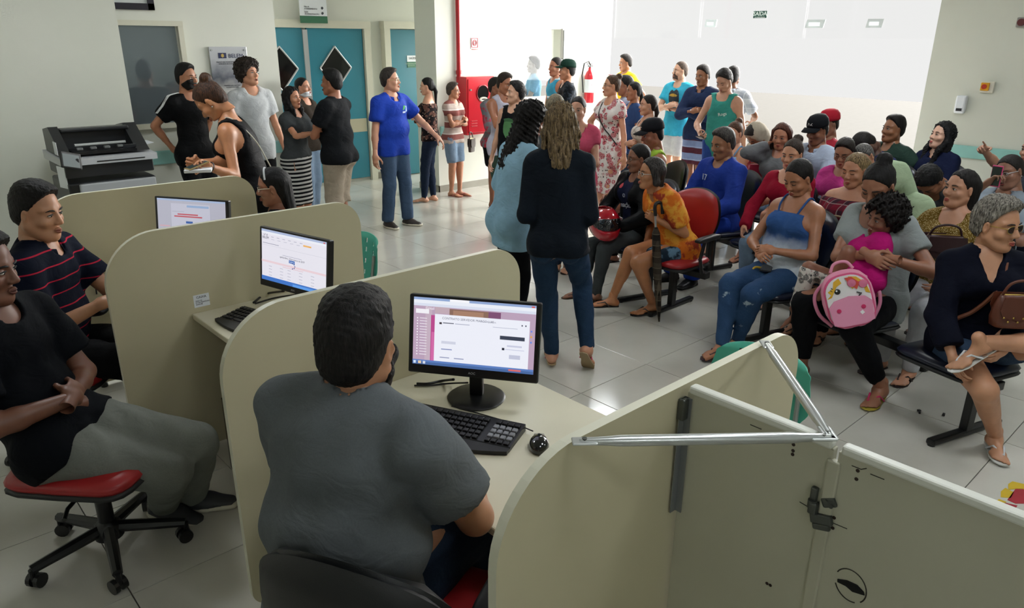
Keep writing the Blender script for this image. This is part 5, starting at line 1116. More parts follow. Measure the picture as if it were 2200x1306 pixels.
# ------------------------------------------------------------------ everyone in the hall
TAN, BRN, DRK, LGT, MID = '#8d5f45', '#6f4630', '#4a2e22', '#b08264', '#7d523a'
JEANS = cloth('#22344d', '#5f7690', 'denim'); DJEANS = cloth('#142033', '#3a4c63', 'denim'); LJEANS = cloth('#5b7592', '#a9bac8', 'denim'); BLACKC = cloth('#0b0c0e'); BLACKP = cloth('#0d0e11', wr=.7)
def V3(q): return (q[0], q[1], q[2], 'w')
I = {}
def sleeve_stripes(nm):
    def fn(i):
        J = i['J']; m = MB(); H = i['H']; ax_ = i['R2'][:, 0]; up_ = i['R2'][:, 2]; sd = i['R2'][:, 1]*(1 if nm == 'L' else -1)
        for d in (-.014, 0, .014):
            u = nrm(J['e'+nm]-J['s'+nm]); out = nrm(sd-u*(sd@u)); P = []
            for k in range(7):
                f_ = k/6; P.append(J['s'+nm]+u*(f_*.085*H)+out*(.036*H+.022)*(1-.05*f_)+ax_*d+(up_*.0 if k else up_*.0))
            P = [i['NB']+(J['s'+nm]-i['NB'])*.55+up_*(.030*H+.014)+ax_*d, J['s'+nm]+out*.012*H+up_*(.036*H+.014)+ax_*d, J['s'+nm]+out*.032*H+up_*(.020*H+.012)+ax_*d]+P[2:]
            m.tube(spline(P, 5), .0042, 6)
        m.build('sleeve_stripe', mat('#d9dcdc', .7), i.get('shirt'))
    return fn
def tees(m, **k): d = dict(m=m); d.update(k); return d
def chest_print(pieces, y=0., z=.0, s=1.):
    """flat print lying on the front of the shirt: outline pieces in chest units"""
    def fn(i):
        me = i['shirt']; R2 = i['R2']; from mathutils.bvhtree import BVHTree
        vs = [v.co.copy() for v in me.data.vertices]; bv = BVHTree.FromPolygons(vs, [tuple(p.vertices) for p in me.data.polygons])
        for poly, c in pieces:
            P = []
            n = len(poly); cx = sum(p[0] for p in poly)/n; cz = sum(p[1] for p in poly)/n
            rings = [[(cx+(a-cx)*f_, cz+(b_-cz)*f_) for a, b_ in poly] for f_ in (1, .66, .33)]
            def on(a, b_):
                o_ = i['C']+R2@A3(.4, (y+a)*s, (z+b_)*s); h_ = bv.ray_cast(Vector(o_), Vector(-R2[:, 0])); return (np.array(h_[0])+R2[:, 0]*.003) if h_[0] is not None else None
            V = [on(*p) for r in rings for p in r]+[on(cx, cz)]
            if any(v is None for v in V): continue
            Fs = [[k*n+j, k*n+(j+1) % n, (k+1)*n+(j+1) % n, (k+1)*n+j] for k in (0, 1) for j in range(n)]+[[2*n+j, 2*n+(j+1) % n, 3*n] for j in range(n)]
            MB().add(V, Fs).build('print', mat(c, .8), me)
    return fn
def blob(cx, cz, rx, rz, n=14, j=.2, seed=1):
    r = random.Random(seed); return [(cx+rx*math.cos(2*PI*k/n)*(1+r.uniform(-j, j)), cz+rz*math.sin(2*PI*k/n)*(1+r.uniform(-j, j))) for k in range(n)]
def both(*fs):
    def fn(i):
        for f_ in fs: f_(i)
    return fn
def lettering(s_, size, y, z, c, tilt=0.):
    def fn(i):
        from mathutils.bvhtree import BVHTree
        me = i['shirt']; R2 = i['R2']; bv = BVHTree.FromPolygons([v.co.copy() for v in me.data.vertices], [tuple(p.vertices) for p in me.data.polygons])
        h_ = bv.ray_cast(Vector(i['C']+R2@A3(.4, y, z)), Vector(-R2[:, 0]))
        if h_[0] is None: return
        n = np.array(h_[1]); n = n if n@R2[:, 0] > 0 else -n; n = nrm(n); u = nrm(np.cross(R2[:, 2], n)); v = np.cross(n, u); u, v = u*math.cos(tilt)+v*math.sin(tilt), v*math.cos(tilt)-u*math.sin(tilt)
        text('lettering', s_, size, np.array(h_[0])+n*.006, axes(u, v, n), mat(c, .8), me, ext=.002)
    return fn
# ---- standing along the back-left wall
I['beard'] = person('bearded man in black tee with white sleeve stripes by the dark window', (395, 138), 1.757, -38, w=0.93, head=(20, 0, 0), skin=TAN, hair=('fade', '#0a0909'), beard='#0b0908', L=('behind', (-.8, 1, 0)), R=('behind', (-.8, 1, 0)), shirt=tees(cloth('#0a0b0d', rough=.6), hem=.07, inf=.016, sl=.58, sinf=.016), pants=dict(m=cloth('#101114', rough=.6), inf=.02), shoes='sneaker', shoec='#111111', extra=both(sleeve_stripes('R'), sleeve_stripes('L')))
I['curly'] = person('young man with big curly hair in white tee', (527, 131), 1.775, -45, head=(22, -6, 0), skin='#a5755a', hair=('curly', ('#14100d', '#40332a')), L='down', R='down', w=.95, shirt=tees(cloth('#b9bdbf', '#c2c6c8', 'heather'), hem=.10, inf=.016, loose=.01, sl=.62, sinf=.018), pants=dict(m=BLACKC, ln=.5, inf=.028), shoes='sneaker', shoec='#222')
def earring(i):
    m = MB()
    for s_ in (-1, 1): m.lathe([(0, -.006), (.006, 0), (0, .006)], i['hl'](.0, s_*.088, -.036), 10)
    m.build('earring', mat('#d9d9de', .1, .6), i['t'])
def wristband(nm, c, r=.004):
    def fn(i):
        J = i['J']; u = nrm(J['w'+nm]-J['e'+nm]); a = nrm(np.cross(u, A3(0, 0, 1))); b_ = np.cross(u, a); q = J['w'+nm]-u*.03; m = MB()
        m.tube([q+(a*math.cos(t_)+b_*math.sin(t_))*.0185*i['H'] for t_ in np.linspace(0, 2*PI, 17)], r, 6).build('bracelet', mat(c, .4), i['t'])
    return fn
def watch(nm, c, strap_='#15161a'):
    def fn(i):
        J = i['J']; u = nrm(J['w'+nm]-J['e'+nm]); a = i['J']['Rh'+nm][:, 2]; b_ = np.cross(u, a); q = J['w'+nm]-u*.03; m = MB(); r = .0178*i['H']
        for d in (-.006, 0, .006): m.tube([q+u*d+(a*math.cos(t_)+b_*math.sin(t_))*r for t_ in np.linspace(0, 2*PI, 17)], .0045, 6)
        o_ = m.build('watch_strap', mat(strap_, .5), i['t']); R = np.stack([b_, u, a], 1); MB().lathe([(0, 0), (.019, 0), (.019, .008), (.016, .010), (0, .010)], q+a*(r-.002), 16, R=R).build('watch_face', mat(c, .2, .4), o_)
    return fn
def shoulder_bag_cord(i):
    C_, SC, R2, H = i['C'], i['SC'], i['R2'], i['H']
    MB().tube(spline([SC+R2@A3(.04, .06, .055), SC+R2@A3(-.05, .075, .045), C_+R2@A3(-.125, .06, .0), C_+R2@A3(-.13, .03, -.2), C_+R2@A3(-.12, .0, -.45)], 6), .0045, 6).build('bag_cord', mat('#c9c4b4', .6), i['t'])
hand_ = at_y(436, 366, 4.84)
I['lean'] = person('woman in black tank top with ponytail bun leaning over the partition with her phone', (446, 200), 1.75, 184, at=(2.16, 5.10), hscale=1.12, fem=True, skin='#9a6848', hair=('bun', ('#1c110c', '#5a3a26')), lean=6, bend=16, head=(2, 44, 0), eyes='closed', w=1.08, bust=1.1, L=(V3(hand_+A3(.02, -.02, .03)), (.1, .15, -1), 'grip', (.3, .2, 1)), R=(V3(hand_+A3(.05, .22, .02)), (-.3, .5, -1), 'grip'), shirt=tees(cloth('#0c0c0f', rough=.6), kind='tank', sl=0, hem=.06, inf=.008, neck=.03), pants=dict(m=DJEANS, inf=.008), shoes='sneaker', extra=both(earring, wristband('L', '#3a3a3c'), shoulder_bag_cord))
I['skirt'] = person('long haired woman in grey tee and black and white striped skirt', (623, 188), 1.535, -22, fem=True, skin='#9c6b50', hair=('wavy', '#0b0a0a', .36), head=(0, -4, 0), w=1.18, bust=1.25, L=((.40, -.04, -.14), (-.2, .6, -1)), R=((.44, -.02, -.10), (-.2, .9, -.8), 'relax'), shirt=tees(cloth('#3d4143'), sl=.55, hem=-.02, inf=.010), pants=dict(kind='skirt', m=cloth('#111216', '#c9c9c7', 'stripe', 24), ln=.30, inf=.012, rise=.075), shoes='shoe', shoec='#8a7460')
def mask(i):
    V, Q = cached(beard_mesh, .0055); fastmesh('face_mask', [((V*A3(1.02, 1.04, .62)-A3(.0, 0, .052))*i['hs']@i['Rh'].T+i['HC'], Q, 0)], [mat('#c9ced2', .8)], i['t'])
I['mask'] = person('woman with white face mask pulled below her chin behind the striped skirt woman', (646, 167), 1.585, -24, fem=True, skin='#a3735a', hair=('back', '#0c0b0b'), head=(8, -5, 0), w=1.05, L='crossA', R='crossB', shirt=tees(cloth('#332c25'), sl=.5, hem=.05), pants=dict(m=LJEANS), shoes='shoe', shoec='#6b4c38', extra=mask)
I['btee'] = person('heavy man in black tee and beige shorts turned away to the teal door', (712, 150), 1.712, 166, skin='#84543c', hair=('short', '#0b0a0a'), head=(6, 0, 0), w=1.13, belly=1.35, L=('crossA', (.1, 1, -.7)), R='crossB', shirt=tees(cloth('#15171a'), hem=.05, inf=.018, sl=.62, sinf=.02), pants=dict(m=cloth('#9c9080'), ln=.60, inf=.03, cuff=.18), shoes='shoe', shoec='#3a2c22')
I['polo'] = person('man with glasses in royal blue polo shirt and jeans pointing down', (834, 148), 1.70, -38, skin='#a57860', hair=('short', ('#1d1917', '#4d4641')), head=(30, -4, 0), w=1.22, belly=1.35, glasses=('#c9b98a', 1.), beard=None, L=((.30, .22, -.38), (-.6, .8, -.4), 'relax', (0, .3, 1)), R=((.06, .13, -.53), (-1, .4, 0), 'relax'), legs={'L': (.05, .13, 0), 'R': (-.03, .10, 0), 'fL': (14, 0), 'fR': (-8, 0)}, shirt=tees(cloth('#1f3fa6', rough=.7), kind='polo', hem=.06, inf=.016, sl=.66, sinf=.018), pants=dict(m=JEANS, inf=.016, cuff=.25), shoes='shoe', shoec='#241c18',
    extra=both(chest_print([([(0, .0), (.03, .01), (.05, .045), (.02, .05)], '#4fb052'), ([(.055, -.02), (.085, -.015), (.085, .04), (.06, .045)], '#a9c8e8'), ([(.0, -.03), (.05, -.03), (.05, -.012), (.0, -.012)], '#c9d8ef')], .045, .02)))
I['flor'] = person('young woman in dark floral off shoulder blouse by the small teal door', (917, 167), 1.555, 178, fem=True, skin='#a87e66', hair=('tail', '#0b0a0a', .30), head=(2, 4, 0), L='crossA', R='crossB', shirt=tees(cloth('#1a1416', '#6b4a40', 'floral', 18, c3='#b8a08c'), kind='off', sl=.7, hem=.02, inf=.014, sinf=.014), pants=dict(m=cloth('#141c2c', '#26344a', 'denim'), inf=.006), shoes='bare', legs={'L': (.10, .05, 0), 'R': (-.02, .05, 0)})
I['pillar'] = person('older woman with folded arms in striped tee and denim shorts at the white pillar', (972, 178), 1.475, -32, fem=True, skin='#9a6a50', hair=('short', ('#2a2420', '#5c5249')), head=(26, 0, 0), glasses=('#30343c',), L='crossA', R='crossB', w=1.05, bust=.9, shirt=tees(cloth('#c3b3aa', '#8a5550', 'band', 6.5, c3='#e5ddd8'), sl=.4, hem=.05, inf=.014), pants=dict(m=LJEANS, ln=.46, inf=.010), strap='#b5606a', sole='#a86a62', legs={'L': (.06, .06, 0), 'R': (-.02, .05, 0), 'fL': (20, 0), 'fR': (4, 0)})
I['grey_sleeve'] = person('youth in grey sleeves and black shorts half hidden by the man touching his mouth', (1064, 168), 1.565, -50, skin=BRN, hair=('short', '#15100e'), head=(20, 0, 0), L='crossA', R='crossB', w=.9, shirt=tees(cloth('#6b6d70', '#a03040', 'blotch'), sl=1.9, hem=.05), pants=dict(m=BLACKC, ln=.40, inf=.02), strap='#b0637f', sole='#a05870')
I['mouth'] = person('man in pale vest and green shorts holding a hand to his mouth', (1086, 158), 1.645, -66, skin='#84553c', hair=('short', ('#120e0c', '#3a2c22')), head=(24, 8, 0), R=((.20, -.16, -.03), (.3, .5, -1), 'fist', (.5, .5, .2)), L='crossA', w=.95, shirt=tees(cloth('#b3b3c2'), kind='tank', sl=.2, hem=.08, inf=.016), pants=dict(m=cloth('#34463b'), ln=.50, inf=.028), strap='#3a2820', sole='#5a4434', legs={'L': (.0, .05, 0), 'R': (.06, .07, 0)}, extra=wristband('R', '#a9c9c4', .008))
I['boy'] = person('boy in black tank top with blurred green print', (1112, 177), 1.585, 236, skin='#a47d66', hair=('crop', '#0d0b0b'), head=(-38, -8, 0), w=1.16, belly=1.2, L=('down', None), R='down', shirt=tees(cloth('#0d0e10'), kind='tank', sl=.15, hem=.10, inf=.018, loose=.015, neck=.01), pants=dict(m=BLACKC, inf=.014), shoes='sneaker', shoec='#15161a', extra=chest_print([(blob(0, -.04, .075, .10, 16, .12, 3), '#4c7d4c'), (blob(0, .05, .08, .018, 12, .3, 4), '#2f5a35')], 0, -.01))
q = at_y(1148, 124, 8.80)
I['window'] = person('person in light blue shirt seen through the pass window glass', (1148, 124), float(q[2]), 186, at=(q[0], q[1]), skin='#6f6a6a', hair=('short', '#20262e'), w=1.05, L='crossA', R='crossB', shirt=tees(cloth('#6f9ec0'), sl=.6), pants=dict(m=DJEANS), shoes='shoe')
I['btank'] = person('man in turquoise vest behind the green capped man', (1196, 124), 1.772, 205, skin='#8a5c46', hair=('buzz', '#191413'), w=1.05, L='down', R='down', shirt=tees(cloth('#3a93b4', '#c9dbe2', 'pin', 4), kind='tank', sl=0, hem=.06), pants=dict(m=DJEANS), shoes='flip')
I['gcap'] = person('young man in dark green cap and black patterned tee', (1222, 131), 1.745, 186, skin='#94664c', hair=('short', '#0e0c0b'), hat=('#17332a', None, 1), head=(0, -4, 0), L='crossA', R='crossB', shirt=tees(cloth('#121519', '#2c333c', 'blotch', 2), sl=.55), pants=dict(m=DJEANS), shoes='sneaker')
I['pinklook'] = person('woman in pink top looking straight at the camera', (1243, 208), 1.545, 262, fem=True, skin='#a87c66', hair=('back', '#191312'), head=(-14, 4, 0), L='crossA', R='crossB', w=1.1, shirt=tees(cloth('#c2506a'), sl=.35, hem=.05, neck=.02), pants=dict(m=DJEANS), shoes='flip')
I['blondtop'] = person('short fair haired person hidden behind the two talking women', (1194, 204), 1.56, 100, fem=True, skin=LGT, hair=('bob', ('#4a4136', '#8c8066'), .02), w=.95, shirt=tees(cloth('#5b5f63'), sl=.5), pants=dict(m=DJEANS), shoes='flip')
q = at_z(1150, 640, .08)
I['denim'] = person('woman with long dark curls in light blue shirt talking to the fair haired woman', (1150, 226), 1.62, 28, fem=True, skin=MID, hair=('frizz', '#0e0b0a', .26), lean=4, bend=12, head=(-4, 20, 0), w=1.02, L=((.28, .02, -.30), (-.6, .8, -.5)), R=((.30, -.06, -.28), (-.5, .9, -.4)), shirt=tees(cloth('#8fb5cb', rough=.7), kind='shirt', sl=2, hem=.12, inf=.014, loose=.008, sinf=.012), pants=dict(m=BLACKP, inf=.010, cuff=.4), strap='#b0386a', sole='#1c1a1c')
qL, qR = at_z(1186, 760, .075), at_z(1262, 745, .17)
I['walk'] = person('fair haired woman in dark denim jacket and jeans walking away', (1206, 224), 1.66, 84, fem=True, skin='#9c7058', hair=('wavy', ('#3a2e22', '#9c8460'), .15), lean=3, head=(4, 12, 0), w=0.94, L=((.22, -.03, -.33), (-.7, .30, -.5), 'grip'), R=((.24, -.05, -.31), (-.7, .32, -.5), 'grip'), legs={'L': V3(qL), 'R': V3(qR), 'fL': (6, 0), 'fR': (-16, 48)}, shirt=tees(cloth('#0b0f15', '#1d2733', 'denim', rough=.75), kind='jacket', sl=2, hem=.045, inf=.014, loose=.004, sinf=.010, name='jacket'), pants=dict(m=cloth('#17263b', '#36506e', 'denim'), inf=.006, cuff=.05, rise=.03), shoes='flip', sole='#a08a68', strap='#b04060')
def flower_clip(i):
    m = MB()
    for k in range(6): a = k*PI/3; m.lathe([(0, -.006), (.016, 0), (0, .006)], i['hl'](.01+.02*math.cos(a), -.035+.02*math.sin(a), .128), 8)
    m.build('hair_clip', mat('#d98fa0', .6), i['t'])
def cross_strap(c, s_=1, r=.007):
    def fn(i):
        C_, SC, R2, H = i['C'], i['SC'], i['R2'], i['H']; d = .062*H+.028
        P = [C_+R2@A3(-.08, s_*.06, .08), SC+R2@A3(-.035, s_*.085, .058), SC+R2@A3(.05, s_*.075, .03), C_+R2@A3(d+.016, s_*.035, .02), C_+R2@A3(d+.004, -s_*.04, -.11), i['W']+R2@A3(d-.02, -s_*.115, -.02), i['P0']+R2@A3(.04, -s_*.17, .06)]
        MB().tube(spline(P, 7), r, 7).build('bag_strap', mat(c, .5), i['t'])
    return fn
I['floral'] = person('woman in white dress with red roses, hand on hip', (1318, 162), 1.65, 214, fem=True, skin='#a3745a', hair=('bun', ('#2a1d16', '#6a4d38')), head=(-26, -3, 0), w=1.02, R=('hip', (-.2, 1, .1)), L='down', shirt=tees(cloth('#d6d0cc', '#a8283c', 'floral', 15, c3='#43383a'), sl=.4, hem=.04, inf=.012, skirt=.30, name='dress', rip=.005), shoes='flip', glasses=('#8a7f78',), extra=both(flower_clip, cross_strap('#17181b', -1)))
I['collar'] = person('man with pale collar standing right behind the rose dress woman', (1346, 164), 1.6, 176, skin='#7d523c', hair=('short', '#161210'), shirt=tees(cloth('#8f95a8'), kind='polo', sl=.55), pants=dict(m=DJEANS), shoes='shoe', L='crossA', R='crossB')
I['behindcollar'] = person('dark haired woman in blue top behind the pale collared man', (1364, 176), 1.56, 190, fem=True, skin=MID, hair=('tail', '#0d0b0b', .2), shirt=tees(cloth('#2f4a78'), sl=.5), pants=dict(m=DJEANS), shoes='flip')
I['yellow'] = person('man in bright yellow polo shirt standing in the entrance light', (1345, 118), 1.785, 205, skin='#84583f', hair=('short', '#191412'), head=(-16, 4, 0), w=1.1, shirt=tees(cloth('#d9b322'), kind='polo', sl=.6, hem=.05, inf=.016), pants=dict(m=DJEANS), shoes='shoe', L='behind', R='down')
I['pony'] = person('woman with low ponytail in white strap top, seen from the side', (1396, 204), 1.495, 184, fem=True, skin='#a0745c', hair=('tail', '#171210', .16), head=(0, -2, 0), w=1.12, bust=1.15, L='crossA', R=('crossB', None), shirt=tees(cloth('#c9c3bb', '#8a8078', 'blotch'), kind='strap', sl=0, hem=.05), pants=dict(m=BLACKC), shoes='flip', extra=earring)
I['aqua'] = person('man with folded arms in aqua tee with dark print and white shorts', (1466, 133), 1.74, 222, skin='#a88068', hair=('buzz', ('#211a17', '#7a6454')), beard='#3a2c25', head=(-30, -4, 0), L='crossA', R='crossB', w=1.02, shirt=tees(cloth('#3aa5c0'), sl=.55, hem=.08, inf=.016, loose=.01), pants=dict(m=cloth('#c3c4c2'), ln=.48, inf=.026), shoes='flip', extra=both(watch('R', '#d9dde0'), chest_print([(blob(0, .0, .085, .12, 16, .12, 5), '#20282c'), (blob(0, .03, .06, .02, 12, .2, 6), '#b08a2a')], 0, -.0)))
I['navy'] = person('man with folded arms in navy shirt and striped swim shorts', (1511, 141), 1.712, 226, skin='#70472f', hair=('fade', '#17110f'), head=(-10, 8, 0), L='crossA', R='crossB', w=1.05, shirt=tees(cloth('#202b47'), kind='shirt', sl=2, hem=.07, inf=.016, sinf=.012), pants=dict(m=cloth('#7684a5', '#4a2530', 'band', 6.2, c3='#8f9cb8'), ln=.50, inf=.03, cuff=.1), shoes='flip', extra=watch('R', '#c9ccd0'))
I['gtank'] = person('young man in green vest looking down at his phone', (1553, 152), 1.705, 232, skin='#97705a', hair=('crop', '#171311'), head=(-10, 28, 0), eyes='closed', R=((.28, -.04, -.34), (-.4, .8, -.6), 'grip', (.3, .6, -.6)), L='down', w=1.0, shirt=tees(cloth('#36877c'), kind='tank', sl=0, hem=.09, inf=.016, loose=.012, neck=.02), pants=dict(m=cloth('#27427e'), ln=.5, inf=.026), shoes='flip', extra=lettering('Rogs', .05, .045, -.03, '#c9d9d4', .2))
I['plaidman'] = person('man in pale checked shirt turned away behind the green vest', (1577, 144), 1.70, 66, skin='#6b452f', hair=('fade', '#120f0e'), L='down', R=((.30, .08, -.36), (-.6, .9, -.4)), shirt=tees(cloth('#bfc2c9', '#9aa0ae', 'plaid', 9, c3='#e5e6e8'), kind='shirt', sl=.8, hem=.09, inf=.018, loose=.012), pants=dict(m=LJEANS), shoes='shoe')
# ---- seated
def hood_up(c):
    def fn(i):
        hs, Rh, HC = i['hs'], i['Rh'], i['HC']
        i['garment']('hood', {}, cloth(c), (), .005, .09, [('e', (HC+Rh@A3(-.018, 0, .03)*hs, tuple(np.array([.120, .100, .118])*hs), Rh), .03), ('c', (HC+Rh@A3(-.05, 0, -.03)*hs, i['NB']+i['R2']@A3(-.03, 0, -.02), .085*hs, .085), .04)], [('e', (HC+Rh@A3(.10, 0, -.02)*hs, tuple(np.array([.075, .065, .10])*hs), Rh), .004)], hcl=i['h'])
    return fn
def ft(x, y, z=.08): return V3(at_z(x, y, z))
I['gvest'] = person('man in black cap and lime green vest at the bench end', (1401, 260), 1.68, 196, sit=.50, skin='#7a4d38', hair=('buzz', '#100d0c'), hat=('#17181c', None, 1, '~'), head=(-6, 10, 0), L='thigh', R='thigh', shirt=tees(cloth('#8fae3c'), kind='tank', sl=.2, hem=.03, inf=.016), pants=dict(m=BLACKC), shoes='flip')
def open_jacket(c):
    def fn(i):
        J, H, R2 = i['J'], i['H'], i['R2']; ex = []
        for nm in 'LR':
            ex += [('e', (J['s'+nm], (.056*H, .056*H, .058*H), ID), .03), ('c', (J['s'+nm], J['e'+nm], .048*H, .042*H), .02), ('c', (J['e'+nm], J['w'+nm], .042*H, .032*H, None, 1, True), .02)]
        i['garment']('jacket', {'torso': .026, 'pelvis': .022}, cloth(c, rough=.55), [(-i['R0'][:, 2], float(-i['R0'][:, 2]@i['P0']))], .005, .11, ex, [('c', (i['NB']+R2@A3(.0, 0, -.01), i['NB']+R2[:, 2]*.1, .052*H, .08*H), .004), ('x', (i['NB']+R2@A3(.17, 0, .05), i['P0']+R2@A3(.20, 0, -.05), .125, .125, R2[:, 1], .62), .006)], hcl=i['h'])
    return fn
I['jersey'] = person('woman with round glasses in navy football jersey and black jacket', (1374, 310), 1.53, 206, sit=.50, fem=True, skin='#6b4532', hair=('back', '#0e0c0c'), head=(-16, 4, 0), glasses=('#5d4a40', 1.15), w=1.2, bust=1.1, L=((.30, .0, -.34), (-.2, 1, -.5), 'relax', (.2, 1, .2)), R=((.28, .02, -.36), (-.2, 1, -.5)), legs={'L': (.46, .10, 0), 'R': (.52, .06, 0)}, shirt=tees(cloth('#131830'), sl=.4, hem=.05, inf=.012), pants=dict(m=cloth('#3b3f40'), inf=.006), strap='#4a3628', sole='#3a2a20',
    extra=both(open_jacket('#0c0d0f'), lettering('nação', .062, .0, -.075, '#b9bec8', .12), lettering('o', .07, .005, .012, '#8f96a8'), chest_print([(blob(-.055, .075, .016, .02, 8, .1, 2), '#a8333c')], 0, 0)))
L_h = at_x(1412, 472, 4.36)
fa, fb = at_z(1316, 640, .12), at_z(1402, 652, .09)
I['orange'] = person('older woman in orange tie dye tee sitting on the red chair with an umbrella', (1405, 340), 1.56, 196, sit=.51, fem=True, skin='#91603f', hair=('bob', ('#14100f', '#4a4440'), -.015), lean=14, bend=20, head=(-4, -2, 0), glasses=('#d0cfc8', 1.), w=.98, bust=.9, L=(V3(L_h), (-.7, .4, -1), 'grip', (.2, 1, .2)), R=((.30, -.02, -.34), (-.4, .8, -.5)), legs={'L': V3(fb), 'R': V3(fa), 'fL': (-4, 6), 'fR': (-4, -4), 'kR': (1, -.25, .5)}, shirt=tees(cloth('#cf6c24', '#d99a3a', 'blotch', .6, c3='#9c3a28'), sl=.75, hem=.08, inf=.020, loose=.02, sinf=.022), pants=dict(m=cloth('#1d2b38', '#5f7f95', 'blotch', 1), ln=.36, inf=.018), shoes='flip', strap='#3a3432', sole='#1a1a1b')
I['blue'] = person('man in bright blue long sleeved shirt and trousers with black boots', (1553, 277), 1.68, 212, sit=.50, skin='#7d553c', hair=('short', ('#1e1b1a', '#55504b')), head=(-8, 12, 0), w=1.1, L=('lap', None), R=('lap', None), legs={'L': (.40, .14, 0), 'R': (.42, .08, 0)}, shirt=tees(cloth('#22398c'), sl=2, hem=.06, inf=.018, sinf=.016, rip=.006), pants=dict(m=cloth('#1d3a94'), inf=.02, cuff=.3), shoes='boot', shoec='#0d0d0e', sole='#0a0a0a', extra=both(lettering('17', .075, -.085, .03, '#c3cbd9')))
I['bunb'] = person('woman with brown hair bun and light blue straps behind the blue shirted man', (1579, 262), 1.58, 220, sit=.50, fem=True, skin='#a3755c', hair=('bun', ('#2a1a12', '#6b4630')), head=(0, 10, 0), w=1.08, L='lap', R='lap', shirt=tees(cloth('#6a93b8'), kind='strap', sl=0, hem=.05), pants=dict(m=DJEANS))
I['hood'] = person('person in beige hoodie slumped forward asleep', (1645, 296), 1.66, 206, extra=hood_up('#a89f8e'), at=(7.40, 3.88), sit=.52, skin=BRN, hair=('short', '#1a1614'), lean=12, bend=26, head=(0, 50, 0), eyes='closed', L='lap', R='lap', shirt=tees(cloth('#a89f8e'), sl=2, hem=.06, inf=.026, sinf=.02), pants=dict(m=DJEANS))
I['ear'] = person('woman in grey long sleeves pressing a phone to her ear', (1682, 266), 1.63, 228, sit=.50, fem=True, skin='#8f5f48', hair=('bob', ('#2a1510', '#6a3a2a'), .06), head=(6, 8, 0), R=((.06, -.04, .14), (.5, .7, -1), 'grip', (0, 1, .2)), L='lap', w=1.05, shirt=tees(cloth('#5d5f61', '#77797b', 'heather'), sl=2, hem=.06, inf=.016), pants=dict(m=LJEANS, ln=.3))
I['red'] = person('woman in crimson long sleeved top with untidy bun', (1706, 300), 1.62, 226, sit=.50, fem=True, skin='#a8785e', hair=('bun', ('#1d1614', '#4a3a30')), head=(-2, 8, 0), w=1.08, bust=1.05, L='lap', R='thigh', shirt=tees(cloth('#8f152c'), kind='tee', sl=2, hem=.05, inf=.010, neck=.04), pants=dict(m=LJEANS))
TL = at_z(1552, 738, .09); TR = at_z(1586, 728, .09)
I['tank'] = person('woman in blue to white dip dyed strap top and ripped jeans', (1712, 346), 1.66, 216, sit=.50, fem=True, skin='#8a5c42', hair=('back', '#110e0d'), lean=-16, bend=14, head=(-8, 24, 0), eyes='closed', w=1.1, bust=1.05, L=((.27, -.12, -.24), (-.2, 1, -.8), 'grip', (.4, .6, .6)), R=((.29, -.10, -.27), (-.2, 1, -.8), 'grip', (.4, .6, .6)), legs={'L': V3(TR), 'R': V3(TL), 'fL': (6, 0), 'fR': (-2, 0)}, leg_w=1.12, shirt=tees(cloth('#34568c', '#c3cbd2', 'dip', .74), kind='strap', sl=0, hem=.085, inf=.014, loose=.02), pants=dict(m=cloth('#1d3557', '#4a6a8f', 'denim', c3='#9fb0bd'), inf=.006), shoes='flip', strap='#4a2c30', sole='#3a2428')
I['bcap'] = person('man in black cap and pale blue shirt raising a phone', (1757, 252), 1.70, 216, sit=.52, skin='#6f4733', hair=('short', '#1a1615'), hat=('#15171b', None, 1, 'MK'), head=(-4, 14, 0), eyes='closed', R=((.30, .02, .02), (.2, .7, -1), 'grip', (0, 1, .3)), L='thigh', w=1.05, shirt=tees(cloth('#9dabc0', '#b6c1d0', 'heather'), kind='shirt', sl=.8, hem=.05, inf=.018, sinf=.016), pants=dict(m=DJEANS), extra=watch('R', '#c9ccd0'))
I['rcap'] = person('man in red cap and red tee behind the black capped man', (1783, 240), 1.70, 192, sit=.52, skin='#74503e', hair=('buzz', '#1a1615'), hat=('#a0202f', None, 1), head=(8, 8, 0), L='lap', R='lap', shirt=tees(cloth('#9c2a38'), sl=.6), pants=dict(m=DJEANS))
I['pink'] = person('person with glasses in bright pink tee looking down', (1816, 300), 1.57, 224, sit=.50, fem=True, skin='#8c604a', hair=('short', '#1b1614'), head=(4, 18, 0), eyes='closed', glasses=('#20232a', 1.1), L='lap', R='lap', shirt=tees(cloth('#b53a80'), sl=.6, hem=.05, inf=.014), pants=dict(m=DJEANS), w=1.05)
I['bowed'] = person('man in navy shirt with head bowed right down', (1866, 294), 1.72, 196, at=(7.25, 2.68), sit=.52, skin='#4a3228', hair=('buzz', '#151110'), lean=8, bend=26, head=(0, 66, 0), eyes='closed', L='thigh', R='thigh', shirt=tees(cloth('#1d2450'), kind='polo', sl=.7, inf=.016), pants=dict(m=DJEANS))
I['sleep'] = person('sleeping woman with grey flecked hair tilted against the green hood', (1876, 318), 1.58, 230, at=(6.44, 2.38), sit=.48, fem=True, skin='#8f664f', hair=('back', ('#1b1817', '#7d7a76')), head=(-10, 22, 22), side=16, eyes='closed', L='lap', R='lap', shirt=tees(cloth('#a83a6b'), sl=.6), pants=dict(m=DJEANS))
I['mint'] = person('person hunched forward under a pale green hooded top', (1900, 334), 1.68, 196, extra=hood_up('#a9bd9c'), at=(5.50, 1.72), sit=.50, fem=True, skin=MID, hair=('back', '#171311'), lean=10, bend=18, side=8, head=(0, 46, 0), eyes='closed', w=1.15, L='thigh', R='thigh', shirt=tees(cloth('#a9bd9c'), sl=1.7, hem=.04, inf=.022, sinf=.018), pants=dict(m=cloth('#241c30')))
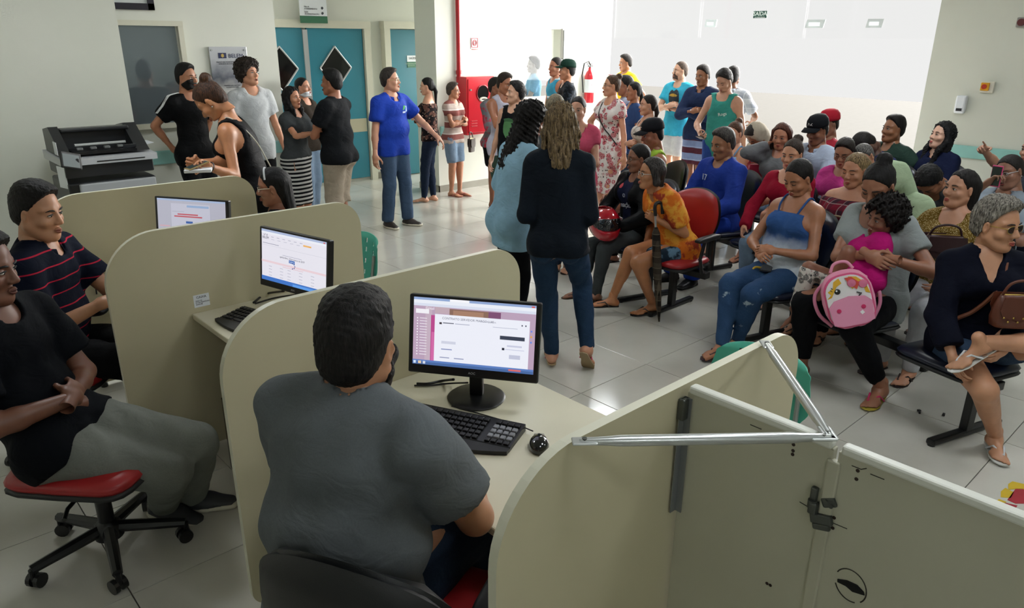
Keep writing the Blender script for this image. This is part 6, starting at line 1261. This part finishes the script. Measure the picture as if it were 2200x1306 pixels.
I['plaid'] = person('woman with highlighted hair in red checked off shoulder blouse', (1841, 330), 1.62, 222, sit=.50, fem=True, skin='#9c6d54', hair=('down', ('#3a2a1e', '#b09468'), .06), head=(-8, 10, 0), eyes='closed', w=1.12, bust=1.1, L='crossA', R='crossB', shirt=tees(cloth('#7c2032', '#332630', 'plaid', 13, c3='#b09a98'), kind='off', sl=2, hem=.05, inf=.014), pants=dict(m=BLACKC))
mh = at_z(1895, 560, .84)
fm1, fm2 = at_z(1893, 830, .09), at_z(1722, 782, .09)
I['mother'] = person('woman with high bun in grey tee cradling the sleeping child', (1885, 356), 1.78, 212, sit=0.52, fem=True, skin='#7d5440', hair=('bun', '#0d0b0b'), lean=2, bend=8, head=(6, 30, 0), eyes='closed', w=1.15, bust=1.2, L=(V3(at_x(1912, 556, 4.20)), (-.1, .8, -.7), 'relax', (.9, .3, .5), (.1, -1, -.1)), R=(V3(at_x(1868, 548, 4.17)), (-.1, 1, -.5), 'relax', (.9, .3, .5), (.2, -1, -.25)), legs={'L': V3(fm1), 'R': V3(fm2), 'fL': (14, 0), 'fR': (-8, 0)}, leg_w=1.12, shirt=tees(cloth('#878d8d', '#9aa0a0', 'heather'), sl=.55, hem=.06, inf=.014, loose=.012, neck=.035), pants=dict(m=BLACKP, inf=.008, ln=.92), shoes='flip', strap='#c42f66', sole='#b0a03c')
cp = I['mother']; cb = cp['base']+rotz(cp['yaw'])@A3(.27, -.02, 0)+A3(.05, -.05, 0)
ck = at_x(1708, 668, 4.16); ck2 = at_x(1766, 628, 4.14)
I['child'] = person('small curly haired child in magenta hoodie asleep on a lap', (1925, 458), 1.14, 170, sit=0.6, at=(cb[0], cb[1]), fem=True, skin='#6b4433', hair=('afro', '#100c0b'), hscale=1.30, lean=-14, head=(24, 4, -8), eyes='open', w=1.15, L=((.14, -.06, -.22), None, 'fist'), R=((.16, -.06, -.2), None, 'fist'), legs={'L': V3(ck2), 'R': V3(ck), 'fL': (0, 30), 'fR': (-10, 40), 'kL': (.1, .1, 1), 'kR': (.1, .1, 1)}, shirt=tees(cloth('#ab1568'), sl=2, hem=.06, inf=.020, sinf=.018), pants=dict(m=cloth('#c9c3bb', '#3a3a3c', 'floral', 26, c3='#b09090'), inf=.012, ln=.94), shoes='bare')
I['dgreen'] = person('man in dark green tee with an arm along the seat back', (1928, 249), 1.70, 200, sit=.52, skin='#70482f', hair=('fade', '#100d0c'), head=(-8, -4, 0), w=1.1, L=((.02, .48, -.16), (-.6, .4, -1), 'relax'), R='lap', shirt=tees(cloth('#273b33'), sl=.6, hem=.05, inf=.018, sinf=.018, v=.03), pants=dict(m=DJEANS))
I['longhair'] = person('woman with long loose black hair in navy jacket by the grey wall', (2035, 264), 1.66, 206, sit=.52, fem=True, skin='#b08a76', hair=('wavy', '#08080a', .32), head=(-16, -10, 0), w=1.0, L='lap', R='lap', shirt=tees(cloth('#141b36'), kind='jacket', sl=2, hem=.05, inf=.020, sinf=.014), pants=dict(m=DJEANS))
I['arms'] = person('person in grey sleeves resting head on folded arms', (1992, 352), 1.66, 214, at=(6.62, 1.90), sit=.52, skin=MID, hair=('crop', '#0e0d0d'), lean=22, bend=30, head=(0, 66, 0), eyes='closed', L=((.30, -.26, -.02), (.2, 1, -.2)), R=((.32, -.24, .0), (.2, 1, -.2)), shirt=tees(cloth('#45474a'), sl=2, hem=.05, inf=.020, sinf=.016), pants=dict(m=DJEANS))
I['mustard'] = person('woman with long dark hair in sequinned mustard top and white trousers', (2078, 365), 1.62, 214, sit=.50, fem=True, skin='#9c7058', hair=('down', '#0f0c0b', .22), head=(-20, -4, 0), w=1.08, bust=1.1, L=((.30, .02, -.32), (-.3, 1, -.5)), R=((.34, .0, -.30), (-.3, 1, -.4)), shirt=tees(cloth('#6b5420', '#d9c99a', 'glitter'), sl=.35, hem=.08, inf=.012, neck=.03), pants=dict(m=cloth('#b5b6bb'), inf=.012))
pq = at_x(2130, 385, I['mustard']['base'][0]+.75)
I['phone'] = person('woman with glasses in grey blue shirt holding up a pink phone', (2168, 334), 1.62, 208, sit=.50, fem=True, skin='#74503f', hair=('back', '#15110f'), lean=-10, head=(-6, 8, 14), glasses=('#b0b3b5', 1.), w=1.25, bust=1.2, R=(V3(pq+A3(0, .02, -.03)), (-.1, .8, -1), 'grip', (0, 1, 0)), L=((.28, -.10, -.20), (-.2, 1, -.8), 'relax'), shirt=tees(cloth('#7d8894', '#98a2ac', 'heather'), kind='shirt', sl=.8, hem=.05, inf=.016), pants=dict(m=DJEANS), extra=earring)
pw = at_x(2106, 316, 6.75)
I['point'] = person('person at the frame edge stretching out an arm to point', (2240, 262), 1.66, 196, at=(7.22, 1.55), sit=.52, skin='#97705c', hair=('short', '#171412'), R=(V3(pw), (-.2, .6, -1), 'point', (.2, .6, .8)), L='lap', shirt=tees(cloth('#3a3f4a'), sl=.4), pants=dict(m=DJEANS))
f1 = at_z(2138, 935, .085); f2 = at_z(2106, 735, .64)
I['sung'] = person('woman with cropped grey hair and sunglasses in navy V-neck sweater', (2152, 428), 1.6, 256, hscale=1.1, sit=.50, fem=True, skin='#9c7156', hair=('crop', ('#3a3631', '#a39c90')), head=(40, 2, 0), glasses=('#a08040', 1.25, mat('#1c0c0e', .3)), w=1.1, bust=1.1, R=((.30, .0, -.44), (-.5, 1, -.4)), L=((.30, -.08, -.36), (-.3, 1, -.5)), legs={'R': V3(f1), 'L': V3(f2), 'fR': (-4, 0), 'fL': (-70, 30), 'kL': (.5, 1, .3), 'kR': (1, .1, .3)}, leg_w=1.08, shirt=tees(cloth('#0b0e1c'), sl=1.75, hem=.06, inf=.018, sinf=.016, v=.085), pants=dict(m=cloth('#1d2c42', '#4f657f', 'denim'), ln=.24, inf=.012), shoes='flip', strap='#c9ccd0', sole='#cfcfca', extra=cross_strap('#6b3a22', 1, .011))
# ---- behind the counter
hp = at_y(212, 655, 3.72)
I['desk_polo'] = person('man in navy polo with thin red stripes seated at the far desk', (84, 377), 1.75, 6, sit=.53, at=(.60, 3.98), skin='#9a6f54', hair=('fade', '#0f0d0c'), lean=-2, bend=6, head=(-12, 8, 0), eyes='open', w=1.16, belly=1.3, R=(V3(hp), (-.6, .6, -.8), 'type', (.2, .2, 1)), L=((.42, -.05, -.30), (-.4, .8, -.6), 'type', (.2, .2, 1)), legs={'L': (.42, .12, 0), 'R': (.40, .10, 0)}, shirt=tees(cloth('#0c1222', '#a81f38', 'pin', 15), kind='polo', sl=.72, hem=.06, inf=.018, sinf=.020), pants=dict(m=BLACKC, inf=.02), shoes='shoe', shoec='#111111')
fl_, fr_ = at_z(415, 1058, .08), at_z(352, 1078, .08)
I['left'] = person('man in black tee and grey jeans with folded arms on the red office chair', (-72, 556), 1.74, -8, at=(.40, 2.93), sit=0.58, skin='#5f3d2e', hair=('fade', '#0d0b0b'), lean=-37, bend=32, head=(12, 8, 0), L=((.20, -.17, -.30), (0, 1, -.9), 'grip', (1, .25, .35), (-.35, -1, .25)), R=((.24, -.15, -.26), (0, 1, -.9), 'grip', (1, .25, .35), (-.35, -1, .25)), w=1.08, belly=1.1, leg_w=1.12, legs={'L': V3(fl_), 'R': V3(fr_), 'fL': (12, 0), 'fR': (2, 10)}, shirt=tees(cloth('#0a0d12'), sl=.7, hem=.05, inf=.018, sinf=.022), pants=dict(m=cloth('#62655f', '#84877f', 'denim'), inf=.014, cuff=.12), shoes='sneaker', shoec='#2b2d30')
I['lady'] = person('woman with white glasses and long dark hair at the client side of the counter', (612, 358), 1.60, 196, sit=.50, fem=True, skin='#7d5340', hair=('down', '#0d0c0d', .10), head=(-6, 6, 0), glasses=('#d0ccb8', 1.1), L='lap', R='lap', at=(1.94, 4.25), shirt=tees(cloth('#14151b'), sl=.6, hem=.05), pants=dict(m=DJEANS),
    extra=lambda i: MB().tube([i['hl'](.03, s_*.075*math.sin(a)+.0, .04+.09*math.cos(a)) for s_ in (1,) for a in np.linspace(-1.3, 1.3, 15)], .006, 6).build('hair_band', mat('#c9ccd0', .3), i['t']))
hk = at_z(1004, 905, .80)
I['grey'] = person('clerk in grey heather tee seen from behind at the near desk', (768, 600), 1.87, 62, neckl=0.74, sit=0.56, at=(.765, 1.49), skin='#94694e', hair=('fade', ('#0b0a0a', '#262220')), beard='#15110f', lean=3, bend=10, head=(14, 6, 0), w=1.28, belly=1.35, arm_w=1.12, R=(V3(A3(1.17, 1.54, .82)), (-.2, .9, -.8), 'type', (.2, .2, 1)), L=(V3(A3(1.10, 1.80, .82)), (-.4, .45, -1), 'type', (.2, .2, 1)), legs={'L': (.42, .14, 0), 'R': (.42, .14, 0)}, shirt=tees(cloth('#585d60', '#777c7f', 'heather', 1., wr=.8), sl=.66, hem=.07, inf=.016, sinf=.020, neck=-.008), pants=dict(m=DJEANS, inf=.012), shoes='sneaker', shoec='#2a2a2c')
# ------------------------------------------------------------------ seating under the sitters
office_chair(.875, 1.385, I['grey']['yaw']+.14, 'black backed office chair with red seat under the grey shirt clerk', VR, VK, BLKR, zs=.47, backz=.20, backw=.56, backh=.46, backx=-.27, lean=.10)
office_chair(.475, 2.955, I['left']['yaw']+.05, 'red office chair on five castors under the man in black', VR, VR, BLKR, zs=.45, base_rot=.35, arms=False, backz=.28, lean=.22, backx=-.27)
b0 = I['desk_polo']['base']; office_chair(b0[0]-.02, b0[1], I['desk_polo']['yaw'], 'red office chair under the striped polo man', VR, VR, BLKR, zs=.45, base_rot=.1, arms=True, backz=.28)
b0 = I['lady']['base']; teal_chair(2.13, 4.03, PI-.06, 'teal slotted plastic chair under the woman with white glasses')
teal_chair(2.36, 1.30, PI+.05, 'empty teal plastic chair behind the peak of the front partition')
def row(keys, label, m, extra_seats=(), arms=(), **k):
    P = np.array([I[q]['base'][:2] for q in keys]); c = P.mean(0)
    u, s_, vt = np.linalg.svd(P-c); d = vt[0]; d = d if d[1] > 0 else -d
    if len(keys) == 1 or k.pop('ang', None) is not None: d = np.array([0., 1.])
    yaw = math.atan2(d[1], d[0])+PI/2           # facing: to the left of the row direction
    ly = np.array([math.cos(yaw+PI/2), math.sin(yaw+PI/2)]); fx = np.array([math.cos(yaw), math.sin(yaw)])
    seats = [float((p-c)@ly) for p in P]+list(extra_seats); o = c+fx*.05
    return bench(o[0], o[1], yaw, seats, label, m, arms, **k)
row(['tank', 'mother', 'sung'], 'navy beam bench in the front row under the mother and child', VB)
row(['blue', 'red', 'plaid', 'mint', 'mustard'], 'navy beam bench in the second row under the blue shirted man', VB, arms=(.34,))
row(['bunb', 'ear', 'pink', 'sleep', 'arms', 'phone'], 'navy beam bench in the third row under the woman in grey sleeves', VB)
row(['hood', 'bcap', 'bowed', 'point'], 'navy beam bench in the fourth row under the man in the black cap', VB)
row(['rcap', 'dgreen', 'longhair'], 'navy beam bench in the back row under the long haired woman', VB)
b0 = I['orange']['base']; bench(b0[0]-.02, b0[1], PI+.02, [0.], 'red beam chair with armrest under the woman in orange', VR, arms=(.27,), feet=(0.,), ends=(-.2, .3))
b0 = I['jersey']['base']; bench(b0[0], b0[1], I['jersey']['yaw'], [0.], 'dark beam seat under the woman in football jersey', VB, feet=(.2,), ends=(-.3, .3))
b0 = I['gvest']['base']; bench(b0[0], b0[1], I['gvest']['yaw'], [0.], 'black beam seat under the man in the lime vest', VK, feet=(0,), ends=(-.3, .3))
# ------------------------------------------------------------------ things held, worn loose or lying about
def world(i, p): return rotz(i['yaw'])@np.asarray(p, float)+i['base']
def in_hand(i, nm, f=.095, up=-.03, side=0.):
    Rm = rotz(i['yaw'])@i['J']['Rh'+nm]; return world(i, i['J']['w'+nm])+Rm@A3(f, side, up), Rm
def phone(i, nm, label, c='#15161a', f=.10, sc='#23262c', rot=None, up=-.034):
    q, Rm = in_hand(i, nm, f, up)
    if rot is not None: Rm = rot
    t = empty('phone', tuple(q), 0, label, 'phone'); MB().box((0, 0, 0), (.145, .072, .009), Rm, bev=.004).build('case', mat(c, .35), t); MB().box(Rm@A3(0, 0, .0052), (.13, .064, .001), Rm).build('screen', mat(sc, .08), t); return t
i = I['lean']; q, Rm = in_hand(i, 'L', .10, -.025)
phone(i, 'L', 'gold cased phone in the hand of the woman leaning on the partition', '#9c8450', rot=rotz(3.3)@roty(.25))
tag(MB().box(q+A3(.0, -.02, -.035), (.16, .10, .02), rotz(2.7), bev=.004).build('folded_papers', mat('#d5d6da', .7)), 'small stack of white papers under the gold phone', 'paper')
phone(I['gtank'], 'R', 'dark phone held by the young man in the green vest', f=.09, rot=rotz(I['gtank']['yaw'])@roty(-.3), up=.01)
phone(I['bcap'], 'R', 'dark red phone raised by the man in the black cap', '#4a2228'); phone(I['ear'], 'R', 'dark phone at the ear of the woman in grey sleeves', f=.07)
t = phone(I['phone'], 'R', 'pink cased phone held up by the woman in grey blue shirt', '#d9467f', rot=np.stack([A3(0, 0, 1), rotz(I['phone']['yaw'])@A3(0, 1, 0), rotz(I['phone']['yaw'])@A3(1, 0, 0)], 1), up=.0, f=.07)
phone(I['walk'], 'L', 'magenta phone in the hand of the woman walking away', '#b01f5c', f=.06)
i = I['tank']; q = world(i, (i['J']['hR']+i['J']['kR'])/2+A3(-.06, .07, .085))
t = empty('phone', tuple(q), 0, 'dark phone lying on the ripped jeans lap', 'phone'); Rm = rotz(i['yaw']+.5)@roty(.12); MB().box((0, 0, 0), (.15, .075, .009), Rm, bev=.004).build('case', mat('#15161a', .35), t); MB().box(Rm@A3(0, 0, .0052), (.135, .066, .001), Rm).build('screen', mat('#3a3d42', .08), t)
tag(MB().tube(spline([q+A3(-.02, .0, -.01), q+A3(-.06, .05, .0), q+A3(-.11, .05, -.04), q+A3(-.12, .04, -.09)], 6), .008, 8).build('lanyard', mat('#c9a62a', .6), smooth=True), 'yellow strap hanging between the ripped jeans knees', 'strap')
# red motorcycle helmet
i = I['jersey']; q = at_x(1298, 478, i['base'][0]-.36)
t = empty('motorcycle_helmet', (q[0], q[1], q[2]), I['jersey']['yaw']+1.4, 'glossy red motorcycle helmet held on the lap of the jersey woman', 'helmet')
f = Fld((-.17, -.15, -.17), (.19, .15, .17), .0065)
f.prim(('e', (A3(0, 0, 0), (.150, .125, .135), ID), 0)); f.prim(('e', (A3(.05, 0, -.06), (.115, .105, .08), ID), .03)); f.prim(('e', (A3(0, 0, -.05), (.105, .10, .2), ID), 0), 0, True); f.cut((0, 0, -1), .125)
f.prim(('x', (A3(.16, -.1, .005), A3(.16, .1, .005), .045, .045, A3(1, 0, 0), 1.6), .01), 0, True)
V, Q = f.mesh(1); sh = fastmesh('shell', [(V, Q, 0)], [mat('#a81022', .15, coat=.7)], t)
f = Fld((-.17, -.15, -.17), (.19, .15, .17), .0065); f.prim(('e', (A3(0, 0, 0), (.147, .121, .132), ID), 0)); f.prim(('x', (A3(.13, -.14, .008), A3(.13, .14, .008), .050, .050, A3(1, 0, 0), 1.9), 0), .004); f2 = f.F.copy()
f = Fld((-.17, -.15, -.17), (.19, .15, .17), .0065); f.prim(('e', (A3(0, 0, 0), (.1535, .1285, .138), ID), 0)); g_ = Fld((-.17, -.15, -.17), (.19, .15, .17), .0065); g_.prim(('x', (A3(.14, -.14, .008), A3(.14, .14, .008), .052, .052, A3(1, 0, 0), 1.7), 0)); f.F = np.maximum(f.F, g_.F); f.prim(('e', (A3(0, 0, 0), (.146, .121, .131), ID), 0), 0, True)
V, Q = f.mesh(1); fastmesh('visor', [(V, Q, 0)], [mat('#17191d', .08, coat=.6)], t)
MB().box((.02, -.127, .03), (.09, .01, .03), bev=.004).box((.02, .127, .03), (.09, .01, .03), bev=.004).build('visor_hinge', mat('#c9ccd0', .2, .6), t)
# folded umbrella
ht = world(I['orange'], I['orange']['J']['wL'])+A3(-.05, -.02, .02); tip = at_z(1416, 692, .0)+A3(0, 0, .004)
t = empty('umbrella', tuple(tip), 0, 'dark checked folded umbrella held upright by the woman in orange', 'umbrella'); d = ht-tip; u = nrm(d); L_ = np.linalg.norm(d)
MB().tube([u*.0, u*.06, u*.12, u*(L_*.55), u*(L_*.86), u*(L_*.92)], [.006, .012, .020, .034, .030, .012], 12).build('canopy', cloth('#231f1c', '#4d443a', 'plaid', 12, c3='#6b6152'), t, smooth=True)
MB().tube([u*-.0, u*.07], .004, 8).build('ferrule', STEEL, t); MB().tube([u*(L_*.9), u*(L_+.06)], .008, 8).build('shaft', STEEL, t)
MB().tube(spline([u*(L_+.02), u*(L_+.09), u*(L_+.115)+A3(.02, -.01, 0), u*(L_+.10)+A3(.055, -.02, 0), u*(L_+.03)+A3(.06, -.02, 0)], 6), .013, 10).build('handle', BLK, t, smooth=True)
# pink pony backpack
i = I['mother']; q = at_x(1822, 642, i['base'][0]-.50)
t = empty('backpack', tuple(q), 0, 'pink child backpack with winking pony face and yellow mane', 'backpack')
yb = PI+.52; Rb = rotz(yb)@roty(-.16)@rotx(.34)            # local: x out of the front, y across, z up
def sq(w_, h_, r, n=8): return [(a-w_/2, b_-h_/2) for a, b_ in rounded(w_, h_, r, n)]
def slab(name, poly, x0, x1, c, parent, rough=.5): return MB().prism(poly, Rb@A3(x0, 0, 0), Rb@A3(0, 1, 0), Rb@A3(0, 0, 1), Rb@A3(x1-x0, 0, 0)).build(name, mat(c, rough) if isinstance(c, str) else c, parent)
bb = pad(MB(), (0, 0, 0), (.11, .275, .34), Rb).build('bag_body', mat('#d98ba6', .6, var=.04), t, smooth=True)
slab('front_panel', sq(.225, .285, (.07, .07, .095, .095)), .048, .060, '#e0dede', t); slab('piping', sq(.245, .305, (.08, .08, .1, .1)), .040, .050, '#d0527e', t)
slab('muzzle', [(-.105, -.125), (-.06, -.14), (.06, -.14), (.105, -.125), (.112, -.02), (.08, .012), (0, .026), (-.08, .012), (-.112, -.02)], .058, .072, '#dd8fae', t)
for y_ in (-.065, .062): MB().lathe([(0, 0), (.012, 0), (.012, .006), (0, .007)], Rb@A3(.070, y_, -.045), 14, R=Rb@roty(PI/2)).build('nostril', mat('#c4205c', .5), t)
slab('mane', [(-.11, .03), (-.085, .05), (-.10, .07), (-.07, .085), (-.06, .12), (-.03, .135), (-.02, .105), (-.05, .09), (-.085, .035)], .059, .063, '#d9a82a', t); slab('mane', [(.02, .135), (.06, .125), (.10, .08), (.112, .02), (.09, .03), (.085, .07), (.05, .09), (.03, .06), (.01, .09)], .059, .063, '#d9a82a', t); slab('mane', [(.0, .13), (.035, .13), (.07, .09), (.05, .055), (.02, .085)], .060, .066, '#c94a3a', t)
for y_, s_ in ((.03, 1), (.085, 1)): MB().lathe([(0, -.006), (.024, 0), (.02, .012), (0, .016)], Rb@A3(.06, y_, .095-.3*max(0, y_-.03)), 16, R=Rb@roty(PI/2)).build('ear', mat('#d0708f', .6), t)
MB().lathe([(0, 0), (.017, 0), (.015, .006), (0, .008)], Rb@A3(.058, -.05, .062), 18, R=Rb@roty(PI/2)).build('eye', mat('#101014', .2), t); MB().lathe([(0, 0), (.005, 0), (0, .003)], Rb@A3(.066, -.054, .068), 10, R=Rb@roty(PI/2)).build('eye_glint', mat('#eeeeee', .3), t)
MB().tube([Rb@A3(.064, .045, .040), Rb@A3(.066, .068, .030), Rb@A3(.064, .048, .014)], .0035, 6).build('winking_eye', mat('#101014', .3), t)
MB().tube([Rb@A3(.062, -.075, .068), Rb@A3(.064, -.085, .078)], .002, 5).tube([Rb@A3(.062, -.07, .08), Rb@A3(.064, -.077, .09)], .002, 5).build('lash', mat('#101014', .3), t)
MB().tube(spline([Rb@A3(0, -.06, .165), Rb@A3(0, -.03, .21), Rb@A3(0, .03, .21), Rb@A3(0, .06, .165)], 6), .009, 8).build('handle', mat('#d98ba6', .6), t, smooth=True)
for s_ in (-1, 1): MB().tube(spline([Rb@A3(-.05, s_*.07, .13), Rb@A3(-.07, s_*.16, .05), Rb@A3(-.06, s_*.165, -.06), Rb@A3(-.05, s_*.11, -.15)], 6), .010, 8).build('strap', mat('#cf7f9c', .6), t, smooth=True)
MB().box(Rb@A3(.074, .05, -.075), (.003, .018, .018), Rb@rotx(.5)).build('tag', mat('#e9e6e8', .6), t)
# handbags
def handbag(q, yaw, size, label, c, rough=.4, studs=True, strap=True):
    t = empty('handbag', tuple(q), yaw, label, 'bag'); w_, d_, h_ = size; m = mat(c, rough, var=.12, bmp=.2, bs=60)
    V = []; nu = 20
    prof = [(-.5, .80, .75), (-.46, .93, .95), (-.2, 1., 1.), (.15, .93, .85), (.42, .82, .45), (.5, .78, .2)]
    for z, fw_, fd_ in prof:
        for k in range(nu):
            a = 2*PI*k/nu; sg_ = lambda v, e: math.copysign(abs(v)**e, v); V.append((w_/2*fw_*sg_(math.cos(a), .45), d_/2*fd_*sg_(math.sin(a), .7), z*h_))
    n = len(prof); Fs = [(i_*nu+k, i_*nu+(k+1) % nu, (i_+1)*nu+(k+1) % nu, (i_+1)*nu+k) for i_ in range(n-1) for k in range(nu)]+[tuple(range(nu))[::-1], tuple((n-1)*nu+k for k in range(nu))]
    MB().add(V, Fs).build('bag_body', m, t, smooth=True, angle=60)
    fl_ = [(-w_*.40, .5*h_), (-w_*.44, .1*h_), (-w_*.36, -.12*h_), (0, -.2*h_), (w_*.36, -.12*h_), (w_*.44, .1*h_), (w_*.40, .5*h_)]
    for s_ in (-1, 1): MB().prism(fl_, (0, s_*d_*.5, 0), (1, 0, 0), (0, 0, 1), (0, s_*.006, 0)).build('flap', m, t)
    MB().tube([(-w_*.38, 0, h_*.5), (0, 0, h_*.51), (w_*.38, 0, h_*.5)], .005, 6).build('zip', GOLD, t)
    MB().tube(spline([(-w_*.36, 0, h_*.45), (-w_*.25, .01, h_*.85), (0, .015, h_*.98), (w_*.25, .01, h_*.85), (w_*.36, 0, h_*.45)], 6), .007, 7).build('handle', m, t, smooth=True)
    if studs:
        for s_ in (-1, 1):
            for k in range(7): MB().lathe([(0, 0), (.006, 0), (0, .006)], (-w_*.33+w_*.11*k, s_*(d_*.5+.007), -.02-.02*(k % 2)), 8, R=rotx(-s_*PI/2)).build('stud', GOLD, t)
    return t
i = I['sung']; q = at_x(2178, 668, i['base'][0]-.20); handbag(q, 2.3, (.20, .09, .16), 'brown leather shoulder bag with gold studs on the sunglasses woman lap', '#5a2c1a')
i = I['mustard']; q = at_x(2030, 512, i['base'][0]-.20); handbag(q+A3(0, 0, -.05), 2.2, (.26, .11, .14), 'burgundy leather bag on the lap of the sequinned top woman', '#2e1217', studs=False)
i = I['pillar']; q = at_y(1013, 312, i['base'][1]-.05); handbag(q, .4, (.14, .05, .18), 'small dark handbag hanging at the hip of the folded arm woman', '#3a2a22', studs=False)
i = I['plaid']; q = at_x(1790, 495, i['base'][0]-.22); handbag(q, 2.2, (.16, .08, .11), 'small beige purse on the lap of the checked blouse woman', '#8a7358', studs=False)
i = I['ear']; q = at_x(1625, 375, i['base'][0]+.0); handbag(q, 2.4, (.24, .14, .22), 'red bag beside the beige hoodie sleeper', '#a01c38', studs=False)
